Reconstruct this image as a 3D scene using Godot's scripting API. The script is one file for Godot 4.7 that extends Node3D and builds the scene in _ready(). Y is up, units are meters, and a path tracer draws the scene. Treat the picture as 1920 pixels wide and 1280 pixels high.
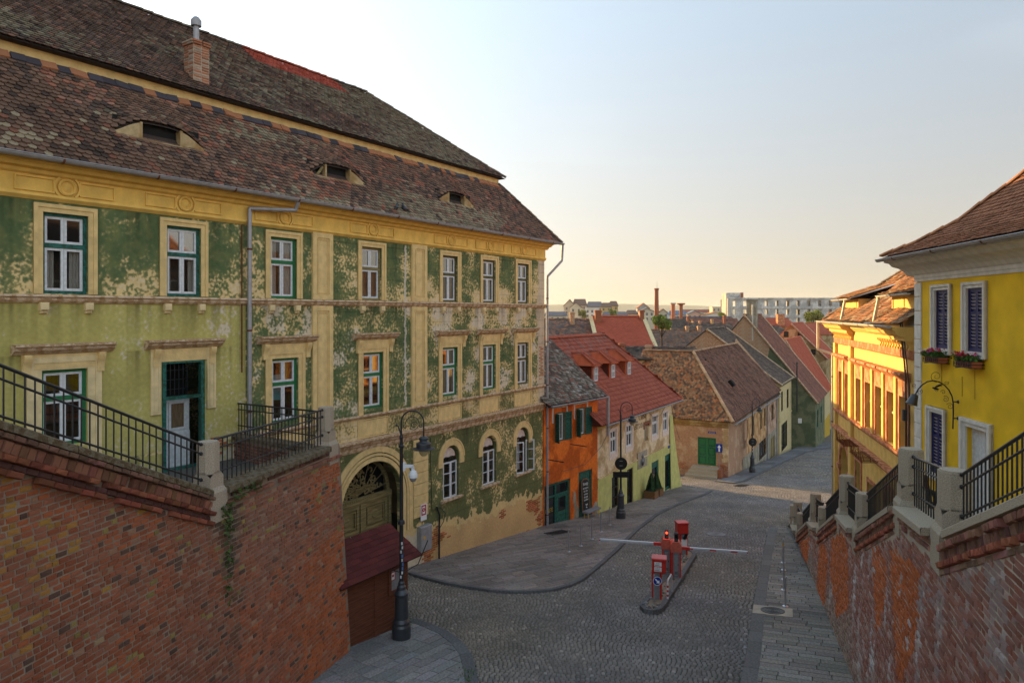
extends Node3D
# An old town street seen from above. Eye level is y = 0, the camera looks along -z, metres.

const SUN_TO := Vector3(-0.66, 0.18, -0.73)

const PIECE_GAIN := 1.55      # the tones below were judged from the photograph's shade; this lifts them to base colours

var M := {}
var T := {}
var rng := RandomNumberGenerator.new()

func _ready() -> void:
	rng.seed = 7
	var cam := Camera3D.new()
	cam.name = "camera"
	cam.projection = Camera3D.PROJECTION_FRUSTUM
	cam.near = 0.5
	cam.size = 0.5
	cam.frustum_offset = Vector2(0, -0.5 * 54.0 / 1280.0)
	cam.far = 6000.0
	cam.current = true
	add_child(cam)
	var env := Environment.new()
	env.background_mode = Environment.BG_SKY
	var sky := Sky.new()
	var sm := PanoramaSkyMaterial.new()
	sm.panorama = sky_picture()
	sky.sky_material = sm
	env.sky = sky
	env.background_energy_multiplier = 1.0
	env.tonemap_mode = Environment.TONE_MAPPER_LINEAR
	env.tonemap_exposure = 3.05
	env.sdfgi_enabled = true
	env.ssao_enabled = true
	env.ssil_enabled = true
	env.fog_enabled = true
	env.fog_density = 0.00018
	env.fog_light_color = Color(0.92, 0.90, 0.84)
	var we := WorldEnvironment.new()
	we.name = "world_environment"
	we.environment = env
	add_child(we)
	var sun := DirectionalLight3D.new()
	sun.name = "sun"
	sun.light_energy = 1.3
	sun.light_color = Color(1.0, 0.83, 0.56)
	sun.light_angular_distance = 0.5
	sun.shadow_enabled = true
	add_child(sun)
	sun.look_at_from_position(SUN_TO * 100.0, Vector3.ZERO, Vector3.UP)
	make_textures()
	make_materials()
	build_ground()
	build_green_house()
	build_left_wall()
	build_right_wall()
	build_orange_house()
	build_astronomer_house()
	build_brown_house()
	build_street_row()
	build_palace()
	build_yellow_house()
	build_middle_roofs()
	build_far_town()
	build_kiosk()
	build_lamps()
	build_barriers()
	build_small_things()

func sky_picture() -> ImageTexture:
	var w := 512
	var h := 256
	var im := Image.create(w, h, false, Image.FORMAT_RGBF)
	var s := SUN_TO.normalized()
	var wisps := noise(11, 0.012, 4)
	var zen := Color(0.165, 0.236, 0.325)
	var hor := Color(0.308, 0.265, 0.190)
	for j in h:
		var el := PI / 2 - PI * (j + 0.5) / h
		for i in w:
			var az := TAU * (i + 0.5) / w
			var d := Vector3(sin(az) * cos(el), sin(el), -cos(az) * cos(el))
			var e := maxf(d.y, 0.0)
			var ang := acos(clampf(d.dot(s), -1.0, 1.0))
			var k := exp(-e * 3.7)
			var c := Color(lerpf(zen.r, hor.r, k), lerpf(zen.g, hor.g, k), lerpf(zen.b, hor.b, k))
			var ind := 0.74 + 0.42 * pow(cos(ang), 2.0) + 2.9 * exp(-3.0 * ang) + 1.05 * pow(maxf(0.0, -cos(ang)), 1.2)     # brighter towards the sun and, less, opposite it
			var g := exp(-pow(ang / 0.85, 2.0))
			c.r *= ind * lerpf(1.0, 1.04, g); c.g *= ind * lerpf(1.0, 0.98, g); c.b *= ind * lerpf(1.0, 0.88, g)
			var g2 := exp(-pow(ang / 0.2, 2.0))
			c.r += 1.0 * g2; c.g += 0.75 * g2; c.b += 0.4 * g2
			var n := wisps.get_noise_3d(d.x * 90.0, d.y * 420.0, d.z * 90.0)
			var wv := maxf(0.0, n - 0.30) * 0.05 * clampf(e * 8.0, 0.0, 1.0)
			c.r += wv; c.g += wv; c.b += wv
			im.set_pixel(i, j, c)
	return ImageTexture.create_from_image(im)

# ---------------------------------------------------------------- helpers

func noise(sd: int, fq: float, oct := 4, kind := FastNoiseLite.TYPE_SIMPLEX_SMOOTH) -> FastNoiseLite:
	var n := FastNoiseLite.new()
	n.seed = sd
	n.frequency = fq
	n.noise_type = kind
	n.fractal_octaves = oct
	return n

class MB:
	var v := PackedVector3Array()
	var n := PackedVector3Array()
	var c := PackedColorArray()
	var t := PackedVector2Array()
	var col := Color.WHITE
	var xf := Transform3D()
	var uvm := Vector4(0, 0, 0, 0)
	func tri(a: Vector3, b: Vector3, d: Vector3) -> void:
		a = xf * a; b = xf * b; d = xf * d
		var m := (b - a).cross(d - a).normalized()
		v.append(a); v.append(d); v.append(b)
		for i in 3:
			n.append(m); c.append(col)
	func stri(a: Vector3, b: Vector3, d: Vector3, na: Vector3, nb: Vector3, nd: Vector3) -> void:
		v.append(xf * a); v.append(xf * d); v.append(xf * b)
		n.append((xf.basis * na).normalized()); n.append((xf.basis * nd).normalized()); n.append((xf.basis * nb).normalized())
		for i in 3:
			c.append(col)
	func quad(a: Vector3, b: Vector3, d: Vector3, e: Vector3) -> void:
		tri(a, b, d); tri(a, d, e)
	func box(p: Vector3, s: Vector3) -> void:      # p = low corner
		var q := p + s
		quad(Vector3(p.x, p.y, q.z), Vector3(q.x, p.y, q.z), Vector3(q.x, q.y, q.z), Vector3(p.x, q.y, q.z))
		quad(Vector3(q.x, p.y, p.z), Vector3(p.x, p.y, p.z), Vector3(p.x, q.y, p.z), Vector3(q.x, q.y, p.z))
		quad(Vector3(q.x, p.y, q.z), Vector3(q.x, p.y, p.z), Vector3(q.x, q.y, p.z), Vector3(q.x, q.y, q.z))
		quad(Vector3(p.x, p.y, p.z), Vector3(p.x, p.y, q.z), Vector3(p.x, q.y, q.z), Vector3(p.x, q.y, p.z))
		quad(Vector3(p.x, q.y, q.z), Vector3(q.x, q.y, q.z), Vector3(q.x, q.y, p.z), Vector3(p.x, q.y, p.z))
		quad(Vector3(p.x, p.y, p.z), Vector3(q.x, p.y, p.z), Vector3(q.x, p.y, q.z), Vector3(p.x, p.y, q.z))
	func bbox(p: Vector3, s: Vector3, b: float) -> void:   # box whose front (+z) edges are chamfered
		var q := p + s
		var f := [Vector3(p.x + b, p.y + b, q.z), Vector3(q.x - b, p.y + b, q.z), Vector3(q.x - b, q.y - b, q.z), Vector3(p.x + b, q.y - b, q.z)]
		var g := [Vector3(p.x, p.y, q.z - b), Vector3(q.x, p.y, q.z - b), Vector3(q.x, q.y, q.z - b), Vector3(p.x, q.y, q.z - b)]
		var k := [Vector3(p.x, p.y, p.z), Vector3(q.x, p.y, p.z), Vector3(q.x, q.y, p.z), Vector3(p.x, q.y, p.z)]
		quad(f[0], f[1], f[2], f[3])
		for i in 4:
			var j := (i + 1) % 4
			quad(g[i], g[j], f[j], f[i])
			quad(k[i], k[j], g[j], g[i])
		quad(k[3], k[2], k[1], k[0])
	func prism(poly: PackedVector2Array, z0: float, z1: float, caps := true) -> void:   # polygon in xy, counter-clockwise, pushed along z
		var m := poly.size()
		if Geometry2D.is_polygon_clockwise(poly):
			poly = poly.duplicate(); poly.reverse()
		for i in m:
			var a := poly[i]
			var b := poly[(i + 1) % m]
			quad(Vector3(a.x, a.y, z1), Vector3(a.x, a.y, z0), Vector3(b.x, b.y, z0), Vector3(b.x, b.y, z1))
		if caps:
			var ix := Geometry2D.triangulate_polygon(poly)
			for i in range(0, ix.size(), 3):
				var a := poly[ix[i]]
				var b := poly[ix[i + 1]]
				var d := poly[ix[i + 2]]
				if (b - a).cross(d - a) < 0:
					var s := b; b = d; d = s
				tri(Vector3(a.x, a.y, z1), Vector3(b.x, b.y, z1), Vector3(d.x, d.y, z1))
				tri(Vector3(a.x, a.y, z0), Vector3(d.x, d.y, z0), Vector3(b.x, b.y, z0))
	func profile(poly: PackedVector2Array, x0: float, x1: float) -> void:   # polygon in (z, y), pushed along x
		var keep := xf
		xf = xf * Transform3D(Basis(Vector3(0, 0, 1), Vector3(0, 1, 0), Vector3(-1, 0, 0)), Vector3.ZERO)
		prism(poly, -x1, -x0)
		xf = keep
	func tube(pts: PackedVector3Array, r0: float, r1 := -1.0, seg := 6) -> void:
		if r1 < 0: r1 = r0
		var rings := []
		var norms := []
		var last := Vector3.ZERO
		for i in pts.size():
			var d := (pts[mini(i + 1, pts.size() - 1)] - pts[maxi(i - 1, 0)]).normalized()
			var u := last
			if i == 0:
				u = Vector3.UP if absf(d.y) < 0.9 else Vector3.RIGHT
			u = (u - d * u.dot(d)).normalized()
			last = u
			var w := d.cross(u)
			var ring := []
			var nn := []
			var r := lerpf(r0, r1, float(i) / maxf(1.0, pts.size() - 1))
			for k in seg:
				var a := TAU * k / seg
				var o := u * cos(a) + w * sin(a)
				ring.append(pts[i] + o * r)
				nn.append(o)
			rings.append(ring)
			norms.append(nn)
		for i in pts.size() - 1:
			for k in seg:
				var j := (k + 1) % seg
				stri(rings[i][k], rings[i][j], rings[i + 1][j], norms[i][k], norms[i][j], norms[i + 1][j])
				stri(rings[i][k], rings[i + 1][j], rings[i + 1][k], norms[i][k], norms[i + 1][j], norms[i + 1][k])
		for k in range(1, seg - 1):
			tri(rings[0][0], rings[0][k + 1], rings[0][k])
			var e: Array = rings[-1]
			tri(e[0], e[k], e[k + 1])
	func lathe(pr: Array, seg := 12, at := Vector3.ZERO) -> void:    # [[radius, y], ...] from the bottom up
		for i in pr.size() - 1:
			var a: Array = pr[i]
			var b: Array = pr[i + 1]
			var sl := Vector2(b[1] - a[1], a[0] - b[0]).normalized()
			for k in seg:
				var t0 := TAU * k / seg
				var t1 := TAU * (k + 1) / seg
				var c0 := Vector3(cos(t0), 0, -sin(t0))
				var c1 := Vector3(cos(t1), 0, -sin(t1))
				var n0 := c0 * sl.x + Vector3.UP * sl.y
				var n1 := c1 * sl.x + Vector3.UP * sl.y
				var p0: Vector3 = at + c0 * a[0] + Vector3.UP * a[1]
				var p1: Vector3 = at + c1 * a[0] + Vector3.UP * a[1]
				var p2: Vector3 = at + c1 * b[0] + Vector3.UP * b[1]
				var p3: Vector3 = at + c0 * b[0] + Vector3.UP * b[1]
				if a[0] > 0.0001: stri(p0, p1, p2, n0, n1, n1)
				if b[0] > 0.0001: stri(p0, p2, p3, n0, n1, n0)
	func ball(at: Vector3, r: Vector3, seg := 10) -> void:
		var keep := xf
		xf = xf * Transform3D(Basis.from_scale(r), at)
		var pr := []
		for i in 7:
			var a := -PI / 2 + PI * i / 6
			pr.append([maxf(cos(a), 0.0), sin(a)])
		lathe(pr, seg)
		xf = keep
	func mesh() -> ArrayMesh:
		var a := []
		a.resize(Mesh.ARRAY_MAX)
		a[Mesh.ARRAY_VERTEX] = v
		a[Mesh.ARRAY_NORMAL] = n
		a[Mesh.ARRAY_COLOR] = c
		if uvm.z != 0.0:
			t.resize(v.size())
			for i in v.size():
				t[i] = Vector2((v[i].x - uvm.x) / uvm.z, (uvm.y - v[i].y) / uvm.w)
			a[Mesh.ARRAY_TEX_UV] = t
		var m := ArrayMesh.new()
		m.add_surface_from_arrays(Mesh.PRIMITIVE_TRIANGLES, a)
		return m

func part(called: String, b: MB, m: Material, parent: Node3D = self) -> MeshInstance3D:
	var o := MeshInstance3D.new()
	o.name = called
	if b.v.size() > 0:
		o.mesh = b.mesh()
		o.material_override = m
	parent.add_child(o, true)
	return o

func pmesh(called: String, me: Mesh, m: Material, parent: Node3D, x := Transform3D()) -> MeshInstance3D:
	var o := MeshInstance3D.new()
	o.name = called
	o.mesh = me
	o.material_override = m
	o.transform = x
	parent.add_child(o, true)
	return o

func tag(o: Node3D, label: String, category := "", group := "") -> Node3D:
	o.set_meta("label", label)
	if category: o.set_meta("category", category)
	if group: o.set_meta("group", group)
	return o

func thing(called: String, label: String, category: String, x := Transform3D(), group := "") -> Node3D:
	var o := Node3D.new()
	o.name = called
	o.transform = x
	add_child(o, true)
	tag(o, label, category, group)
	return o

func structure(called: String, b: MB, m: Material) -> MeshInstance3D:
	var o := part(called, b, m)
	o.set_meta("kind", "structure")
	return o

func rebase(o: Node3D, y: float) -> void:      # moves a thing's origin down to its base
	for k in o.get_children():
		k.position.y -= y
	o.position.y += y

func frame(x0: float, z0: float, dx: float, dz: float) -> Transform3D:   # z0, dz count forwards; local x along the front, local z out of it
	var l := sqrt(dx * dx + dz * dz)
	dx /= l; dz /= l
	return Transform3D(Basis(Vector3(dx, 0, -dz), Vector3.UP, Vector3(dz, 0, dx)), Vector3(x0, 0, -z0))

func gy(zf: float) -> float:                # height of the street
	return -6.55 - 0.118 * clampf(zf, -60.0, 112.0)

func gp(x: float, zf: float, up := 0.0) -> Vector3:
	return Vector3(x, gy(zf) + up, -zf)

func lin(r: float, g: float, b: float) -> Color:
	return Color(r, g, b).linear_to_srgb()

func V3(a: float, b: float, d: float) -> Vector3:
	return Vector3(a, b, d)

func rect(x0: float, y0: float, x1: float, y1: float) -> PackedVector2Array:
	return PackedVector2Array([Vector2(x0, y0), Vector2(x1, y0), Vector2(x1, y1), Vector2(x0, y1)])

func seen_size(p: Vector3, s: float) -> float:
	if p.z > -1.0: return -1.0
	var x := p.x / -p.z
	var y := p.y / -p.z
	if absf(x) > 0.76 or y > 0.47 or y < -0.56: return 0.0
	return s / p.length()

# Pieces laid on a thing: the ones that show largest become parts of their own, the rest one joined part.
func pieces(parent: Node3D, called: String, many: String, makers: Array, m: Material, items: Array, limit := 300) -> void:
	if items.is_empty(): return
	for it in items: it[1] = Color(it[1].r * PIECE_GAIN, it[1].g * PIECE_GAIN, it[1].b * PIECE_GAIN)
	var base: Transform3D = parent.transform
	var up := parent.get_parent()
	while up is Node3D and up != self:
		base = up.transform * base
		up = up.get_parent()
	var order := []
	for i in items.size():
		var tr: Transform3D = items[i][0]
		order.append([seen_size(base * tr.origin, tr.basis.x.length() * (items[i][3] if items[i].size() > 3 else 1.0)), i])
	order.sort_custom(func(a, b): return a[0] > b[0] if a[0] != b[0] else a[1] < b[1])
	var palette := []
	for k in 12:
		palette.append(items[order[(k * 37) % maxi(1, mini(limit, order.size()))][1]][1])
	var made := {}
	var rest := []
	for r in order.size():
		var it: Array = items[order[r][1]]
		if r >= limit or order[r][0] <= 0.0:
			rest.append(it)
			continue
		var best := 0
		var bd := 9.0
		for k in 12:
			var q: Color = palette[k]
			var dd := absf(q.r - it[1].r) + absf(q.g - it[1].g) + absf(q.b - it[1].b)
			if dd < bd:
				bd = dd; best = k
		var key := best * 16 + int(it[2])
		if not made.has(key):
			var b: MB = makers[it[2]]
			b.c.fill(palette[best])
			made[key] = b.mesh()
			b.c.fill(Color.WHITE)
		pmesh(called, made[key], m, parent, it[0])
	if rest.is_empty(): return
	for kind in makers.size():
		var some := rest.filter(func(a): return int(a[2]) == kind)
		if some.is_empty(): continue
		var mm := MultiMesh.new()
		mm.transform_format = MultiMesh.TRANSFORM_3D
		mm.use_colors = true
		mm.mesh = makers[kind].mesh()
		mm.instance_count = some.size()
		for i in some.size():
			mm.set_instance_transform(i, some[i][0])
			mm.set_instance_color(i, some[i][1])
		var o := MultiMeshInstance3D.new()
		o.name = many
		o.multimesh = mm
		o.material_override = m
		o.set_meta("kind", "stuff")
		parent.add_child(o, true)

# ---------------------------------------------------------------- textures and materials

func bytes_of(sd: int, fq: float, w: int, h: int, oct := 4) -> PackedByteArray:
	var im := noise(sd, fq, oct).get_seamless_image(w, h)
	im.convert(Image.FORMAT_L8)
	return im.get_data()

func grey(called: String, sd: int, fq: float, lo: float, hi: float, gam := 1.0, w := 256, oct := 5) -> void:
	var a := bytes_of(sd, fq, w, w, oct)
	for i in a.size():
		a[i] = int(255.0 * (lo + (hi - lo) * pow(a[i] / 255.0, gam)))
	T[called] = ImageTexture.create_from_image(Image.create_from_data(w, w, false, Image.FORMAT_L8, a))

func two(called: String, sd: int, fq: float, a: Color, b: Color, lo: float, hi: float, w := 256, squash := 1) -> void:
	var src := bytes_of(sd, fq, w, w, 5)
	var fine := bytes_of(sd + 50, 0.11, w, w, 3)
	var out := PackedByteArray()
	out.resize(w * w * 3)
	for j in w:
		for i in w:
			var s := src[((j * squash) % w) * w + i] / 255.0
			var k := smoothstep(lo, hi, s)
			var f := 0.82 + 0.18 * fine[j * w + i] / 255.0
			var p := (j * w + i) * 3
			out[p] = int(255.0 * clampf(lerpf(a.r, b.r, k) * f, 0, 1))
			out[p + 1] = int(255.0 * clampf(lerpf(a.g, b.g, k) * f, 0, 1))
			out[p + 2] = int(255.0 * clampf(lerpf(a.b, b.b, k) * f, 0, 1))
	T[called] = ImageTexture.create_from_image(Image.create_from_data(w, w, false, Image.FORMAT_RGB8, out))

func make_textures() -> void:
	grey("soft", 1, 0.012, 0.87, 1.0)
	grey("grain", 2, 0.06, 0.70, 1.0)
	grey("bumpy", 3, 0.05, 0.0, 1.0)
	grey("fine", 4, 0.16, 0.0, 1.0)
	grey("pits", 5, 0.09, 0.45, 1.0, 0.5)
	grey("mask", 6, 0.014, 0.0, 1.0)
	# wood grain, long along x
	var w := 256
	var a := bytes_of(8, 0.05, w, w, 4)
	var o := PackedByteArray()
	o.resize(w * w)
	for j in w:
		for i in w:
			var s := a[j * w + (i / 10 + int(3.0 * sin(j * 0.05))) % w] / 255.0
			o[j * w + i] = int(255.0 * (0.62 + 0.38 * s))
	T.wood = ImageTexture.create_from_image(Image.create_from_data(w, w, false, Image.FORMAT_L8, o))
	# streaks that run down a wall
	for j in w:
		for i in w:
			var s := a[((j / 9) % w) * w + i] / 255.0
			var s2 := a[(j * w + (i * 3) % w)] / 255.0
			o[j * w + i] = int(255.0 * (0.66 + 0.26 * s + 0.08 * s2))
	T.streak = ImageTexture.create_from_image(Image.create_from_data(w, w, false, Image.FORMAT_L8, o))
	two("stain", 21, 0.014, Color(0.82, 0.76, 0.68), Color(1, 1, 1), 0.30, 0.62)
	two("peel_brown", 22, 0.016, lin(0.50, 0.28, 0.165), lin(0.60, 0.40, 0.25), 0.54, 0.80)
	two("peel_grey", 23, 0.016, lin(0.30, 0.26, 0.18), lin(0.42, 0.36, 0.27), 0.42, 0.6)
	two("brick_wear", 24, 0.022, lin(0.48, 0.22, 0.11), lin(0.58, 0.45, 0.28), 0.36, 0.70, 256, 4)
	two("green_damp", 25, 0.012, lin(0.115, 0.14, 0.07), lin(0.21, 0.21, 0.11), 0.35, 0.65)
	two("concrete", 26, 0.02, lin(0.46, 0.44, 0.41), lin(0.72, 0.68, 0.62), 0.35, 0.65, 256, 1)

func mat(called: String, c: Color, rough := 0.9, tex := "", scale := 1.0, bump := "", depth := 0.0, o := {}) -> StandardMaterial3D:
	var m := StandardMaterial3D.new()
	m.resource_name = called
	m.albedo_color = c
	m.roughness = rough
	m.metallic_specular = o.get("spec", 0.35)
	m.metallic = o.get("metal", 0.0)
	if tex:
		m.albedo_texture = T[tex]
	if bump:
		m.heightmap_enabled = true
		m.heightmap_texture = T[bump]
		m.heightmap_scale = depth
	if tex or bump:
		m.uv1_triplanar = true
		m.uv1_scale = Vector3.ONE * scale
		m.uv1_triplanar_sharpness = 4.0
	if o.get("vc", false):
		m.vertex_color_use_as_albedo = true
	M[called] = m
	return m

func make_materials() -> void:
	mat("piece", Color.WHITE, 0.9, "grain", 1.7, "fine", 0.6, {"vc": true})
	mat("tile", Color.WHITE, 0.85, "grain", 2.3, "fine", 0.35, {"vc": true})
	mat("cobble", Color.WHITE, 0.7, "grain", 3.0, "fine", 0.4, {"vc": true, "spec": 0.4})
	mat("slab", Color.WHITE, 0.8, "grain", 0.9, "fine", 0.3, {"vc": true, "spec": 0.3})
	mat("leaf", Color.WHITE, 0.7, "", 1, "", 0, {"vc": true})
	M.leaf.backlight_enabled = true
	M.leaf.backlight = Color(0.35, 0.4, 0.15)
	mat("plain", Color.WHITE, 0.7, "soft", 1.1, "", 0, {"vc": true})
	mat("mortar", lin(0.50, 0.41, 0.31), 0.95, "soft", 0.7, "fine", 0.8)
	mat("mortar_dark", lin(0.30, 0.22, 0.155), 0.95, "soft", 0.7, "fine", 0.8)
	mat("grit", lin(0.115, 0.098, 0.078), 0.95, "soft", 0.6, "fine", 0.5)
	mat("far_road", lin(0.24, 0.20, 0.165), 0.95, "grain", 0.9, "fine", 1.0)
	mat("earth", lin(0.16, 0.14, 0.10), 0.95, "soft", 0.05)
	mat("under_roof", lin(0.075, 0.05, 0.038), 0.95, "grain", 1.0)
	mat("cream", lin(0.80, 0.56, 0.24), 0.9, "soft", 0.8, "bumpy", 0.5)
	mat("cream_pale", lin(0.80, 0.61, 0.32), 0.9, "soft", 0.8, "bumpy", 0.4)
	mat("frieze_ochre", lin(0.86, 0.54, 0.13), 0.9, "soft", 0.6, "bumpy", 0.4)
	mat("worn_ledge", lin(0.76, 0.55, 0.36), 0.95, "stain", 1.1, "bumpy", 1.2)
	mat("white_paint", lin(0.72, 0.71, 0.70), 0.5, "soft", 2.0)
	mat("white_wall", lin(0.78, 0.73, 0.65), 0.8, "soft", 0.8, "fine", 0.1)
	mat("green_paint", lin(0.025, 0.17, 0.06), 0.5, "soft", 2.0)
	mat("teal_paint", lin(0.03, 0.155, 0.12), 0.55, "stain", 2.0)
	mat("olive_paint", lin(0.13, 0.12, 0.045), 0.6, "stain", 2.0)
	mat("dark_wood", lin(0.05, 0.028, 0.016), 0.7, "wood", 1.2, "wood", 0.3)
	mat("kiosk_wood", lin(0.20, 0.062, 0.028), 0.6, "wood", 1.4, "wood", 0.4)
	mat("old_wood", lin(0.36, 0.27, 0.11), 0.75, "wood", 1.0, "wood", 0.4)
	mat("red_wood", lin(0.22, 0.05, 0.018), 0.5, "wood", 1.3)
	mat("black_iron", lin(0.016, 0.016, 0.019), 0.45, "soft", 3.0, "", 0, {"spec": 0.5})
	mat("lamp_iron", lin(0.028, 0.031, 0.036), 0.42, "soft", 3.0, "", 0, {"spec": 0.6})
	mat("zinc", lin(0.40, 0.38, 0.38), 0.5, "soft", 1.2, "", 0, {"metal": 0.35})
	mat("zinc_pale", lin(0.58, 0.53, 0.44), 0.5, "soft", 1.2, "", 0, {"metal": 0.2})
	mat("steel", lin(0.50, 0.50, 0.53), 0.3, "", 1, "", 0, {"metal": 0.8})
	mat("rust", lin(0.20, 0.065, 0.025), 0.9, "grain", 2.0)
	mat("painted_dark", lin(0.012, 0.011, 0.010), 0.9)  # near-black paint standing in for the darkness inside rooms and openings
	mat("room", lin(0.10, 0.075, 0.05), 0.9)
	mat("curtain", lin(0.62, 0.56, 0.47), 0.95, "streak", 2.5)
	mat("curtain_red", lin(0.42, 0.13, 0.05), 0.95, "streak", 2.5)
	mat("blind", lin(0.24, 0.15, 0.08), 0.9, "streak", 1.5)
	mat("teal_cloth", lin(0.14, 0.36, 0.38), 0.9)
	var g := mat("glass", Color(0.04, 0.045, 0.05, 0.22), 0.03, "", 1, "", 0, {"spec": 0.75})
	g.transparency = BaseMaterial3D.TRANSPARENCY_ALPHA
	mat("old_glass", lin(0.20, 0.20, 0.20), 0.04, "", 1, "", 0, {"metal": 1.0})
	mat("dark_glass", lin(0.012, 0.013, 0.014), 0.06, "", 1, "", 0, {"spec": 0.7})
	mat("travertine", lin(0.58, 0.48, 0.35), 0.85, "pits", 2.2, "pits", 1.6)
	mat("pillar_stone", lin(0.60, 0.47, 0.34), 0.85, "pits", 2.0, "pits", 1.8)
	mat("mossy_stone", lin(0.20, 0.155, 0.10), 0.95, "stain", 1.4, "bumpy", 1.5)
	mat("orange_wall", lin(0.90, 0.20, 0.02), 0.85, "stain", 0.18, "fine", 0.15)
	mat("casa_cream", lin(0.86, 0.66, 0.42), 0.9, "stain", 0.15, "fine", 0.1)
	mat("casa_green", lin(0.58, 0.55, 0.19), 0.9, "soft", 0.5, "fine", 0.1)
	mat("casa_yellow", lin(0.78, 0.52, 0.12), 0.9, "soft", 0.5)
	mat("pink_frame", lin(0.80, 0.64, 0.55), 0.8, "soft", 1.0)
	mat("brown_wall", lin(1, 1, 1), 0.92, "peel_brown", 0.16, "mask", 0.8)
	mat("ochre_wall", lin(0.70, 0.42, 0.20), 0.92, "stain", 0.22, "mask", 0.6)
	mat("pinkish_wall", lin(0.62, 0.41, 0.29), 0.92, "stain", 0.25)
	mat("grey_wall", lin(1, 1, 1), 0.92, "peel_grey", 0.2, "mask", 0.6)
	mat("gable_wear", lin(1, 1, 1), 0.95, "brick_wear", 0.5, "fine", 0.8)
	mat("damp_green", lin(1, 1, 1), 0.92, "green_damp", 0.16, "mask", 0.6)
	mat("ochre_gable", lin(0.54, 0.39, 0.20), 0.95, "stain", 0.2, "fine", 0.5)
	mat("pale_yellow", lin(0.66, 0.52, 0.26), 0.9, "soft", 0.4)
	mat("mustard", lin(0.60, 0.38, 0.03), 0.9, "soft", 0.4)
	mat("yellow_wall", lin(0.92, 0.56, 0.02), 0.85, "soft", 0.3, "fine", 0.15)
	mat("palace_yellow", lin(0.82, 0.53, 0.15), 0.85, "soft", 0.5, "fine", 0.3)
	mat("palace_pink", lin(0.70, 0.30, 0.15), 0.85, "stain", 0.6, "bumpy", 0.3)
	mat("blue_paint", lin(0.028, 0.028, 0.12), 0.5, "soft", 2.0)
	mat("blue_slat", lin(0.52, 0.47, 0.47), 0.55, "soft", 2.0)
	mat("red_metal", lin(0.62, 0.025, 0.014), 0.35, "soft", 2.0, "", 0, {"spec": 0.5})
	mat("red_faded", lin(0.60, 0.13, 0.08), 0.5, "soft", 2.0)
	mat("grey_metal", lin(0.27, 0.26, 0.26), 0.5, "soft", 2.0)
	mat("silver", lin(0.62, 0.63, 0.66), 0.35, "", 1, "", 0, {"metal": 0.5})
	mat("black", lin(0.012, 0.012, 0.013), 0.5)
	mat("sign_blue", lin(0.012, 0.035, 0.25), 0.4)
	mat("white", lin(0.78, 0.78, 0.78), 0.5)
	mat("paper", lin(0.75, 0.73, 0.70), 0.7)
	mat("crimson", lin(0.40, 0.02, 0.03), 0.6)
	mat("red_roof", lin(0.58, 0.13, 0.05), 0.85, "soft", 0.5)
	mat("shadow_red", lin(0.20, 0.045, 0.02), 0.8, "wood", 1.5)  # deeper red, under the new tiles and on one side of the dormers
	mat("concrete", lin(1, 1, 1), 0.95, "concrete", 0.05)
	mat("concrete_pale", lin(0.66, 0.60, 0.52), 0.95, "streak", 0.08)
	mat("hill_green", lin(0.20, 0.21, 0.16), 1.0, "soft", 0.004)
	mat("brick_stack", lin(0.40, 0.14, 0.07), 0.9, "grain", 0.6)
	mat("terrace_floor", lin(0.15, 0.13, 0.11), 0.85, "grain", 1.0, "bumpy", 1.0)
	mat("lamp_globe", lin(0.50, 0.42, 0.22), 0.25)
	mat("yellow_leg", lin(0.65, 0.38, 0.04), 0.6)
	mat("crate", lin(0.30, 0.15, 0.06), 0.8, "wood", 2.0)
	mat("terracotta", lin(0.42, 0.13, 0.06), 0.8)
	mat("skin", lin(0.50, 0.27, 0.18), 0.6)
	mat("hair", lin(0.05, 0.02, 0.012), 0.6)
	mat("denim", lin(0.05, 0.09, 0.17), 0.9)
	mat("dark_cloth", lin(0.03, 0.028, 0.03), 0.9)
	var r := mat("signal_red", lin(0.6, 0.02, 0.01), 0.3)
	r.emission_enabled = true
	r.emission = lin(1.0, 0.06, 0.02)
	r.emission_energy_multiplier = 1.3

# ---------------------------------------------------------------- ground, road, pavements

const PAVE_LEFT := [[-3.62, 24.66], [-3.0, 24.03], [-2.19, 23.36], [-1.43, 22.91], [-0.7, 22.54], [0.0, 22.36], [0.7, 22.42], [1.32, 22.6], [1.89, 23.1], [2.32, 23.75], [2.94, 25.1], [4.16, 28.04], [5.82, 32.38], [7.72, 36.62], [9.18, 39.18], [10.7, 41.51], [12.22, 43.68], [13.14, 45.33]]
const PAVE_CORNER := [[-1.02, 13.2], [-1.02, 14.89], [-1.12, 15.88], [-1.29, 16.84], [-1.59, 17.65], [-1.97, 18.31], [-2.43, 18.84], [-2.88, 19.23], [-3.27, 19.45]]
const PAVE_RIGHT := [[4.3, 13.2], [5.07, 15.16], [5.85, 17.01], [7.36, 20.81], [9.01, 24.81], [11.82, 31.52], [12.53, 33.01]]
const PAVE_BROWN := [[15.1, 50.4], [15.94, 49.3], [17.13, 50.52], [23.36, 60.77], [32.53, 75.56], [39.32, 83.04], [44.0, 90.0]]

func plan(a: Array) -> PackedVector2Array:
	var p := PackedVector2Array()
	for q in a: p.append(Vector2(q[0], q[1]))
	return p

func sheet(b: MB, poly: PackedVector2Array, up: float) -> void:
	var ix := Geometry2D.triangulate_polygon(poly)
	for i in range(0, ix.size(), 3):
		var a := poly[ix[i]]
		var c := poly[ix[i + 1]]
		var d := poly[ix[i + 2]]
		if (c - a).cross(d - a) < 0:
			var s := c; c = d; d = s
		b.tri(gp(a.x, a.y, up), gp(c.x, c.y, up), gp(d.x, d.y, up))

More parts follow.
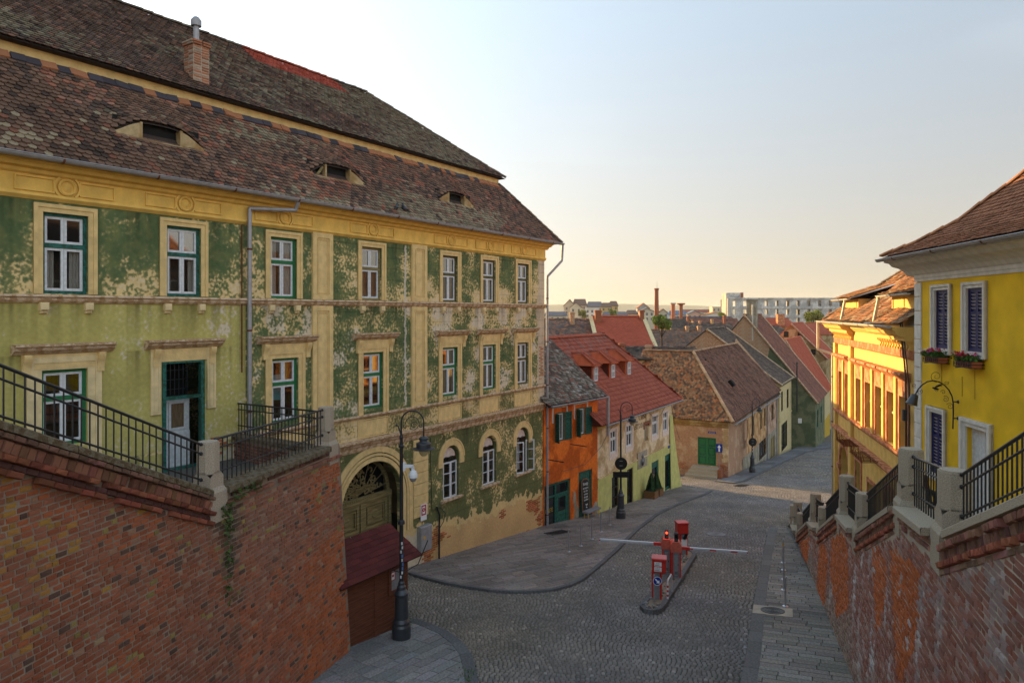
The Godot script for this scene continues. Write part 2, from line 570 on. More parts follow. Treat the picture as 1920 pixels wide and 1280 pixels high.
func slab_mesh(b: MB, poly: PackedVector2Array, h0: float, h1: float, tilt := Vector3.ZERO) -> void:
	if Geometry2D.is_polygon_clockwise(poly):
		poly = poly.duplicate(); poly.reverse()
	var m := poly.size()
	var mid := Vector2.ZERO
	for q in poly: mid += q / m
	for i in m:
		var a := poly[i]
		var c := poly[(i + 1) % m]
		var a1 := a.lerp(mid, 0.02)
		var c1 := c.lerp(mid, 0.02)
		var ta := h1 + tilt.x * (a.x - mid.x) + tilt.z * (a.y - mid.y)
		var tc := h1 + tilt.x * (c.x - mid.x) + tilt.z * (c.y - mid.y)
		b.quad(gp(a.x, a.y, h0), gp(c.x, c.y, h0), gp(c.x, c.y, tc - 0.006), gp(a.x, a.y, ta - 0.006))
		b.quad(gp(a.x, a.y, ta - 0.006), gp(c.x, c.y, tc - 0.006), gp(c1.x, c1.y, tc), gp(a1.x, a1.y, ta))
		b.tri(gp(mid.x, mid.y, h1), gp(a1.x, a1.y, ta), gp(c1.x, c1.y, tc))

func slabs(parent: Node3D, poly: PackedVector2Array, ang: float, rowh: float, len0: float, len1: float, top: float, tone: Color, vary: float) -> void:
	var ex := Vector2(cos(ang), sin(ang))
	var ey := Vector2(-sin(ang), cos(ang))
	var lo := Vector2(1e9, 1e9)
	var hi := -lo
	for q in poly:
		var w := Vector2(q.dot(ex), q.dot(ey))
		lo = lo.min(w); hi = hi.max(w)
	var list := []
	var y := lo.y
	var patch := noise(44, 0.25, 3)
	while y < hi.y:
		var x := lo.x - rng.randf() * len1
		while x < hi.x:
			var l := rng.randf_range(len0, len1)
			var g := 0.009
			var cell := PackedVector2Array()
			for k in [Vector2(x + g, y + g), Vector2(x + l - g, y + g), Vector2(x + l - g, y + rowh - g), Vector2(x + g, y + rowh - g)]:
				cell.append(ex * k.x + ey * k.y)
			for cut in Geometry2D.intersect_polygons(cell, poly):
				if cut.size() < 3: continue
				var mid := Vector2.ZERO
				for q in cut: mid += q / cut.size()
				list.append([seen_size(gp(mid.x, mid.y), l), cut, mid])
			x += l
		y += rowh
	list.sort_custom(func(a, b): return a[0] > b[0])
	var rest := MB.new()
	for i in list.size():
		var mid: Vector2 = list[i][2]
		var f := 1.0 + vary * (rng.randf() - 0.5) + 0.5 * patch.get_noise_2d(mid.x, mid.y)
		var b := MB.new() if i < 300 else rest
		f *= 1.6
		b.col = Color(tone.r * f * rng.randf_range(0.95, 1.06), tone.g * f, tone.b * f * rng.randf_range(0.93, 1.05))
		slab_mesh(b, list[i][1], top - 0.05, top + rng.randf_range(-0.003, 0.003), Vector3(rng.randf_range(-0.006, 0.006), 0, rng.randf_range(-0.006, 0.006)))
		if i < 300: part("paving_slab", b, M.slab, parent)
	if list.size() > 300:
		part("paving_slabs", rest, M.slab, parent).set_meta("kind", "stuff")

func kerb(parent: Node3D, pts: PackedVector2Array, wide: float, top: float, tone: Color) -> void:
	# stones about 0.9 m long along a line, laid on its right-hand side
	var run := PackedVector2Array([pts[0]])
	for i in pts.size() - 1:
		var n := maxi(1, int(round(pts[i].distance_to(pts[i + 1]) / 0.9)))
		for k in n: run.append(pts[i].lerp(pts[i + 1], (k + 1.0) / n))
	for i in run.size() - 1:
		var d0 := (run[mini(i + 1, run.size() - 1)] - run[maxi(i - 1, 0)]).normalized()
		var d1 := (run[mini(i + 2, run.size() - 1)] - run[i]).normalized()
		var e0 := Vector2(d0.y, -d0.x) * wide
		var e1 := Vector2(d1.y, -d1.x) * wide
		var a := run[i].lerp(run[i + 1], 0.006)
		var c := run[i + 1].lerp(run[i], 0.006)
		var b := MB.new()
		var f := rng.randf_range(0.85, 1.12) * 1.6
		b.col = Color(tone.r * f, tone.g * f, tone.b * f)
		slab_mesh(b, PackedVector2Array([a, c, c + e1, a + e0]), -0.1, top)
		part("kerb_stone", b, M.slab, parent)

func cobble_mesh(k: int) -> MB:
	var b := MB.new()
	var r := RandomNumberGenerator.new()
	r.seed = 100 + k
	var top := []
	var low := []
	for i in 8:
		var a := TAU * (i + 0.5) / 8.0
		var s := 1.0 / maxf(absf(cos(a)), absf(sin(a)))
		s = lerpf(1.0, s, 0.72) * r.randf_range(0.94, 1.03)
		low.append(Vector3(cos(a) * 0.47 * s, -0.5, -sin(a) * 0.47 * s))
		top.append(Vector3(cos(a) * 0.37 * s, 0.30 + r.randf_range(-0.05, 0.05), -sin(a) * 0.37 * s))
	var mid := Vector3(0, 0.37, 0)
	for i in 8:
		var j := (i + 1) % 8
		var ni := Vector3(top[i].x * 1.2, 0.8, top[i].z * 1.2).normalized()
		var nj := Vector3(top[j].x * 1.2, 0.8, top[j].z * 1.2).normalized()
		var li := Vector3(low[i].x, 0.25, low[i].z).normalized()
		var lj := Vector3(low[j].x, 0.25, low[j].z).normalized()
		b.stri(mid, top[i], top[j], Vector3.UP, ni, nj)
		b.stri(top[i], low[i], low[j], ni, li, lj)
		b.stri(top[i], low[j], top[j], ni, lj, nj)
	return b

func build_ground() -> void:
	var b := MB.new()
	for k in [[-60, 0], [0, 40], [40, 112], [112, 400], [400, 4000]]:
		var w := 300.0 if k[1] < 200 else 3500.0
		b.quad(gp(-w, k[0], -0.25), gp(w, k[0], -0.25), gp(w, k[1], -0.25), gp(-w, k[1], -0.25))
	structure("ground", b, M.earth)
	# the roadway
	var road_poly := plan([[-9, 12], [8.5, 12], [9.2, 16], [11.0, 22], [13.8, 33], [21, 36.5], [30, 60], [46, 82.0], [34.5, 82.0], [18.0, 54.5], [12.4, 56.0], [10.4, 57.5], [8.6, 54.8], [11.8, 49.0], [4.3, 36.7], [1.5, 33.2], [-4.4, 24.6], [-12.0, 13.2]])
	b = MB.new()
	sheet(b, road_poly, 0.0)
	var road := structure("road", b, M.grit)
	var lower := MB.new()
	sheet(lower, plan([[34.2, 81.8], [46, 81.8], [60, 108], [37, 112]]), 0.028)
	structure("lower_road", lower, M.far_road)
	var no := [plan(PAVE_LEFT + [[11.9, 47.4], [4.6, 36.8], [1.5, 33.2], [-4.9, 23.8]]), plan(PAVE_CORNER + [[-5.5, 18.6], [-5.4, 13.2]]), plan(PAVE_RIGHT + [[13.3, 33.0], [7.0, 12.4]]), plan(PAVE_BROWN + [[38, 88], [16.7, 52.6]]),
		plan([[3.86, 20.65], [3.91, 20.25], [4.16, 20.11], [4.43, 20.25], [4.66, 20.7], [7.4, 27.2], [7.4, 27.9], [7.0, 27.9]])]
	var items := []
	var ang := 0.385
	var ex := Vector2(cos(ang), -sin(ang))
	var ey := Vector2(sin(ang), cos(ang))
	var wob := noise(31, 0.22, 2)
	var tone := noise(32, 0.35, 4)
	var dirt := noise(33, 0.10, 3)
	var y := 8.0
	var row := 0
	while y < 92.0:
		var x := -18.0 + rng.randf() * 0.1
		var near := y < 44.0
		var pitch := 0.115 if near else (0.16 if y < 58.0 else 0.24)
		while x < 20.0:
			var q := ex * x + ey * y
			q += Vector2(wob.get_noise_2d(q.x, q.y), wob.get_noise_2d(q.x + 90, q.y)) * 0.16
			var s := rng.randf_range(0.90, 1.12)
			x += pitch * s
			if q.y < 12.6 or q.y > 81.8 or not Geometry2D.is_point_in_polygon(q, road_poly): continue
			var skip := false
			for p in no:
				if Geometry2D.is_point_in_polygon(q, p):
					skip = true
					break
			if skip: continue
			var f := 0.178 * (1.0 + 0.34 * tone.get_noise_2d(q.x, q.y)) * rng.randf_range(0.80, 1.22)
			var w := 0.5 + 0.5 * clampf(dirt.get_noise_2d(q.x, q.y) * 2.0, -1, 1)
			var c := Color(f * lerpf(1.08, 1.20, w), f * lerpf(0.94, 0.96, w), f * lerpf(0.86, 0.72, w))
			if rng.randf() < 0.04: c = c * 1.5
			var bs := Basis(Vector3.UP, -ang + rng.randf_range(-0.12, 0.12)) * Basis.from_scale(Vector3(pitch * s * 0.97, 0.075, pitch * 0.94))
			bs = Basis(Vector3.RIGHT, -0.115) * Basis(Vector3(1, 0, 0), rng.randf_range(-0.05, 0.05)) * Basis(Vector3(0, 0, 1), rng.randf_range(-0.05, 0.05)) * bs
			items.append([Transform3D(bs, gp(q.x, q.y, 0.006 + rng.randf_range(-0.006, 0.006))), c, row % 4])
			row += 1
		y += pitch * rng.randf_range(0.96, 1.03)
	pieces(road, "cobblestone", "cobblestones", [cobble_mesh(0), cobble_mesh(1), cobble_mesh(2), cobble_mesh(3)], M.cobble, items)
	# pavements
	var kt := Color(0.115, 0.11, 0.108)
	var specs := [["pavement", no[0], plan(PAVE_LEFT), 0.62, 0.20, 0.45, 1.1, Color(0.21, 0.172, 0.150), 0.35, 0.16],
		["corner_pavement", no[1], plan(PAVE_CORNER), 0.98, 0.28, 0.4, 0.8, Color(0.17, 0.16, 0.152), 0.35, 0.3],
		["right_pavement", no[2], PackedVector2Array(), -0.39, 0.24, 0.45, 1.0, Color(0.195, 0.172, 0.148), 0.45, 0.16],
		["far_pavement", no[3], plan(PAVE_BROWN), 1.05, 0.4, 0.8, 1.4, Color(0.150, 0.145, 0.148), 0.2, 0.16]]
	for s in specs:
		var u := MB.new()
		sheet(u, s[1], 0.065)
		var p := structure(s[0], u, M.grit)
		slabs(p, s[1], s[3], s[4], s[5], s[6], 0.105, s[7], s[8])
		if s[2].size() > 0: kerb(p, s[2], s[9], 0.112, kt)
	# the flush edging of the right-hand pavement
	var rp := find_child("right_pavement", false, false) as Node3D
	kerb(rp, plan(PAVE_RIGHT), 0.34, 0.113, Color(0.135, 0.125, 0.115))
	b = MB.new()
	sheet(b, plan([[15.5, 32.5], [22, 36.6], [30.0, 60], [46, 82], [60, 108], [70, 108], [32, 46], [18, 30]]), 0.09)
	structure("pavement_beyond", b, M.far_road)

# ---------------------------------------------------------------- walls and windows

# a front with openings: each [u0, v0, u1, v1, arch] (arch: half-round top above v1), in the frame's own metres
func wall(b: MB, u0: float, v0: float, u1: float, v1: float, holes: Array, reveal: float, z := 0.0) -> void:
	var us := [u0, u1]
	var vs := [v0, v1]
	for h in holes:
		var top: float = h[3] + ((h[2] - h[0]) / 2.0 if h[4] else 0.0)
		us.append(h[0]); us.append(h[2]); vs.append(maxf(h[1], v0)); vs.append(top)
	us.sort(); vs.sort()
	for i in us.size() - 1:
		if us[i + 1] - us[i] < 0.001: continue
		for j in vs.size() - 1:
			if vs[j + 1] - vs[j] < 0.001: continue
			var cu: float = (us[i] + us[i + 1]) / 2
			var cv: float = (vs[j] + vs[j + 1]) / 2
			var open := false
			for h in holes:
				var top: float = h[3] + ((h[2] - h[0]) / 2.0 if h[4] else 0.0)
				if cu > h[0] and cu < h[2] and cv > h[1] and cv < top:
					open = true
			if not open:
				b.quad(V3(us[i], vs[j], z), V3(us[i + 1], vs[j], z), V3(us[i + 1], vs[j + 1], z), V3(us[i], vs[j + 1], z))
	for h in holes:
		var a: float = h[0]
		var c: float = h[2]
		var lo: float = maxf(h[1], v0)
		var hi: float = h[3]
		var zb := z - reveal
		b.quad(V3(a, lo, z), V3(a, hi, z), V3(a, hi, zb), V3(a, lo, zb))
		b.quad(V3(c, hi, z), V3(c, lo, z), V3(c, lo, zb), V3(c, hi, zb))
		if h[1] > v0: b.quad(V3(a, lo, zb), V3(c, lo, zb), V3(c, lo, z), V3(a, lo, z))
		if not h[4]:
			b.quad(V3(a, hi, z), V3(c, hi, z), V3(c, hi, zb), V3(a, hi, zb))
		else:
			var r := (c - a) / 2
			var m := (a + c) / 2
			var n := 20
			for k in n:
				var t0 := PI - PI * k / n
				var t1 := PI - PI * (k + 1) / n
				var p0 := Vector2(m + r * cos(t0), hi + r * sin(t0))
				var p1 := Vector2(m + r * cos(t1), hi + r * sin(t1))
				b.quad(V3(p0.x, p0.y, z), V3(p1.x, p1.y, z), V3(p1.x, hi + r, z), V3(p0.x, hi + r, z))
				b.quad(V3(p1.x, p1.y, z), V3(p0.x, p0.y, z), V3(p0.x, p0.y, zb), V3(p1.x, p1.y, zb))

func ring(b: MB, u: float, v: float, w: float, h: float, t: float, z0: float, z1: float) -> void:   # a rectangular frame
	b.box(V3(u, v, z0), V3(t, h, z1 - z0))
	b.box(V3(u + w - t, v, z0), V3(t, h, z1 - z0))
	b.box(V3(u + t, v, z0), V3(w - 2 * t, t, z1 - z0))
	b.box(V3(u + t, v + h - t, z0), V3(w - 2 * t, t, z1 - z0))

func arc_ring(b: MB, cu: float, cv: float, r0: float, r1: float, z0: float, z1: float, a0 := 0.0, a1 := PI, n := 18) -> void:
	for k in n:
		var t0 := lerpf(a0, a1, float(k) / n)
		var t1 := lerpf(a0, a1, float(k + 1) / n)
		var p := [Vector2(cos(t0), sin(t0)), Vector2(cos(t1), sin(t1))]
		var q := PackedVector2Array([Vector2(cu, cv) + p[0] * r0, Vector2(cu, cv) + p[0] * r1, Vector2(cu, cv) + p[1] * r1, Vector2(cu, cv) + p[1] * r0])
		b.prism(q, z0, z1)

# a casement window set back in the wall. o: depth, frame, sash (materials), transom (share of the height), cols, rows, curtain, room
func window(parent: Node3D, u: float, v: float, w: float, h: float, o := {}) -> MeshInstance3D:
	var z: float = -o.get("depth", 0.16)
	var ft: float = o.get("ft", 0.07)
	var b := MB.new()
	ring(b, u, v, w, h, ft, z, z + 0.09)
	var tr: float = o.get("transom", 0.64)
	var tt: float = o.get("tt", 0.10)
	var y0 := v + ft
	var y1 := v + h - ft
	var ym := v + h * tr
	if tr > 0.0: b.box(V3(u + ft, ym - tt / 2, z), V3(w - 2 * ft, tt, 0.085))
	var win := part("window", b, o.get("frame", M.green_paint), parent)
	var lights := [[y0, y1]] if tr <= 0.0 else [[y0, ym - tt / 2], [ym + tt / 2, y1]]
	var cols: int = o.get("cols", 2)
	var rows: int = o.get("rows", 1)
	var st: float = o.get("st", 0.058)
	var sw := (w - 2 * ft) / cols
	for l in lights:
		for k in cols:
			var s := MB.new()
			var su := u + ft + k * sw
			ring(s, su + 0.004, l[0] + 0.004, sw - 0.008, l[1] - l[0] - 0.008, st, z + 0.015, z + 0.06)
			if rows > 1:
				for r in range(1, rows):
					s.box(V3(su + st, l[0] + (l[1] - l[0]) * r / rows - 0.012, z + 0.025), V3(sw - 2 * st, 0.024, 0.03))
			part("sash", s, o.get("sash", M.white_paint), win)
			var g := MB.new()
			var tw := rng.randf_range(-0.004, 0.004)
			g.quad(V3(su + st, l[0] + st, z + 0.036 + tw), V3(su + sw - st, l[0] + st, z + 0.036 - tw), V3(su + sw - st, l[1] - st, z + 0.036 - tw * 0.5), V3(su + st, l[1] - st, z + 0.036 + tw * 1.5))
			part("pane", g, o.get("top_glass", o.get("glass", M.glass)) if l[0] > y0 + 0.1 else o.get("glass", M.glass), win)
	var cur: String = o.get("curtain", "curtain")
	if cur:
		for side in [0, 1]:
			var c := MB.new()
			var n := 9
			var wide := (w - 2 * ft) * float(o.get("drawn", 0.36))
			var lo: float = y0 + (y1 - y0) * float(o.get("cur_lo", 0.0))
			for k in n:
				var x0 := wide * k / n
				var x1 := wide * (k + 1) / n
				var d0 := z - 0.06 - 0.025 * sin(k * 2.4)
				var d1 := z - 0.06 - 0.025 * sin((k + 1) * 2.4)
				if side == 0: c.quad(V3(u + ft + x0, lo, d0), V3(u + ft + x1, lo, d1), V3(u + ft + x1, y1, d1), V3(u + ft + x0, y1, d0))
				else: c.quad(V3(u + w - ft - x1, lo, d1), V3(u + w - ft - x0, lo, d0), V3(u + w - ft - x0, y1, d0), V3(u + w - ft - x1, y1, d1))
			part("curtain", c, M[cur], win)
	var rb := MB.new()
	var zr: float = z - float(o.get("room", 0.5))
	rb.quad(V3(u, v, zr), V3(u + w, v, zr), V3(u + w, v + h, zr), V3(u, v + h, zr))
	rb.quad(V3(u, v, z), V3(u, v, zr), V3(u, v + h, zr), V3(u, v + h, z))
	rb.quad(V3(u + w, v, zr), V3(u + w, v, z), V3(u + w, v + h, z), V3(u + w, v + h, zr))
	rb.quad(V3(u, v + h, zr), V3(u + w, v + h, zr), V3(u + w, v + h, z), V3(u, v + h, z))
	rb.quad(V3(u, v, z), V3(u + w, v, z), V3(u + w, v, zr), V3(u, v, zr))
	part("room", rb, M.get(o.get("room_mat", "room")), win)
	return win

func casing(parent: Node3D, u: float, v: float, w: float, h: float, t: float, m: Material, proud := 0.06, bottom := false) -> void:
	# a moulded surround of two steps round an opening (u, v, w, h)
	var b := MB.new()
	for s in [[t, 0.0, proud * 0.55], [t * 0.45, t * 0.55, proud]]:
		var w0: float = s[0]
		var off: float = s[1]
		var x0 := u - off - w0
		var x1 := u + w + off
		var top := v + h + off
		var lo := v - (off + w0 if bottom else 0.0)
		b.box(V3(x0, lo, 0.001), V3(w0, top - lo, s[2]))
		b.box(V3(x1, lo, 0.001), V3(w0, top - lo, s[2]))
		b.box(V3(x0, top, 0.001), V3(x1 - x0 + w0, w0, s[2]))
		if bottom: b.box(V3(x0 + w0, lo, 0.001), V3(x1 - x0 - w0, w0, s[2]))
	part("window_surround", b, m, parent)

func console(b: MB, u: float, v: float, w: float, h: float, d: float) -> void:   # a scrolled bracket, top at v
	var p := PackedVector2Array()
	for k in 11:
		var t := k / 10.0
		p.append(Vector2(0.02 + d * (0.35 + 0.65 * pow(1.0 - t, 1.3)) * (1.0 + 0.16 * sin(t * 7.5)), v - h * t))
	p.append(Vector2(0.0, v - h))
	p.append(Vector2(0.0, v))
	b.profile(p, u, u + w)

func profile_run(b: MB, u0: float, u1: float, pts: Array) -> void:   # moulding: [[out, v], ...] from the top down
	var p := PackedVector2Array()
	for q in pts: p.append(Vector2(q[0], q[1]))
	p.append(Vector2(-0.02, pts[-1][1]))
	p.append(Vector2(-0.02, pts[0][1]))
	b.profile(p, u0, u1)

# ---------------------------------------------------------------- roof tiles

func tile_mesh(k: int, w := 1.0) -> MB:     # a plain tile with a rounded tail, tail at +y... lies in x (across) and y (down the slope), 1 m units
	var b := MB.new()
	var r := RandomNumberGenerator.new()
	r.seed = 300 + k
	var e := PackedVector2Array()
	e.append(Vector2(-0.5 * w, 0.5)); e.append(Vector2(-0.5 * w, -0.20 + r.randf_range(-0.04, 0.02)))
	for i in range(1, 5):
		var a := PI + PI * i / 5.0
		e.append(Vector2(cos(a) * 0.5 * w, -0.22 + sin(a) * 0.28 + r.randf_range(-0.02, 0.02)))
	e.append(Vector2(0.5 * w, -0.20 + r.randf_range(-0.04, 0.02))); e.append(Vector2(0.5 * w, 0.5))
	var m := e.size()
	for i in range(1, m - 1):
		b.tri(V3(e[0].x, e[0].y, 0.0), V3(e[i].x, e[i].y, 0.0), V3(e[i + 1].x, e[i + 1].y, 0.0))
	for i in m - 1:
		var p := e[i]
		var q := e[i + 1]
		b.quad(V3(p.x, p.y, -1), V3(q.x, q.y, -1), V3(q.x, q.y, 0), V3(p.x, p.y, 0))
	return b

# tiles in rows on a sloping face: origin o, unit across a, unit up the slope s, out n, rows over length l; keep(x, y) says whether a spot is tiled
func tile_items(o: Vector3, a: Vector3, s: Vector3, x0: float, x1: float, l: float, w: float, e: float, thick: float, keep: Callable, tone: Callable, bump = null, sag := 0.02) -> Array:
	var items := []
	var n := a.cross(s).normalized()
	var rows := int(l / e)
	var wave := noise(71, 0.35, 3)
	for j in rows:
		var y := j * e
		var x := x0 - (w / 2 if j % 2 else 0.0)
		while x < x1:
			var xx := x + rng.randf_range(-0.012, 0.012)
			x += w
			if not keep.call(xx, y): continue
			var p := o + a * xx + s * (y + e * 0.9) + n * (wave.get_noise_2d(xx, y) * sag + 0.012)
			var nn := n
			var ss := s
			if bump != null:
				var h0: float = bump.call(xx, y)
				if h0 != 0.0:
					p.y += h0
					var hx: float = (bump.call(xx + 0.05, y) - h0) / 0.05
					var hy: float = (bump.call(xx, y + 0.05) - h0) / 0.05
					var aa := (a + Vector3.UP * hx).normalized()
					ss = (s + Vector3.UP * hy).normalized()
					nn = aa.cross(ss).normalized()
			var lift := thick / e * 1.15 + rng.randf_range(-0.03, 0.09)
			var yy := (ss - nn * lift).normalized()
			var zz := (nn + ss * lift).normalized()
			var tw := rng.randf_range(-0.05, 0.05)
			var xa := yy.cross(zz)
			var xr := (xa * cos(tw) + yy * sin(tw))
			var yr := (yy * cos(tw) - xa * sin(tw))
			var le := e * 2.0
			items.append([Transform3D(Basis(xr * w * 0.94, yr * le, zz * thick), p), tone.call(xx, y), rng.randi() % 3])
	return items

func half_round_items(p0: Vector3, p1: Vector3, r: float, l: float, tone: Callable) -> Array:
	var items := []
	var n := maxi(1, int(p0.distance_to(p1) / l))
	var d := (p1 - p0).normalized()
	var side := d.cross(Vector3.UP).normalized()
	var up := side.cross(d).normalized()
	for k in n:
		var p := p0.lerp(p1, (k + 0.5) / n) + Vector3.UP * rng.randf_range(-0.01, 0.015)
		var tip := 0.05 + rng.randf_range(-0.03, 0.03)
		var dd := (d + up * tip).normalized()
		items.append([Transform3D(Basis(side * r, side.cross(dd).normalized() * r, -dd * (p0.distance_to(p1) / n) * 1.12), p), tone.call(float(k), 0.0), 0])
	return items

func half_round_mesh() -> MB:
	var b := MB.new()
	for i in 6:
		var a0 := PI * i / 6.0
		var a1 := PI * (i + 1) / 6.0
		var c0 := V3(cos(a0), sin(a0) * 0.8, 0)
		var c1 := V3(cos(a1), sin(a1) * 0.8, 0)
		var zf := V3(0, 0, 0.5)
		b.stri(c0 + zf, c0 - zf, c1 - zf, c0, c0, c1)
		b.stri(c0 + zf, c1 - zf, c1 + zf, c0, c1, c1)
		b.tri(V3(0, 0, 0.5), c0 + zf, c1 + zf)
		b.tri(V3(0, 0, -0.5), c1 - zf, c0 - zf)
	return b

func gutter(parent: Node3D, u0: float, u1: float, v: float, out: float, r: float, m: Material, lift := 0.0) -> MeshInstance3D:
	var b := MB.new()
	var n := 12
	for k in n:
		var x0 := lerpf(u0, u1, float(k) / n)
		var x1 := lerpf(u0, u1, float(k + 1) / n)
		var y0 := v + lift * k / n
		var y1 := v + lift * (k + 1) / n
		for i in 7:
			var a0 := PI + PI * i / 7.0
			var a1 := PI + PI * (i + 1) / 7.0
			var p := V3(0, sin(a0), cos(a0)) * r
			var q := V3(0, sin(a1), cos(a1)) * r
			b.stri(V3(x0, y0, out) + p, V3(x1, y1, out) + q, V3(x0, y0, out) + q, p, q, q)
			b.stri(V3(x0, y0, out) + p, V3(x1, y1, out) + p, V3(x1, y1, out) + q, p, p, q)
	b.tube(PackedVector3Array([V3(u0, v, out + r), V3(u1, v + lift, out + r)]), 0.014)
	for x in [u0, u1]:
		var y := v if x == u0 else v + lift
		var pg := PackedVector2Array()
		for i in 8: pg.append(Vector2(out + cos(PI + PI * i / 7.0) * r, y + sin(PI + PI * i / 7.0) * r))
		b.profile(pg, x - 0.004, x + 0.004)
	var g := part("gutter", b, m, parent)
	var c := MB.new()
	var k := int(absf(u1 - u0) / 2.1)
	for i in k:
		var x := lerpf(u0, u1, (i + 0.5) / k)
		var y := v + lift * (i + 0.5) / k
		var pg := PackedVector2Array()
		for j in 9: pg.append(Vector2(out + cos(PI * 0.9 + PI * 1.2 * j / 8.0) * (r + 0.012), y + sin(PI * 0.9 + PI * 1.2 * j / 8.0) * (r + 0.012)))
		for j in 9: pg.append(Vector2(out + cos(PI * 2.1 - PI * 1.2 * j / 8.0) * (r + 0.002), y + sin(PI * 2.1 - PI * 1.2 * j / 8.0) * (r + 0.002)))
		c.profile(pg, x - 0.02, x + 0.02)
	if k > 0: part("gutter_strap", c, M.rust, g)
	return g

func pipe(parent: Node3D, pts: Array, r: float, m: Material) -> MeshInstance3D:
	var b := MB.new()
	var run := PackedVector3Array()
	for i in pts.size():
		var p: Vector3 = pts[i]
		if i > 0 and i < pts.size() - 1:
			var a: Vector3 = pts[i - 1]
			var c: Vector3 = pts[i + 1]
			run.append(p + (a - p).normalized() * r * 1.6)
			run.append(p)
			run.append(p + (c - p).normalized() * r * 1.6)
		else: run.append(p)
	b.tube(run, r, -1.0, 10)
	var o := part("downpipe", b, m, parent)
	var c := MB.new()
	var lo: Vector3 = pts[-2]
	var hi: Vector3 = pts[-1]
	var n := int(absf(lo.y - hi.y) / 2.0)
	for k in n:
		var p := lo.lerp(hi, (k + 0.5) / n)
		c.lathe([[r, -0.025], [r + 0.012, -0.025], [r + 0.012, 0.025], [r, 0.025]], 10, p)
	if n > 0: part("pipe_clip", c, M.rust, o)
	return o

# ---------------------------------------------------------------- the green house

const GREEN_W := [0.02, 2.86, 6.02, 9.67, 13.96, 16.62, 19.29]

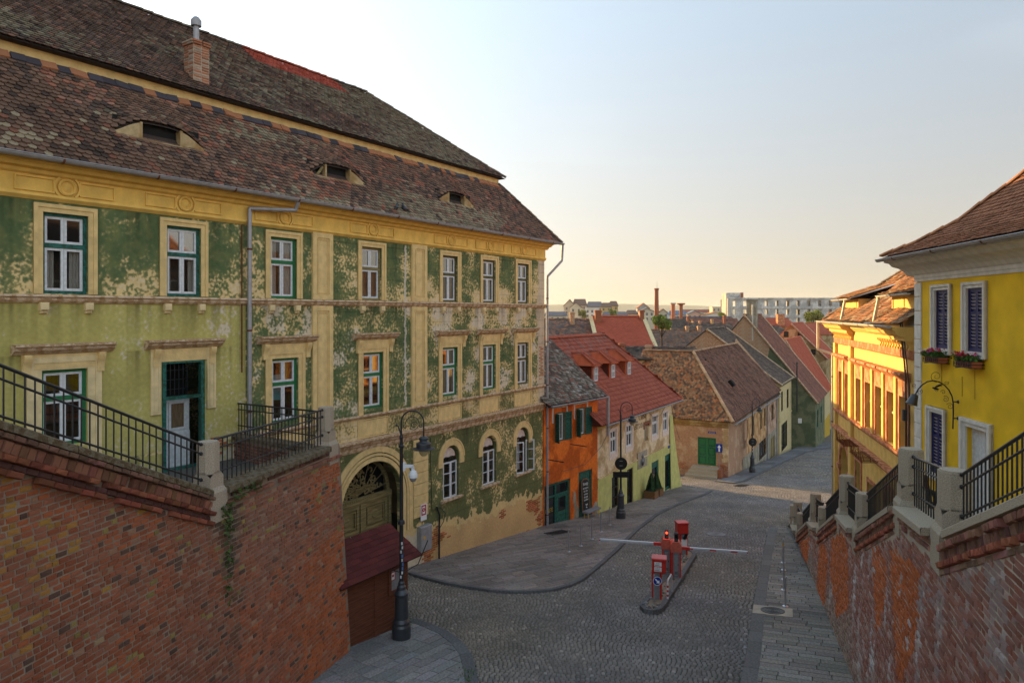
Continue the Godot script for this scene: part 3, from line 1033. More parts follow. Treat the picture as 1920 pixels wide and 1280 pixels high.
func facade_texture() -> Array:
	var w := 1200
	var h := 600
	var big := bytes_of(41, 0.011, 512, 512, 3)
	var med := bytes_of(42, 0.05, 512, 512, 5)
	var fin := bytes_of(43, 0.19, 512, 512, 4)
	var out := PackedByteArray()
	out.resize(w * h * 3)
	var dep := PackedByteArray()
	dep.resize(w * h)
	var dark := Color(0.112, 0.152, 0.062)
	var olive := Color(0.50, 0.42, 0.13)
	var ochre := Color(0.70, 0.50, 0.22)
	var stone := Color(0.64, 0.52, 0.36)
	var gfl := Color(0.150, 0.155, 0.060)
	var plinth := Color(0.62, 0.39, 0.17)
	var lut := PackedByteArray()
	lut.resize(1024)
	for i in 1024:
		lut[i] = int(255.0 * Color(i / 1023.0, 0, 0).linear_to_srgb().r)
	for j in h:
		var v := 3.5 - 15.0 * j / h
		for i in w:
			var u := -6.0 + 28.0 * i / w
			var b := big[(j & 511) * 512 + (i & 511)] / 255.0
			var m := med[(j & 511) * 512 + ((i * 5 / 4 if u < 6.9 or v < -4.5 else i * 2 / 5) & 511)] / 255.0
			var f := fin[(j & 511) * 512 + (i & 511)] / 255.0
			var s := 0.34 * b + 0.31 * m + 0.35 * f
			var paint := dark
			var thr := 0.6
			var under := ochre
			if v > 0.38:
				thr = 0.650 - 0.075 * smoothstep(1.9, 0.6, v)
				if u > 6.0: thr -= 0.02
				if u > 12.0: thr -= 0.035 + 0.06 * smoothstep(2.0, 0.9, v)
				if v > 2.1: thr += 0.05
			elif v > -3.56:
				if u < 4.7:
					paint = olive
					thr = 0.70
					if v < -2.2: thr = 0.70 - 0.13 * smoothstep(-2.4, -4.2, v) - 0.11 * smoothstep(3.2, 4.4, u)
					if v > -0.6 and u > 2.4: thr = 0.625
					under = stone
				else:
					thr = 0.605 - 0.08 * smoothstep(-0.9, -0.2, v)
					if u > 11.6: thr -= 0.065
					if b > 0.60: under = stone
			elif v > -4.5:
				thr = 0.50
				paint = Color(0.20, 0.19, 0.075)
				if v < -3.6 and u < 4.7:
					paint = olive
					thr = 0.66 - 0.15 * smoothstep(-3.6, -4.1, v)
					under = stone
			else:
				paint = gfl
				thr = 0.635
				var base := gy(15.71 + 0.828 * u)
				var rise := v - base - (1.55 + 0.6 * (m - 0.5) + 0.5 * (b - 0.5)) - 0.35 * smoothstep(16.0, 20.0, u)
				if rise < 0.0:
					thr = -1.0
					under = plinth if u > 12.6 else stone
					if rise > -0.35: under = ochre
			if u > 20.55 + 0.4 * (b - 0.5) and v > -4.5: thr = 0.25; under = Color(0.52, 0.38, 0.25)
			if absf(u - 11.36 - 0.10 * (m - 0.5)) < 0.045 + 0.06 * (f - 0.4) and v < 2.5 and v > -3.4:
				thr = -1.0; under = Color(0.60, 0.52, 0.40)
			if paint == dark: paint = dark.lerp(Color(0.19, 0.20, 0.075), clampf((med[((j + 200) & 511) * 512 + (i & 511)] / 255.0 - 0.42) * 3.0, 0, 0.75))
			var edge := s - thr
			var c := paint
			var d := 1.0
			var tone := 0.80 + 0.24 * f + 0.30 * (b - 0.5)
			var fall := 9.0          # metres below the nearest ledge: rain runs down from there
			for ledge in [2.52, 0.22, -0.95, -3.6, -4.72]:
				if v < ledge: fall = minf(fall, ledge - v)
			var run := big[(90 & 511) * 512 + ((i * 3) & 511)] / 255.0 * 0.5 + med[(40 & 511) * 512 + ((i * 2) & 511)] / 255.0 * 0.5
			tone *= 1.0 - 0.55 * clampf((run - 0.42) * 3.0, 0, 1) * exp(-fall * 1.6)
			var joint := u > 6.9 and (fposmod(v - 0.40, 0.385) < 0.026 or (fposmod(u + 0.45 * fposmod(floorf((v - 0.40) / 0.385), 2.0), 0.9) < 0.026 and v < 2.5))
			if edge > 0.0:
				c = under
				if edge > 0.10 and thr > 0.0: c = under.lerp(stone, 0.55)
				d = 0.55 - 0.2 * clampf(edge * 6.0, 0, 1)
				if edge < 0.008: c = c * 0.8
			elif edge > -0.13:
				c = paint.lerp(under, 0.40 * pow(1.0 + edge / 0.13, 1.4))
			if joint and thr > 0.0:
				tone *= 0.72
				d -= 0.3
			var p := (j * w + i) * 3
			out[p] = lut[clampi(int(c.r * tone * 1023.0), 0, 1023)]
			out[p + 1] = lut[clampi(int(c.g * tone * 1023.0), 0, 1023)]
			out[p + 2] = lut[clampi(int(c.b * tone * 1023.0), 0, 1023)]
			dep[j * w + i] = int(clampf(d * 0.85 + 0.15 * f, 0, 1) * 255.0)
	return [ImageTexture.create_from_image(Image.create_from_data(w, h, false, Image.FORMAT_RGB8, out)), ImageTexture.create_from_image(Image.create_from_data(w, h, false, Image.FORMAT_L8, dep))]

func brick_mesh(k: int, rough := 0.04) -> MB:      # unit brick: x along, y up, front at z = 0, back at z = -1
	var b := MB.new()
	var r := RandomNumberGenerator.new()
	r.seed = 500 + k
	var f := []
	var g := []
	for c in [[-1, -1], [1, -1], [1, 1], [-1, 1]]:
		f.append(V3(c[0] * (0.44 + r.randf_range(-rough, rough)), c[1] * (0.40 + r.randf_range(-rough, rough)), r.randf_range(-0.10, 0.06)))
		g.append(V3(c[0] * (0.49 + r.randf_range(-rough * 0.5, rough * 0.2)), c[1] * (0.48 + r.randf_range(-rough * 0.6, rough * 0.2)), -0.30))
	for i in 4:
		var j := (i + 1) % 4
		b.quad(g[i], g[j], f[j], f[i])
		b.quad(V3(g[i].x, g[i].y, -1), V3(g[j].x, g[j].y, -1), g[j], g[i])
	var mid: Vector3 = (f[0] + f[1] + f[2] + f[3]) / 4.0 + V3(r.randf_range(-0.1, 0.1), r.randf_range(-0.1, 0.1), 0.05)
	for i in 4:
		b.tri(mid, f[i], f[(i + 1) % 4])
	return b

func brick_patch(parent: Node3D, u0: float, v0: float, u1: float, v1: float, z: float, sd: int, cut: float, tone := Color(0.40, 0.125, 0.05)) -> void:
	var n := noise(sd, 0.9, 3)
	var items := []
	var v := v0
	var row := 0
	while v < v1:
		var u := u0 - (0.13 if row % 2 else 0.0)
		while u < u1:
			var cu := u + 0.13
			var cv := v + 0.04
			var edge := minf(minf(cu - u0, u1 - cu) / (u1 - u0), minf(cv - v0, v1 - cv) / (v1 - v0)) * 2.0
			if n.get_noise_2d(cu, cv) * 0.9 + edge * 0.9 > cut:
				var f := rng.randf_range(0.65, 1.2)
				items.append([Transform3D(Basis.from_scale(V3(0.255, 0.072, 0.05)), V3(cu, cv, z + rng.randf_range(-0.008, 0.01))), Color(tone.r * f, tone.g * f * rng.randf_range(0.8, 1.3), tone.b * f), rng.randi() % 3])
			u += 0.27
		v += 0.085
		row += 1
	pieces(parent, "brick", "bricks", [brick_mesh(0), brick_mesh(1), brick_mesh(2)], M.piece, items)

func eyebrow_height(x: float, y: float) -> float:      # how far the eyes in the lower roof lift its tiles
	for e in [[2.42, 1.36, 0.42], [8.42, 1.36, 0.40], [14.75, 1.34, 0.40]]:
		var t: float = (x - e[0]) / e[1]
		var d: float = (y - 1.36) / 1.75
		if absf(t) < 1.0 and d >= -0.02 and d < 1.0:
			var k := 0.5 + 0.5 * cos(PI * signf(t) * pow(absf(t), 1.7))
			return e[2] * k * pow(1.0 - maxf(d, 0.0), 1.25)
	return 0.0

func build_green_house() -> void:
	var fr := frame(-10.30, 15.71, 0.56, 0.828)
	var h := thing("green_house", "long green town house with peeling paint, three sleepy roof eyes and a mossy tile roof", "house", fr)
	var tex := facade_texture()
	var fm := StandardMaterial3D.new()
	fm.resource_name = "peeling_facade"
	fm.albedo_texture = tex[0]
	fm.heightmap_enabled = true
	fm.heightmap_texture = tex[1]
	fm.heightmap_scale = 1.6
	fm.roughness = 0.92
	fm.metallic_specular = 0.3
	var holes := []
	for c in GREEN_W: holes.append([c - 0.475, 0.43, c + 0.475, 2.27, false])
	holes.append([-0.48, -3.05, 0.48, -1.30, false])
	holes.append([2.27, -4.16, 3.44, -1.23, false])
	var lower := [6.07, 9.74, 13.95, 16.62, 19.27]
	for c in lower: holes.append([c - 0.48, -3.32, c + 0.48, -1.38, false])
	for c in [14.02, 16.64, 19.24]: holes.append([c - 0.49, -7.42, c + 0.49, -5.83, true])
	holes.append([8.3, -10.2, 11.2, -6.65, true])
	var b := MB.new()
	b.uvm = Vector4(-6, 3.5, 28, 15)
	wall(b, -5.6, -11.4, 21.2, 3.35, holes, 0.24)
	b.quad(V3(21.2, -11.4, 0), V3(21.2, -11.4, -12.5), V3(21.2, 3.35, -12.5), V3(21.2, 3.35, 0))
	b.quad(V3(21.2, -11.4, -12.5), V3(-5.6, -11.4, -12.5), V3(-5.6, 3.35, -12.5), V3(21.2, 3.35, -12.5))
	b.quad(V3(-5.6, -11.4, -12.5), V3(-5.6, -11.4, 0), V3(-5.6, 3.35, 0), V3(-5.6, 3.35, -12.5))
	part("facade_wall", b, fm, h)
	# windows
	for i in 7:
		var c: float = GREEN_W[i]
		var old := i >= 3
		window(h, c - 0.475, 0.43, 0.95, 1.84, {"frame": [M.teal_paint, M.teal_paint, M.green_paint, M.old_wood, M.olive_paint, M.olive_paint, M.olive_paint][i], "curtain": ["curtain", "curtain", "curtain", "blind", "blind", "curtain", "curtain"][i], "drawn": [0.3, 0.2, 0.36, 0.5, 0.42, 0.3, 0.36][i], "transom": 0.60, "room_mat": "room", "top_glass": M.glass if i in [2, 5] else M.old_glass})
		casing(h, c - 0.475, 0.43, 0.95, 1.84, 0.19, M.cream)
	window(h, -0.48, -3.05, 0.96, 1.75, {"transom": 0.62, "curtain": "", "room_mat": "painted_dark", "glass": M.old_glass})
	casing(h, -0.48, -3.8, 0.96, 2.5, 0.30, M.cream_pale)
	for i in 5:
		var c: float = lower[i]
		window(h, c - 0.48, -3.32, 0.96, 1.94, {"transom": 0.60, "curtain": ["", "curtain_red", "curtain_red", "curtain_red", "curtain"][i], "drawn": 0.46, "cur_lo": 0.0, "frame": M.olive_paint if i == 4 else M.green_paint, "room_mat": "painted_dark" if i in [0, 4] else "room", "glass": M.old_glass if i in [1, 2, 3] else M.glass})
		casing(h, c - 0.48, -3.5, 0.96, 2.12, 0.24, M.cream)
	b = MB.new()
	b.quad(V3(5.75, -2.65, -0.4), V3(6.3, -2.7, -0.4), V3(6.22, -1.9, -0.4), V3(5.85, -1.9, -0.4))
	part("shirt_on_line", b, M.teal_cloth, h)
	# hood mouldings on consoles over the lower openings
	var hoods := [[-0.02, 2.1], [2.86, 2.1], [6.11, 2.12], [9.8, 2.1], [14.05, 2.06], [16.72, 2.06], [19.36, 2.06]]
	for q in hoods:
		b = MB.new()
		var u0: float = q[0] - q[1] / 2
		profile_run(b, u0, u0 + q[1], [[0.26, -0.70], [0.27, -0.75], [0.22, -0.78], [0.19, -0.84], [0.12, -0.88], [0.06, -0.93]])
		var lint := part("hood_mould", b, M.worn_ledge, h)
		b = MB.new()
		b.box(V3(u0 + 0.34, -1.27, 0.0), V3(q[1] - 0.68, 0.33, 0.045))
		part("frieze_panel", b, M.cream, lint)
		for s in [0, 1]:
			b = MB.new()
			console(b, u0 + 0.20 if s == 0 else u0 + q[1] - 0.36, -0.93, 0.16, 0.46, 0.15)
			part("console", b, M.cream, lint)
	# string course with its drop blocks
	b = MB.new()
	profile_run(b, -5.6, 21.25, [[0.15, 0.41], [0.16, 0.36], [0.11, 0.33], [0.09, 0.27], [0.04, 0.22]])
	var sc := part("string_course", b, M.worn_ledge, h)
	for c in GREEN_W:
		for s in [-0.56, 0.38]:
			b = MB.new()
			b.bbox(V3(c + s, 0.05, 0.0), V3(0.18, 0.18, 0.13), 0.02)
			b.bbox(V3(c + s + 0.02, -0.02, 0.0), V3(0.14, 0.07, 0.09), 0.03)
			part("drop_block", b, M.cream_pale, sc)
	# frieze and eaves cornice
	b = MB.new()
	b.box(V3(-5.6, 2.60, 0.0), V3(26.82, 0.62, 0.05))
	profile_run(b, -5.6, 21.24, [[0.09, 2.66], [0.10, 2.60], [0.06, 2.56], [0.02, 2.52]])
	profile_run(b, -5.6, 21.4, [[0.46, 3.40], [0.46, 3.30], [0.36, 3.27], [0.30, 3.20], [0.16, 3.17], [0.12, 3.10], [0.05, 3.06]])
	var fz := part("frieze", b, M.frieze_ochre, h)
	for c in GREEN_W:
		b = MB.new()
		b.xf = Transform3D(Basis(V3(1, 0, 0), PI / 2), V3(c, 2.87, 0.05))
		b.lathe([[0.20, 0.0], [0.20, 0.05], [0.17, 0.075], [0.14, 0.05], [0.13, 0.012], [0.11, 0.012], [0.06, 0.04], [0.0, 0.05]], 20)
		part("medallion", b, M.frieze_ochre, fz)
		b = MB.new()
		for s in [-1, 1]:
			arc_ring(b, c, 2.87, 0.24, 0.285, 0.05, 0.095, -0.9 if s > 0 else PI - 0.9, 0.9 if s > 0 else PI + 0.9, 8)
		for s in [[-1.05, -0.26], [0.26, 1.05]]:
			ring(b, c + s[0], 2.70, s[1] - s[0], 0.33, 0.03, 0.05, 0.09)
		part("frieze_moulding", b, M.frieze_ochre, fz)
	# pilasters
	for q in [[7.07, 7.88], [11.66, 12.50]]:
		for lv in [[-3.52, 0.22], [0.42, 2.55]]:
			b = MB.new()
			var w: float = q[1] - q[0]
			var hh: float = lv[1] - lv[0]
			b.box(V3(q[0], lv[0], 0.0), V3(w, hh, 0.05))
			ring(b, q[0], lv[0], w, hh, 0.16, 0.05, 0.085)
			ring(b, q[0] + 0.20, lv[0] + 0.2, w - 0.40, hh - 0.4, 0.03, 0.05, 0.075)
			part("pilaster", b, M.cream, h)
	# ledges between the floors
	b = MB.new()
	profile_run(b, 5.0, 21.23, [[0.10, -3.50], [0.11, -3.55], [0.07, -3.58], [0.03, -3.63]])
	part("sill_ledge", b, M.worn_ledge, h)
	b = MB.new()
	profile_run(b, 5.0, 21.3, [[0.24, -4.33], [0.26, -4.37], [0.25, -4.41], [0.17, -4.45], [0.14, -4.53], [0.08, -4.57], [0.06, -4.68], [0.03, -4.74]])
	part("floor_cornice", b, M.worn_ledge, h)
	for c in [6.07, 9.74, 13.95, 16.62, 19.27]:
		b = MB.new()
		ring(b, c - 0.72, -4.30, 1.44, 0.64, 0.035, 0.0, 0.03)
		b.box(V3(c - 0.66, -4.24, 0.0), V3(1.32, 0.52, 0.012))
		part("apron_panel", b, M.cream, h)
	# the round-headed windows of the street floor
	for i in 3:
		var c: float = [14.02, 16.64, 19.24][i]
		b = MB.new()
		arc_ring(b, c, -5.83, 0.53, 0.80, 0.0, 0.05)
		arc_ring(b, c, -5.83, 0.76, 0.82, 0.05, 0.075)
		b.box(V3(c - 0.80, -6.10, 0.0), V3(0.27, 0.27, 0.05))
		b.box(V3(c + 0.53, -6.10, 0.0), V3(0.27, 0.27, 0.05))
		part("archivolt", b, M.cream, h)
		b = MB.new()
		profile_run(b, c - 0.66, c + 0.66, [[0.12, -7.40], [0.12, -7.47], [0.05, -7.52]])
		part("window_sill", b, M.worn_ledge, h)
		b = MB.new()
		arc_ring(b, c, -5.83, 0.43, 0.49, -0.18, -0.10)
		b.box(V3(c - 0.49, -7.42, -0.18), V3(0.06, 1.59, 0.08))
		b.box(V3(c + 0.43, -7.42, -0.18), V3(0.06, 1.59, 0.08))
		var win := part("arched_window", b, M.olive_paint, h)
		b = MB.new()
		var pg := PackedVector2Array()
		for k in 13: pg.append(Vector2(c + 0.43 * cos(PI * k / 12.0), -5.80 + 0.38 * sin(PI * k / 12.0)))
		b.prism(pg, -0.16, -0.13)
		part("tympanum", b, M.pink_frame, win)
		b = MB.new()
		for s in [-1, 1]:
			b.tube(PackedVector3Array([V3(c, -5.87, -0.11), V3(c + s * 0.12, -5.76, -0.11), V3(c + s * 0.26, -5.78, -0.11), V3(c + s * 0.38, -5.90, -0.11)]), 0.012, -1, 4)
			b.tube(PackedVector3Array([V3(c + s * 0.05, -5.92, -0.11), V3(c + s * 0.2, -5.84, -0.11), V3(c + s * 0.34, -5.92, -0.11)]), 0.012, -1, 4)
		b.box(V3(c - 0.43, -5.96, -0.13), V3(0.86, 0.035, 0.03))
		b.box(V3(c - 0.43, -5.82, -0.13), V3(0.86, 0.03, 0.03))
		part("iron_grille", b, M.dark_wood, win)
		b = MB.new()
		b.quad(V3(c - 0.43, -7.42, -0.7), V3(c + 0.43, -7.42, -0.7), V3(c + 0.43, -5.5, -0.7), V3(c - 0.43, -5.5, -0.7))
		part("room", b, M.painted_dark, win)
		for s in [0, 1]:
			var leaf := MB.new()
			var turn := 0.0
			var hinge := V3(c - 0.43 if s == 0 else c + 0.43, 0, -0.10)
			if i == 2: turn = -0.5 if s == 0 else 2.35
			elif i == 0: turn = -0.12 if s == 0 else 0.1
			var dir := 1.0 if s == 0 else -1.0
			var x := Transform3D(Basis(Vector3.UP, turn), hinge)
			leaf.xf = x
			ring(leaf, 0.0 if s == 0 else -0.43, -7.40, 0.43, 1.44, 0.055, 0.0, 0.045)
			for r in [0.36, 0.68]:
				leaf.box(V3(0.055 if s == 0 else -0.375, -7.40 + 1.44 * r, 0.005), V3(0.32, 0.03, 0.035))
			part("casement", leaf, M.white_paint, win)
			for r in [[0.05, 0.36], [0.385, 0.68], [0.705, 0.96]]:
				var pn := MB.new()
				pn.xf = x
				var x0 := minf(dir * 0.055, dir * 0.375)
				pn.quad(V3(x0, -7.40 + 1.44 * r[0], 0.02), V3(x0 + 0.32, -7.40 + 1.44 * r[0], 0.02), V3(x0 + 0.32, -7.40 + 1.44 * r[1], 0.02), V3(x0, -7.40 + 1.44 * r[1], 0.02))
				part("pane", pn, M.glass, win)
		if i == 2:
			b = MB.new()
			b.box(V3(c - 0.40, -7.38, -0.45), V3(0.8, 1.45, 0.02))
			part("white_blind", b, M.white_paint, win)
	# gateway
	b = MB.new()
	for q in [[1.47, 1.62, 0.05], [1.66, 1.74, 0.07], [1.78, 1.98, 0.055]]:
		arc_ring(b, 9.75, -6.65, q[0], q[1], 0.0, q[2], 0.0, PI, 28)
		b.box(V3(9.75 - q[1], -10.2, 0.0), V3(q[1] - q[0], 3.55, q[2]))
		b.box(V3(9.75 + q[0], -8.0 if q[0] > 1.5 else -10.2, 0.0), V3(q[1] - q[0], 1.35 if q[0] > 1.5 else 3.55, q[2]))
	part("gate_surround", b, M.cream, h)
	b = MB.new()
	for s in [[11.78, 12.6]]:
		for k in 7:
			b.bbox(V3(s[0], -7.7 + k * 0.42, 0.0), V3(s[1] - s[0], 0.405, 0.06), 0.015)
	part("rusticated_pier", b, M.cream, h)
	var gt := MB.new()
	gt.box(V3(8.3, -6.72, -0.66), V3(2.9, 0.20, 0.14))
	gt.box(V3(8.3, -6.78, -0.66), V3(2.9, 0.06, 0.10))
	gt.box(V3(8.3, -10.2, -0.66), V3(0.14, 3.5, 0.12))
	gt.box(V3(11.06, -10.2, -0.66), V3(0.14, 3.5, 0.12))
	gt.box(V3(9.68, -10.2, -0.66), V3(0.14, 3.5, 0.11))
	for k in 28: gt.box(V3(8.34 + k * 0.102, -6.60, -0.56), V3(0.055, 0.05, 0.06))
	var gate := part("gate", gt, M.old_wood, h)
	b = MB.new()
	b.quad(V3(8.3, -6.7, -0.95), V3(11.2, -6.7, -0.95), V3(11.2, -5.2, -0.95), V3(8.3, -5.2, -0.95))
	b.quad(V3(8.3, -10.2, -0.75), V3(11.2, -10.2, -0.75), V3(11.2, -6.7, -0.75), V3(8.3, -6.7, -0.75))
	part("passage_dark_sheet", b, M.painted_dark, gate)  # near-black sheets put in for the shade behind the gate
	b = MB.new()
	arc_ring(b, 9.75, -6.55, 1.28, 1.42, -0.68, -0.60, 0.0, PI, 24)
	var rr := RandomNumberGenerator.new()
	rr.seed = 5
	for k in 70:
		var a := rr.randf_range(0.12, PI - 0.12)
		var r0 := rr.randf_range(0.18, 1.22)
		var p := Vector2(9.75 + r0 * cos(a), -6.5 + r0 * sin(a) * 0.98)
		if p.distance_to(Vector2(10.05, -5.85)) < 0.2: continue
		arc_ring(b, p.x, p.y, 0.07, 0.115, -0.66, -0.62, rr.randf() * TAU, rr.randf() * TAU + 4.2, 8)
	for k in 9:
		var a := PI * (k + 0.5) / 9.0
		b.tube(PackedVector3Array([V3(9.75 + 0.2 * cos(a), -6.5 + 0.2 * sin(a), -0.64), V3(9.75 + 1.3 * cos(a), -6.5 + 1.3 * sin(a), -0.64)]), 0.022, -1, 4)
	part("fretwork_fanlight", b, M.old_wood, gate)
	for s in [8.46, 9.84]:
		b = MB.new()
		b.box(V3(s, -10.2, -0.68), V3(1.2, 3.42, 0.05))
		ring(b, s, -7.75, 1.2, 0.97, 0.13, -0.63, -0.585)
		ring(b, s + 0.18, -7.57, 0.84, 0.61, 0.04, -0.63, -0.57)
		ring(b, s, -8.35, 0.62, 0.58, 0.10, -0.63, -0.59)
		ring(b, s + 0.62, -8.35, 0.58, 0.58, 0.10, -0.63, -0.59)
		ring(b, s, -10.1, 0.62, 1.7, 0.11, -0.63, -0.585)
		ring(b, s + 0.62, -10.1, 0.58, 1.7, 0.11, -0.63, -0.585)
		b.xf = Transform3D(Basis(V3(1, 0, 0), PI / 2), V3(s + 0.6, -7.27, -0.63))
		b.lathe([[0.17, 0.0], [0.13, 0.03], [0.0, 0.035]], 14)
		b.xf = Transform3D()
		part("door_leaf", b, M.old_wood, gate)
	b = MB.new()
	b.box(V3(9.05, -7.98, -0.585), V3(0.30, 0.2, 0.012))
	part("notice_plate", b, M.paper, gate)
	# the door on the terrace
	b = MB.new()
	ring(b, 2.27, -4.16, 1.17, 2.93, 0.10, -0.12, 0.03)
	b.box(V3(2.37, -2.28, -0.10), V3(0.97, 0.09, 0.11))
	var dr := part("entrance_door", b, M.teal_paint, h)
	b = MB.new()
	b.box(V3(2.50, -4.16, -0.34), V3(0.68, 1.86, 0.05))
	ring(b, 2.50, -4.12, 0.68, 0.95, 0.09, -0.29, -0.265)
	ring(b, 2.60, -3.12, 0.48, 0.76, 0.06, -0.29, -0.26)
	part("white_leaf", b, M.white_paint, dr)
	b = MB.new()
	b.quad(V3(2.66, -3.06, -0.282), V3(3.02, -3.06, -0.282), V3(3.02, -2.42, -0.282), V3(2.66, -2.42, -0.282))
	part("pane", b, M.blind, dr)
	b = MB.new()
	b.xf = Transform3D(Basis(Vector3.UP, 1.15), V3(3.34, 0, -0.02))
	b.box(V3(-0.62, -4.14, -0.05), V3(0.62, 1.84, 0.05))
	ring(b, -0.62, -4.14, 0.62, 0.9, 0.09, 0.0, 0.03)
	ring(b, -0.62, -3.20, 0.62, 0.9, 0.09, 0.0, 0.03)
	b.box(V3(-0.55, -2.15, -0.05), V3(0.5, 0.75, 0.04))
	part("open_leaf", b, M.teal_paint, dr)
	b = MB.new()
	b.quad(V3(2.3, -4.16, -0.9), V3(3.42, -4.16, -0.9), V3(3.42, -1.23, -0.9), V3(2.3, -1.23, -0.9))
	part("hall_dark_sheet", b, M.painted_dark, dr)  # near-black sheet put in for the shade of the hall
	b = MB.new()
	for k in 6: b.box(V3(2.42 + k * 0.115, -2.16, -0.10), V3(0.016, 0.80, 0.016))
	for k in 3: b.box(V3(2.37, -2.02 + k * 0.25, -0.105), V3(0.66, 0.016, 0.016))
	part("window_bars", b, M.black_iron, dr)
	for s in [1.97, 3.50]:
		b = MB.new()
		b.bbox(V3(s, -2.62, 0.0), V3(0.26, 1.68, 0.06), 0.015)
		ring(b, s + 0.06, -2.54, 0.14, 1.5, 0.02, 0.06, 0.075)
		part("door_jamb", b, M.cream_pale, h)
	brick_patch(h, 3.48, -4.1, 4.35, -2.75, 0.02, 81, 0.55)
	brick_patch(h, 19.3, -10.6, 21.1, -8.3, 0.02, 82, 0.52)
	brick_patch(h, 12.0, -9.9, 14.2, -8.1, 0.02, 83, 0.60)
	brick_patch(h, 17.1, -9.4, 18.2, -8.6, 0.015, 84, 0.55)
	brick_patch(h, 20.7, -3.4, 21.18, -0.9, 0.015, 85, 0.45, Color(0.42, 0.2, 0.10))
	# gutter and pipes
	var g := gutter(h, -5.6, 22.0, 3.40, 0.60, 0.09, M.zinc)
	pipe(g, [V3(6.1, 3.34, 0.58), V3(6.1, 3.08, 0.45), V3(4.73, 2.98, 0.16), V3(4.73, -4.0, 0.16)], 0.062, M.zinc)
	pipe(g, [V3(21.95, 3.34, 0.6), V3(21.95, 2.55, 0.55), V3(21.28, 1.75, 0.12), V3(21.28, -10.9, 0.12)], 0.062, M.zinc)
	b = MB.new()
	b.tube(PackedVector3Array([V3(4.55, 2.5, 0.06), V3(4.55, -1.7, 0.06)]), 0.022)
	part("rusty_conduit", b, M.rust, h)
	# roof
	var e0 := V3(0, 3.42, 0.55)
	var sl := (V3(0, 6.2, -1.65) - e0)
	var sd := sl.normalized()
	b = MB.new()
	var um := 21.9
	b.quad(V3(-6, 3.40, 0.50), V3(um, 3.40, 0.50), V3(um - 2.2, 6.18, -1.7), V3(-6, 6.18, -1.7))
	b.quad(V3(um, 3.40, 0.50), V3(um, 3.40, -13.1), V3(um - 2.2, 6.18, -10.9), V3(um - 2.2, 6.18, -1.7))
	b.quad(V3(-6, 6.46, -1.45), V3(um - 1.95, 6.46, -1.45), V3(um - 6.6, 10.2, -6.1), V3(-6, 10.2, -6.1))
	b.quad(V3(um - 1.95, 6.46, -1.45), V3(um - 1.95, 6.46, -10.8), V3(um - 6.6, 10.2, -6.5), V3(um - 6.6, 10.2, -6.1))
	b.quad(V3(um, 3.40, -13.1), V3(-6, 3.40, -13.1), V3(-6, 10.2, -6.3), V3(um - 6.6, 10.2, -6.3))
	b.quad(V3(-6, 6.45, -1.45), V3(-6, 6.45, -1.75), V3(um - 2.2, 6.45, -1.75), V3(um - 1.95, 6.45, -1.45))
	b.quad(V3(-6, 3.36, 0.02), V3(um, 3.36, 0.02), V3(um, 3.36, 0.52), V3(-6, 3.36, 0.52))
	var roof := part("roof", b, M.under_roof, h)
	b = MB.new()
	b.box(V3(-6, 6.1, -1.85), V3(um - 2.15 + 6, 0.36, 0.14))
	part("slot_band", b, M.cream, roof)
	var nz := noise(51, 0.16, 3)
	var n2 := noise(52, 0.5, 3)
	var lower_tone := func(u: float, y: float) -> Color:
		var r := rng.randf()
		var lich := smoothstep(-0.1, 0.35, nz.get_noise_2d(u * 0.6, y * 2.0) + 0.32 * exp(-pow((u - 12.5) / 4.5, 2.0)) - 0.10)
		var red := n2.get_noise_2d(u + 40, y * 1.5)
		if u > 5.5 and u < 8.4 and y < 1.3: red += 0.25
		var c := Color(0.140, 0.076, 0.048)
		if r < 0.22: c = Color(0.080, 0.050, 0.036)
		elif r < 0.55: c = Color(0.165, 0.090, 0.055)
		if r > 0.84 - red * 0.6: c = Color(0.235, 0.090, 0.052) if r < 0.94 else Color(0.27, 0.13, 0.085)
		if rng.randf() < lich * 0.85: c = c.lerp(Color(0.235, 0.19, 0.115), rng.randf_range(0.4, 0.95))
		return c * rng.randf_range(0.68, 1.32)
	var upper_tone := func(u: float, y: float) -> Color:
		var r := rng.randf()
		if u > 8.7 and u < 13.4 and y > 4.75: return Color(0.40, 0.085, 0.05) * rng.randf_range(0.75, 1.1)
		var lich := smoothstep(-0.15, 0.3, nz.get_noise_2d(u * 0.6 + 70, y) + 0.34 * exp(-pow((u - 12.0) / 4.5, 2.0)) - 0.14)
		var c := Color(0.120, 0.070, 0.046)
		if r < 0.30: c = Color(0.078, 0.050, 0.037)
		elif r > 0.88: c = Color(0.19, 0.092, 0.06)
		if rng.randf() < lich * 0.8: c = c.lerp(Color(0.21, 0.175, 0.11), rng.randf_range(0.4, 0.9))
		return c * rng.randf_range(0.68, 1.32)
	var l1 := sl.length()
	var keep1 := func(x: float, y: float) -> bool:
		if x > um - 2.2 * y / l1 - 0.02: return false
		for e in [2.42, 8.42, 14.75]:
			if y > 1.14 and y < 1.36 and absf(x - e) < 1.12: return false
		return true
	var items := tile_items(e0, V3(1, 0, 0), sd, -4.5, um, l1, 0.18, 0.142, 0.024, keep1, lower_tone, eyebrow_height)
	var e1 := V3(0, 6.50, -1.42)
	var s2 := V3(0, 10.28, -6.12) - e1
	var keep2 := func(x: float, y: float) -> bool: return x < um - 1.95 - 4.65 * y / s2.length() - 0.02
	items.append_array(tile_items(e1, V3(1, 0, 0), s2.normalized(), -2.5, um - 1.9, s2.length(), 0.18, 0.142, 0.024, keep2, upper_tone))
	pieces(roof, "roof_tile", "roof_tiles", [tile_mesh(0), tile_mesh(1), tile_mesh(2)], M.tile, items)
	# the raised boarding that carries the tiles over each eye
	b = MB.new()
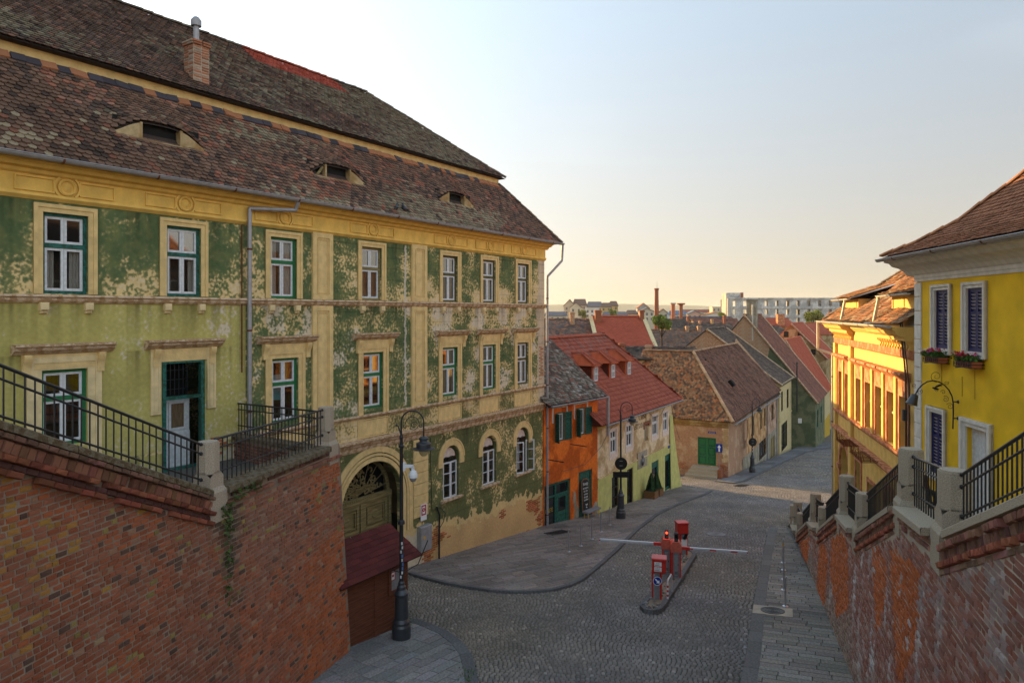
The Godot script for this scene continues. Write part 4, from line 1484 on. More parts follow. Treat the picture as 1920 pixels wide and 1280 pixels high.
	for e in [2.42, 8.42, 14.75]:
		for i in 24:
			for j in 8:
				var q := []
				for k in [[0, 0], [1, 0], [1, 1], [0, 1]]:
					var x: float = e - 1.4 + 2.8 * (i + k[0]) / 24.0
					var y: float = 1.36 + 1.75 * (j + k[1]) / 8.0
					q.append(e0 + sd * y + V3(x, eyebrow_height(x, minf(y, 3.1)) - 0.03, -0.03))
				b.quad(q[0], q[1], q[2], q[3])
	part("eye_boarding", b, M.under_roof, roof)
	var ridge_tone := func(_x: float, _y: float) -> Color: return Color(0.17, 0.125, 0.09) * rng.randf_range(0.6, 1.3)
	items = half_round_items(V3(-3, 10.27, -6.15), V3(um - 6.6, 10.27, -6.15), 0.12, 0.34, func(x: float, _y: float) -> Color: return Color(0.36, 0.10, 0.055) * rng.randf_range(0.8, 1.1) if x > 33 and x < 47 else Color(0.15, 0.12, 0.09) * rng.randf_range(0.6, 1.3))
	items.append_array(half_round_items(V3(um - 6.6, 10.25, -6.12), V3(um - 1.95, 6.52, -1.45), 0.11, 0.34, ridge_tone))
	items.append_array(half_round_items(V3(um - 2.2, 6.2, -1.68), V3(um + 0.05, 3.44, 0.55), 0.11, 0.34, ridge_tone))
	pieces(roof, "ridge_tile", "ridge_tiles", [half_round_mesh()], M.tile, items)
	items = []
	var x := -4.0
	while x < um - 2.4:       # capping tiles along the top of the lower slope
		var l := rng.randf_range(0.3, 0.42)
		var tl := rng.randf_range(-0.04, 0.04)
		var c := Color(0.06, 0.05, 0.055) if rng.randf() < 0.55 else Color(0.30, 0.12, 0.055)
		items.append([Transform3D(Basis(V3(l, tl, 0), sd * 0.24, V3(0, 0.02, 0.015)), V3(x, 6.08 + rng.randf_range(-0.01, 0.015), -1.50)), c * rng.randf_range(0.7, 1.2), 0])
		x += l * 0.98
	var capm := MB.new()
	capm.box(V3(-0.5, -0.5, -1), V3(1, 1, 1.6))
	pieces(roof, "capping_tile", "capping_tiles", [capm], M.tile, items)
	# eyes
	for i in 3:
		var c: float = [2.42, 8.42, 14.75][i]
		var eb := MB.new()
		var fy := e0 + sd * 1.34
		var hw := 0.50
		for s in [-1, 1]:
			var n := 10
			for k in n:
				var xa: float = lerpf(1.34, hw, float(k) / n)
				var xb: float = lerpf(1.34, hw, float(k + 1) / n)
				var ha := eyebrow_height(c + s * xa, 1.36)
				var hb := eyebrow_height(c + s * xb, 1.36)
				var p := [V3(c + s * xa, fy.y - 0.05, fy.z), V3(c + s * xb, fy.y - 0.05, fy.z), V3(c + s * xb, fy.y + hb, fy.z), V3(c + s * xa, fy.y + ha, fy.z)]
				if s > 0: p.reverse()
				if i == 1 and s < 0 and k > 2: continue
				eb.quad(p[0], p[1], p[2], p[3])
		eb.box(V3(c - 1.25, fy.y - 0.09, fy.z - 0.02), V3(2.5, 0.06, 0.07))
		eb.box(V3(c - hw - 0.06, fy.y - 0.04, fy.z - 0.3), V3(0.06, 0.44, 0.31))
		eb.box(V3(c + hw, fy.y - 0.04, fy.z - 0.3), V3(0.06, 0.44, 0.31))
		var ey := part("roof_eye", eb, M.ochre_gable, h)
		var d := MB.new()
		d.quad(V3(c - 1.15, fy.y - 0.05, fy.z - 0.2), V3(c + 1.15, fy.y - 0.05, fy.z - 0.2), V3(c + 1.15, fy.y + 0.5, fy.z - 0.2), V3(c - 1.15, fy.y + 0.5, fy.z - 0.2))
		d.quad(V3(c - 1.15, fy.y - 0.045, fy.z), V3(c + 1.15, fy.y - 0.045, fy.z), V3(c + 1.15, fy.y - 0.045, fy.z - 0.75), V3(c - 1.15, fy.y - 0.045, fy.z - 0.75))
		part("loft_dark_sheet", d, M.painted_dark, ey)  # near-black sheets paint the shade of the loft into the opening
		d = MB.new()
		d.box(V3(c + 0.18, fy.y - 0.04, fy.z - 0.4), V3(0.07, 0.45, 0.08))
		if i == 1:
			d.xf = Transform3D(Basis(V3(0, 0, 1), 0.9), V3(c - 0.75, fy.y + 0.12, fy.z - 0.1))
			d.box(V3(-0.25, -0.04, 0), V3(0.5, 0.08, 0.04))
			d.xf = Transform3D()
			d.box(V3(c - 0.52, fy.y - 0.04, fy.z - 0.1), V3(0.06, 0.42, 0.06))
		part("roof_timber", d, M.old_wood, ey)
	# chimney
	b = MB.new()
	b.box(V3(4.28, 6.4, -2.42), V3(0.5, 1.72, 0.5))
	var ch := part("chimney", b, M.mortar, h)
	items = []
	for r in 19:
		var y: float = 6.75 + r * 0.075
		var fat := 0.05 if r >= 17 else 0.0
		for k in 2:
			var o := 0.0 if r % 2 else 0.06
			var tn := Color(0.42, 0.17, 0.09) * rng.randf_range(0.6, 1.15) if rng.randf() < 0.65 else Color(0.42, 0.30, 0.21) * rng.randf_range(0.7, 1.1)
			items.append([Transform3D(Basis.from_scale(V3(0.25 + fat * 0.7, 0.066, 0.12)), V3(4.405 + k * 0.25 + (k - 0.5) * fat, y + 0.03, -1.905 + fat)), tn, rng.randi() % 3])
			var tn2 := Color(0.42, 0.17, 0.09) * rng.randf_range(0.6, 1.15) if rng.randf() < 0.65 else Color(0.42, 0.30, 0.21) * rng.randf_range(0.7, 1.1)
			items.append([Transform3D(Basis(Vector3.UP, PI / 2) * Basis.from_scale(V3(0.25 + fat * 0.7, 0.066, 0.12)), V3(4.795 + fat, y + 0.03, -2.295 + k * 0.25)), tn2, rng.randi() % 3])
			items.append([Transform3D(Basis(Vector3.UP, -PI / 2) * Basis.from_scale(V3(0.25 + fat * 0.7, 0.066, 0.12)), V3(4.265 - fat, y + 0.03, -2.295 + k * 0.25)), tn2, rng.randi() % 3])
	pieces(ch, "brick", "bricks", [brick_mesh(0), brick_mesh(1), brick_mesh(2)], M.piece, items)
	b = MB.new()
	b.lathe([[0.085, 8.1], [0.085, 8.75]], 12, V3(4.5, 0, -2.15))
	b.lathe([[0.15, 8.66], [0.15, 8.84], [0.08, 8.93], [0.0, 8.95]], 12, V3(4.5, 0, -2.15))
	b.tube(PackedVector3Array([V3(4.5, 8.9, -2.15), V3(4.5, 9.2, -2.15)]), 0.008)
	part("flue", b, M.zinc, ch)
	# meter box and poster by the gate, ground cable
	b = MB.new()
	b.bbox(V3(12.0, -9.0, 0.0), V3(0.62, 0.95, 0.22), 0.02)
	var bx := part("meter_box", b, M.zinc, h)
	b = MB.new()
	b.box(V3(12.12, -8.52, 0.222), V3(0.1, 0.12, 0.004))
	part("warning_sticker", b, M.yellow_leg, bx)
	b = MB.new()
	b.box(V3(12.12, -7.86, 0.075), V3(0.34, 0.62, 0.012))
	var po := part("poster", b, M.paper, h)
	b = MB.new()
	ring(b, 12.16, -7.66, 0.26, 0.38, 0.05, 0.087, 0.091)
	arc_ring(b, 12.29, -7.46, 0.03, 0.075, 0.087, 0.092, 0, TAU, 12)
	part("poster_print", b, M.crimson, po)
	b = MB.new()
	b.tube(PackedVector3Array([V3(13.2, -10.0, 0.08), V3(13.2, -8.4, 0.08), V3(13.25, -7.9, 0.06), V3(13.1, -7.55, 0.04)]), 0.035)
	b.tube(PackedVector3Array([V3(13.2, -8.4, 0.1), V3(13.5, -8.2, 0.06), V3(13.6, -7.9, 0.05), V3(13.3, -7.6, 0.05), V3(12.8, -7.6, 0.05), V3(12.7, -5.6, 0.07), V3(12.7, -4.8, 0.07)]), 0.014)
	part("cable", b, M.black_iron, h)
	rebase(h, -10.0)

# ---------------------------------------------------------------- the two brick stair walls

func railing(label: String, p0: Vector3, p1: Vector3, hgt: float, lift: float, group := "") -> Node3D:
	# p0, p1: on the coping at both ends; bars follow the slope, balusters stay upright
	var d := p1 - p0
	var o := thing("railing", label, "railing", Transform3D(Basis(), p0), group)
	for k in 3:
		var y: float = [hgt, hgt - 0.17, lift][k]
		var b := MB.new()
		var r: float = [0.024, 0.017, 0.017][k]
		b.tube(PackedVector3Array([V3(0, y, 0), d + V3(0, y, 0)]), r, -1, 6)
		for e in [0.0, 1.0]:
			b.ball(d * e + V3(0, y, 0), V3(0.035, 0.035, 0.035), 6)
		part("rail", b, M.black_iron, o)
	var n := int(Vector2(d.x, d.z).length() / 0.145)
	var bm := MB.new()
	bm.tube(PackedVector3Array([V3(0, 0.02, 0), V3(0, hgt, 0)]), 0.0125, -1, 5)
	var me := bm.mesh()
	for k in n:
		pmesh("baluster", me, M.black_iron, o, Transform3D(Basis(), d * ((k + 0.5) / n)))
	return o

func pillar(parent: Node3D, at: Vector3, top: float, low: float, m: Material, r := 0.19, yaw := 0.0) -> void:
	var b := MB.new()
	b.xf = Transform3D(Basis(Vector3.UP, yaw), V3(at.x, 0, at.z))
	var oct := func(rr: float) -> PackedVector2Array:
		var p := PackedVector2Array()
		for k in 8:
			var a := TAU * (k + 0.5) / 8.0
			p.append(Vector2(cos(a), sin(a)) * rr / cos(PI / 8))
		return p
	var keep := b.xf
	b.xf = keep * Transform3D(Basis(V3(1, 0, 0), -PI / 2), V3(0, 0, 0))
	b.prism(oct.call(r), at.y + 0.36, top - 0.02)
	b.prism(oct.call(r - 0.02), top - 0.02, top)
	b.prism(rect(-r, -r, r, r), low + 0.3, at.y + 0.30)
	b.prism(rect(-r - 0.05, -r - 0.05, r + 0.05, r + 0.05), low, at.y + 0.02)
	b.xf = keep
	for k in 4:      # chamfers from the square base to the eight sides
		b.xf = keep * Transform3D(Basis(Vector3.UP, TAU * k / 4.0), Vector3.ZERO)
		b.quad(V3(-r, at.y + 0.30, r), V3(r, at.y + 0.30, r), V3(r * 0.42, at.y + 0.40, r), V3(-r * 0.42, at.y + 0.40, r))
		b.quad(V3(-r - 0.05, at.y + 0.02, r + 0.05), V3(r + 0.05, at.y + 0.02, r + 0.05), V3(r, at.y + 0.11, r), V3(-r, at.y + 0.11, r))
	part("pillar", b, m, parent)

func brick_face(parent: Node3D, u0: float, u1: float, top: Callable, bot: Callable, batter: Callable, lean: float, tone: Callable, bl: float, bh: float, limit := 300) -> void:
	var items := []
	var v := -14.0
	var row := 0
	while v < 0.0:
		var u := u0 - rng.randf() * bl
		while u < u1:
			var l := bl * (1.0 if rng.randf() < 0.65 else 0.56) * rng.randf_range(0.92, 1.08)
			var c := u + l / 2
			u += l
			if c - l / 2 < u0 - 0.02 or c + l / 2 > u1 + 0.02: continue
			if v + bh > top.call(c) or v < bot.call(c) - 0.1: continue
			var col: Color = tone.call(c, v)
			if col.a < 0.5: continue
			var bs := Basis(V3(1, 0, 0), -lean) * Basis(V3(0, 0, 1), rng.randf_range(-0.022, 0.022)) * Basis(Vector3.UP, rng.randf_range(-0.03, 0.03)) * Basis.from_scale(V3(l - 0.010, bh - 0.008, 0.07))
			items.append([Transform3D(bs, V3(c, v + bh / 2 + rng.randf_range(-0.004, 0.004), batter.call(c, v) + 0.012 + rng.randf_range(-0.010, 0.008))), col, rng.randi() % 5])
		v += bh
		row += 1
	pieces(parent, "brick", "bricks", [brick_mesh(0), brick_mesh(1), brick_mesh(2), brick_mesh(3), brick_mesh(4)], M.piece, items, limit)

func brick_row(parent: Node3D, u0: float, v0: float, u1: float, v1: float, n0: float, l: float, hgt: float, deep: float, tone: Color, vary := 0.45, n9 := -99.0) -> void:
	# a projecting course that follows a slope
	var items := []
	var len2 := Vector2(u1 - u0, v1 - v0).length()
	var k := int(len2 / l)
	var a := atan2(v1 - v0, u1 - u0)
	for i in k:
		var t := (i + 0.5) / k
		var f := rng.randf_range(1.0 - vary, 1.0 + vary * 0.6)
		if rng.randf() < 0.04: continue
		var bs := Basis(V3(0, 0, 1), a + rng.randf_range(-0.03, 0.03)) * Basis.from_scale(V3(len2 / k - 0.008, hgt, deep + 0.06))
		items.append([Transform3D(bs, V3(lerpf(u0, u1, t), lerpf(v0, v1, t), (n0 if n9 < -9.0 else lerpf(n0, n9, t)) + deep + 0.035 + rng.randf_range(-0.015, 0.012))), Color(tone.r * f, tone.g * f * rng.randf_range(0.85, 1.2), tone.b * f), rng.randi() % 5])
	pieces(parent, "coping_brick", "coping_bricks", [brick_mesh(0), brick_mesh(1), brick_mesh(2), brick_mesh(3), brick_mesh(4)], M.piece, items, 60)

func coping(parent: Node3D, u0: float, v0: float, u1: float, v1: float, n0: float, n1: float, thick: float, m: Material, l := 1.1) -> void:
	var k := maxi(1, int(absf(u1 - u0) / l))
	for i in k:
		var a := lerpf(u0, u1, float(i) / k)
		var c := lerpf(u0, u1, float(i + 1) / k)
		var va := lerpf(v0, v1, float(i) / k)
		var vc := lerpf(v0, v1, float(i + 1) / k)
		var b := MB.new()
		var g := 0.004
		var p := [V3(a + g, va, n1), V3(c - g, vc, n1), V3(c - g, vc, n0), V3(a + g, va, n0)]
		var q := [V3(a + g, va - thick, n1 + 0.02), V3(c - g, vc - thick, n1 + 0.02), V3(c - g, vc - thick, n0), V3(a + g, va - thick, n0)]
		var r := [V3(a + g, va - 0.02, n1 + 0.02), V3(c - g, vc - 0.02, n1 + 0.02)]
		b.quad(p[0], p[1], p[2], p[3])
		b.quad(r[0], r[1], p[1], p[0])
		b.quad(q[0], q[1], r[1], r[0])
		b.quad(q[1], q[2], p[2], p[1])
		b.quad(q[2], q[3], p[3], p[2])
		b.quad(q[3], q[0], p[0], p[3])
		b.quad(q[3], q[2], q[1], q[0])
		part("coping_stone", b, m, parent)

func build_left_wall() -> void:
	var fr := frame(-5.42, 12.5, 0.22, 0.975)
	var w := thing("stair_wall", "tall battered red brick retaining wall in the left foreground, mossy coping on top", "retaining wall", fr)
	var top := func(u: float) -> float: return -3.30 - (0.465 * u + 0.05 if u < -0.1 else 0.0)
	var base := func(u: float) -> float: return gy(12.5 + 0.975 * u)
	var b := MB.new()
	var bt := func(_u: float, v: float) -> float: return 0.062 * (-3.4 - v)
	for k in 12:
		var a := -8.0 + 12.82 * k / 12.0
		var c := -8.0 + 12.82 * (k + 1) / 12.0
		var ya: float = top.call(a)
		var yc: float = top.call(c)
		b.quad(V3(a, -9.6, bt.call(a, -9.6)), V3(c, -9.6, bt.call(c, -9.6)), V3(c, yc, bt.call(c, yc)), V3(a, ya, bt.call(a, ya)))
		b.quad(V3(c, -9.6, -0.45), V3(a, -9.6, -0.45), V3(a, ya, -0.45), V3(c, yc, -0.45))
		b.quad(V3(a, ya, bt.call(a, ya)), V3(c, yc, bt.call(c, yc)), V3(c, yc, -0.45), V3(a, ya, -0.45))
	b.quad(V3(4.82, -9.6, 0.385), V3(4.82, -9.6, -0.45), V3(4.82, -3.3, -0.45), V3(4.82, -3.3, 0.0))
	part("wall_core", b, M.mortar_dark, w)
	var n1 := noise(61, 0.30, 3)
	var n2 := noise(62, 0.8, 3)
	var n3 := noise(63, 0.16, 2)
	var tone := func(u: float, v: float) -> Color:
		var p := n1.get_noise_2d(u, v)
		var q := n2.get_noise_2d(u, v * 1.5)
		var z := n3.get_noise_2d(u + 30, v)
		var c := Color(0.37, 0.105, 0.045)
		if q > 0.05: c = Color(0.31, 0.105, 0.055)
		var grime := smoothstep(-3.6, -6.6, v + 0.3 * u + 1.3 * p)
		if u < 0.4: c = c.lerp(Color(0.235, 0.088, 0.050), grime * 0.7)
		var fresh := smoothstep(0.05, 0.35, z + 0.20 * u - 0.10 * absf(v + 6.5) - 0.20 + 0.5 * p)
		c = c.lerp(Color(0.40, 0.105, 0.035), clampf(fresh, 0, 1))
		if u > 0.1 and v > -5.4: c = c.lerp(Color(0.27, 0.125, 0.08), 0.6 * smoothstep(-0.25, 0.2, -p + 0.1))
		var moss := smoothstep(0.3, 0.9, 1.15 - absf(u - 0.35) * 1.1 + 0.28 * (v + 3.6) + 0.6 * q)
		c = c.lerp(Color(0.075, 0.065, 0.045), clampf(moss, 0, 1) * 0.85)
		var lichen := smoothstep(-2.9, -4.2, u + 0.9 * p + 0.4 * q) * smoothstep(-5.3, -3.4, v)
		if rng.randf() < lichen * 0.9: c = c.lerp(Color(0.36, 0.19, 0.035), rng.randf_range(0.3, 0.9))
		elif rng.randf() < 0.05 and v > -5.5: c = Color(0.30, 0.20, 0.06)
		if rng.randf() < 0.05: c = Color(0.13, 0.065, 0.045)
		elif rng.randf() < 0.06: c = c.lerp(Color(0.36, 0.22, 0.14), 0.6)
		var f := rng.randf_range(0.78, 1.18)
		return Color(c.r * f, c.g * f, c.b * f)
	var lim := func(u: float) -> float: return top.call(u) - (0.52 if u < 0 else 0.30)
	brick_face(w, -7.0, 4.80, lim, base, bt, 0.062, tone, 0.185, 0.084)
	var red := Color(0.28, 0.085, 0.045)
	# the stair side: coping, and courses that follow the slope
	var y0: float = -3.35 + 0.465 * 7.0
	coping(w, -7.0, y0 + 0.07, -0.22, -3.18, -0.42, 0.10, 0.11, M.mossy_stone, 0.9)
	brick_row(w, -7.0, y0 - 0.10, -0.15, -3.36, -0.02, 0.17, 0.075, 0.10, Color(0.22, 0.11, 0.075))
	brick_row(w, -7.0, y0 - 0.24, -0.15, -3.50, -0.03, 0.13, 0.18, 0.05, Color(0.25, 0.10, 0.06))
	brick_row(w, -7.0, y0 - 0.375, -0.15, -3.635, -0.02, 0.20, 0.085, 0.11, red)
	brick_row(w, -7.0, y0 - 0.47, -0.15, -3.73, 0.0, 0.2, 0.08, 0.02, Color(0.16, 0.08, 0.055))
	brick_row(w, -7.0, y0 - 0.56, -0.15, -3.82, 0.0, 0.24, 0.085, 0.06, red)
	# the terrace side
	coping(w, 0.22, -3.22, 4.2, -3.24, -0.42, 0.10, 0.13, M.mossy_stone, 1.3)
	brick_row(w, 0.2, -3.42, 4.5, -3.44, -0.02, 0.2, 0.10, 0.03, Color(0.15, 0.075, 0.05))
	brick_row(w, 0.2, -3.55, 4.7, -3.57, 0.0, 0.22, 0.085, 0.07, Color(0.30, 0.12, 0.075))
	pillar(w, V3(0.0, -3.30, -0.17), -2.36, -3.82, M.pillar_stone, 0.185)
	pillar(w, V3(4.45, -3.27, -0.17), -2.33, -3.72, M.pillar_stone, 0.175)
	rebase(w, -8.0)
	# creepers at the corner
	b = MB.new()
	var r := RandomNumberGenerator.new()
	r.seed = 9
	for k in 260:
		var t := r.randf()
		var c := V3(0.12 + r.randf_range(-0.10, 0.22) * (1.0 - t * 0.5), -3.55 - t * t * 1.9, 0.07 + 0.05 * t + r.randf_range(0.0, 0.08))
		if k > 190: c = V3(r.randf_range(0.3, 1.2), -3.42 + r.randf_range(-0.10, 0.10), 0.12 + r.randf() * 0.05)
		var s := r.randf_range(0.018, 0.04)
		b.col = Color(0.07, 0.10, 0.025) * r.randf_range(0.6, 1.5)
		b.xf = Transform3D(Basis.from_euler(V3(r.randf() * 6.0, r.randf() * 6.0, r.randf() * 6.0)), c)
		b.quad(V3(-s, 0, 0), V3(0, -s, 0), V3(s, 0, 0), V3(0, s * 1.3, 0))
	b.xf = Transform3D()
	var iv := part("ivy", b, M.leaf, self)
	iv.transform = fr
	tag(iv, "green creeper hanging below the first stone pillar of the left brick wall", "creeper")
	# terrace behind the wall
	b = MB.new()
	var tf := [fr * V3(-9, -4.12, -0.4), fr * V3(4.4, -4.12, -0.4), Vector3(-7.85, -4.12, -19.4), Vector3(-14.6, -4.12, -9.2)]
	b.quad(tf[0], tf[1], tf[2], tf[3])
	structure("terrace", b, M.terrace_floor)
	# the parapet across the end of the terrace
	var p2: Vector3 = fr * V3(4.4, 0, -0.30)
	var a2 := Vector3(-7.95, 0, -19.35)
	var dl := Vector2(p2.x - a2.x, -(p2.z - a2.z))
	var f2 := frame(a2.x, -a2.z, dl.x, dl.y)
	var ln := dl.length()
	var pw := thing("terrace_parapet", "brick parapet closing the far end of the terrace beside the downpipe", "wall", f2)
	b = MB.new()
	b.box(V3(0.0, -10.0, -0.28), V3(ln, 6.45, 0.26))
	part("parapet_core", b, M.mortar_dark, pw)
	var pt := func(_u: float) -> float: return -3.55
	var pb := func(_u: float) -> float: return -4.1
	brick_face(pw, 0.0, ln - 0.1, pt, pb, func(_u: float, _v: float) -> float: return -0.015, 0.0, func(_u: float, _v: float) -> Color: return Color(0.20, 0.075, 0.05) * rng.randf_range(0.5, 1.2), 0.24, 0.085, 90)
	coping(pw, 0.0, -3.46, ln - 0.15, -3.36, -0.34, 0.05, 0.10, M.mossy_stone, 1.2)
	rebase(pw, -8.0)
	var grp := "black iron railings of the terrace on the left"
	railing("black iron railing sloping down the stairs on top of the left brick wall", fr * V3(-7.0, -0.02 - 0.10, -0.17), fr * V3(-0.2, -3.18, -0.17), 0.80, 0.16, grp)
	railing("black iron railing along the terrace between two stone pillars of the left wall", fr * V3(0.2, -3.22, -0.17), fr * V3(4.26, -3.24, -0.17), 0.86, 0.24, grp)
	railing("black iron railing across the terrace end in front of the grey downpipe", f2 * V3(0.05, -3.46, -0.14), f2 * V3(ln - 0.25, -3.36, -0.14), 0.88, 0.26, grp)

const RIGHT_TOP := [[4.6, -0.78], [9.8, -3.13], [12.2, -3.39], [16.2, -5.15], [18.8, -5.5], [23.1, -7.3], [25.6, -7.8], [30.4, -9.75], [32.4, -10.0], [34.3, -10.62]]

func right_top(z: float) -> float:
	for i in RIGHT_TOP.size() - 1:
		if z <= RIGHT_TOP[i + 1][0]:
			return lerpf(RIGHT_TOP[i][1], RIGHT_TOP[i + 1][1], (z - RIGHT_TOP[i][0]) / (RIGHT_TOP[i + 1][0] - RIGHT_TOP[i][0]))
	return RIGHT_TOP[-1][1]

func build_right_wall() -> void:
	var fr := frame(14.09, 34.6, -0.316, -0.949)
	var uz := func(z: float) -> float: return (34.6 - z) / 0.949
	var zu := func(u: float) -> float: return 34.6 - 0.949 * u
	var w := thing("stair_wall", "brick stair wall on the right, whitewashed pink with orange patches, zigzag stone coping", "retaining wall", fr)
	var top := func(u: float) -> float: return right_top(zu.call(u))
	var base := func(u: float) -> float: return gy(zu.call(u))
	var bt := func(u: float, v: float) -> float: return -0.06 * (v - gy(zu.call(u)))
	var b := MB.new()
	var z := 34.3
	while z > 4.7:
		var zn := maxf(z - 0.75, 4.7)
		var a: float = uz.call(z)
		var c: float = uz.call(zn)
		var ya := right_top(z) - 0.03
		var yc := right_top(zn) - 0.03
		var ga := gy(z) - 0.3
		var gc := gy(zn) - 0.3
		b.quad(V3(a, ga, bt.call(a, ga)), V3(c, gc, bt.call(c, gc)), V3(c, yc, bt.call(c, yc)), V3(a, ya, bt.call(a, ya)))
		b.quad(V3(a, ya, bt.call(a, ya)), V3(c, yc, bt.call(c, yc)), V3(c, yc, -0.75), V3(a, ya, -0.75))
		b.quad(V3(c, gc, -0.75), V3(a, ga, -0.75), V3(a, ya, -0.75), V3(c, yc, -0.75))
		z = zn
	part("wall_core", b, M.mortar, w)
	var n1 := noise(64, 0.35, 3)
	var n2 := noise(65, 0.9, 3)
	var tone := func(u: float, v: float) -> Color:
		var zz: float = zu.call(u)
		var p := n1.get_noise_2d(u, v * 0.8)
		var q := n2.get_noise_2d(u * 1.6, v * 0.35)
		var c := Color(0.34, 0.150, 0.112)
		var r := rng.randf()
		if r < 0.28: c = Color(0.32, 0.115, 0.075)
		elif r < 0.42: c = Color(0.42, 0.26, 0.21)
		c = c.lerp(Color(0.56, 0.50, 0.47), clampf(smoothstep(0.12, 0.5, q + 0.3 * p), 0, 1) * rng.randf_range(0.5, 1.0))
		var low: float = smoothstep(1.6, 0.2, v - gy(zz) + p)
		c = c.lerp(Color(0.30, 0.225, 0.165), clampf(low, 0, 1) * 0.75)
		var orange := false
		if zz > 10.6 and zz < 14.4:
			var s := absf(fposmod(zz - 10.6, 1.9) / 1.9 - 0.45) * 2.0
			orange = v < -4.15 + 0.35 * p - (0.5 if zz > 12.6 else 0.0) and v > -5.0 - 1.35 * (1.0 - s) and q < 0.35
		if zz > 16.6 and zz < 19.9: orange = v < -5.85 + 0.4 * p and v > gy(zz) + 0.5 + 0.5 * absf(zz - 18.2) and absf(p) < 0.5
		if zz < 8.6: orange = v < -4.55 + 0.9 * (zz - 7.0) * -0.6 + 0.5 * p
		if zz > 20.5 and zz < 22.6: orange = v < -7.3 + 0.4 * p
		if zz > 25.5 and zz < 31.0: orange = p > 0.0
		if orange: c = Color(0.50, 0.13, 0.04)
		var f := rng.randf_range(0.76, 1.16)
		return Color(c.r * f, c.g * f, c.b * f)
	var lim := func(u: float) -> float:
		var zz: float = zu.call(u)
		var flat := (zz > 9.8 and zz < 12.2) or (zz > 16.2 and zz < 18.8) or (zz > 23.1 and zz < 25.6) or zz > 30.4
		return right_top(zz) - (0.42 if flat else 0.55)
	brick_face(w, uz.call(34.2), uz.call(4.9), lim, base, bt, -0.06 * -1.0, tone, 0.235, 0.083)
	for i in RIGHT_TOP.size() - 1:
		var z0: float = RIGHT_TOP[i][0]
		var z1: float = RIGHT_TOP[i + 1][0]
		var u1: float = uz.call(z0)
		var u0: float = uz.call(z1)
		var v1: float = RIGHT_TOP[i][1]
		var v0: float = RIGHT_TOP[i + 1][1]
		var n0: float = bt.call(u0, v0)
		var n3: float = bt.call(u1, v1)
		var nn := (n0 + n3) / 2
		var flat := i % 2 == 1
		if z0 > 30.0: flat = true
		var e := 0.30
		coping(w, u0 + e, lerpf(v0, v1, e / (u1 - u0)), u1 - e, lerpf(v1, v0, e / (u1 - u0)), nn - 0.5, nn + (0.16 if flat else 0.09), 0.12, M.travertine, 1.4)
		if z0 < 29.0:
			if flat:
				brick_row(w, u0 + 0.2, v0 - 0.20, u1 - 0.2, v1 - 0.20, n0, 0.13, 0.12, 0.05, Color(0.36, 0.18, 0.13), 0.45, n3)
				brick_row(w, u0 + 0.2, v0 - 0.34, u1 - 0.2, v1 - 0.34, n0, 0.23, 0.08, 0.025, Color(0.40, 0.20, 0.15), 0.45, n3)
			else:
				brick_row(w, u0 + 0.2, v0 - 0.17, u1 - 0.1, v1 - 0.17, n0, 0.13, 0.10, 0.07, Color(0.36, 0.16, 0.11), 0.45, n3)
				brick_row(w, u0 + 0.2, v0 - 0.29, u1 - 0.1, v1 - 0.29, n0, 0.11, 0.15, 0.02, Color(0.24, 0.12, 0.085), 0.45, n3)
				brick_row(w, u0 + 0.2, v0 - 0.41, u1 - 0.1, v1 - 0.41, n0, 0.13, 0.09, 0.075, Color(0.40, 0.13, 0.07), 0.45, n3)
				brick_row(w, u0 + 0.2, v0 - 0.51, u1 - 0.1, v1 - 0.51, n0, 0.23, 0.08, 0.02, Color(0.40, 0.22, 0.17), 0.45, n3)
	var tops := [-2.22, -2.40, -4.25, -4.46, -6.55, -6.76, -8.9, -8.96, -9.65]
	for i in 9:
		var zz: float = RIGHT_TOP[i + 1][0]
		var u: float = uz.call(zz)
		pillar(w, V3(u, right_top(zz), bt.call(u, right_top(zz)) - 0.17), tops[i], right_top(zz) - 0.55, M.travertine, 0.185)
	rebase(w, -9.0)
	var grp := "black iron railings of the stairs on the right"
	var labels := ["black iron railing sloping steeply up at the right edge above the near brick wall", "short level railing between the two nearest stone pillars on the right", "black railing sloping down between the second and third stone pillars on the right", "level railing between the third and fourth stone pillars from the right edge", "dark railing sloping down beyond the fourth stone pillar on the right", "short level railing before the palace gate, fifth from the right edge", "far sloping railing above the bollards on the right", "small railing among the farthest pillars of the right stairs"]
	for i in 8:
		var z0: float = RIGHT_TOP[i][0]
		var z1: float = RIGHT_TOP[i + 1][0]
		var u0: float = uz.call(z1)
		var u1: float = uz.call(z0)
		var n0: float = (bt.call(u0, right_top(z1)) + bt.call(u1, right_top(z0))) / 2 - 0.17
		var e := 0.2 / (u1 - u0)
		railing(labels[i], fr * V3(lerpf(u0, u1, e), lerpf(right_top(z1), right_top(z0), e), n0), fr * V3(lerpf(u1, u0, e if i > 0 else 0.0), lerpf(right_top(z0), right_top(z1), e if i > 0 else 0.0), n0), 0.86 if i > 0 else 0.80, 0.22, grp)
	# the steps and landings behind the wall
	b = MB.new()
	var k := 0
	z = 34.0
	while z > 4.6:
		var flat := (z > 9.8 and z < 12.3) or (z > 16.2 and z < 18.9) or (z > 23.1 and z < 25.7)
		var zn := z - (0.34 if not flat else 1.2)
		var y := right_top((z + zn) / 2) - 0.14
		var a: float = uz.call(z)
		var c: float = uz.call(zn)
		b.quad(V3(a, y, -0.7), V3(c, y, -0.7), V3(c, y, -5.4), V3(a, y, -5.4))
		b.quad(V3(a, y - 0.4, -0.7), V3(a, y, -0.7), V3(a, y, -5.4), V3(a, y - 0.4, -5.4))
		z = zn
	var st := structure("stairs", b, M.travertine)
	st.transform = fr

# ---------------------------------------------------------------- houses down the left side of the street

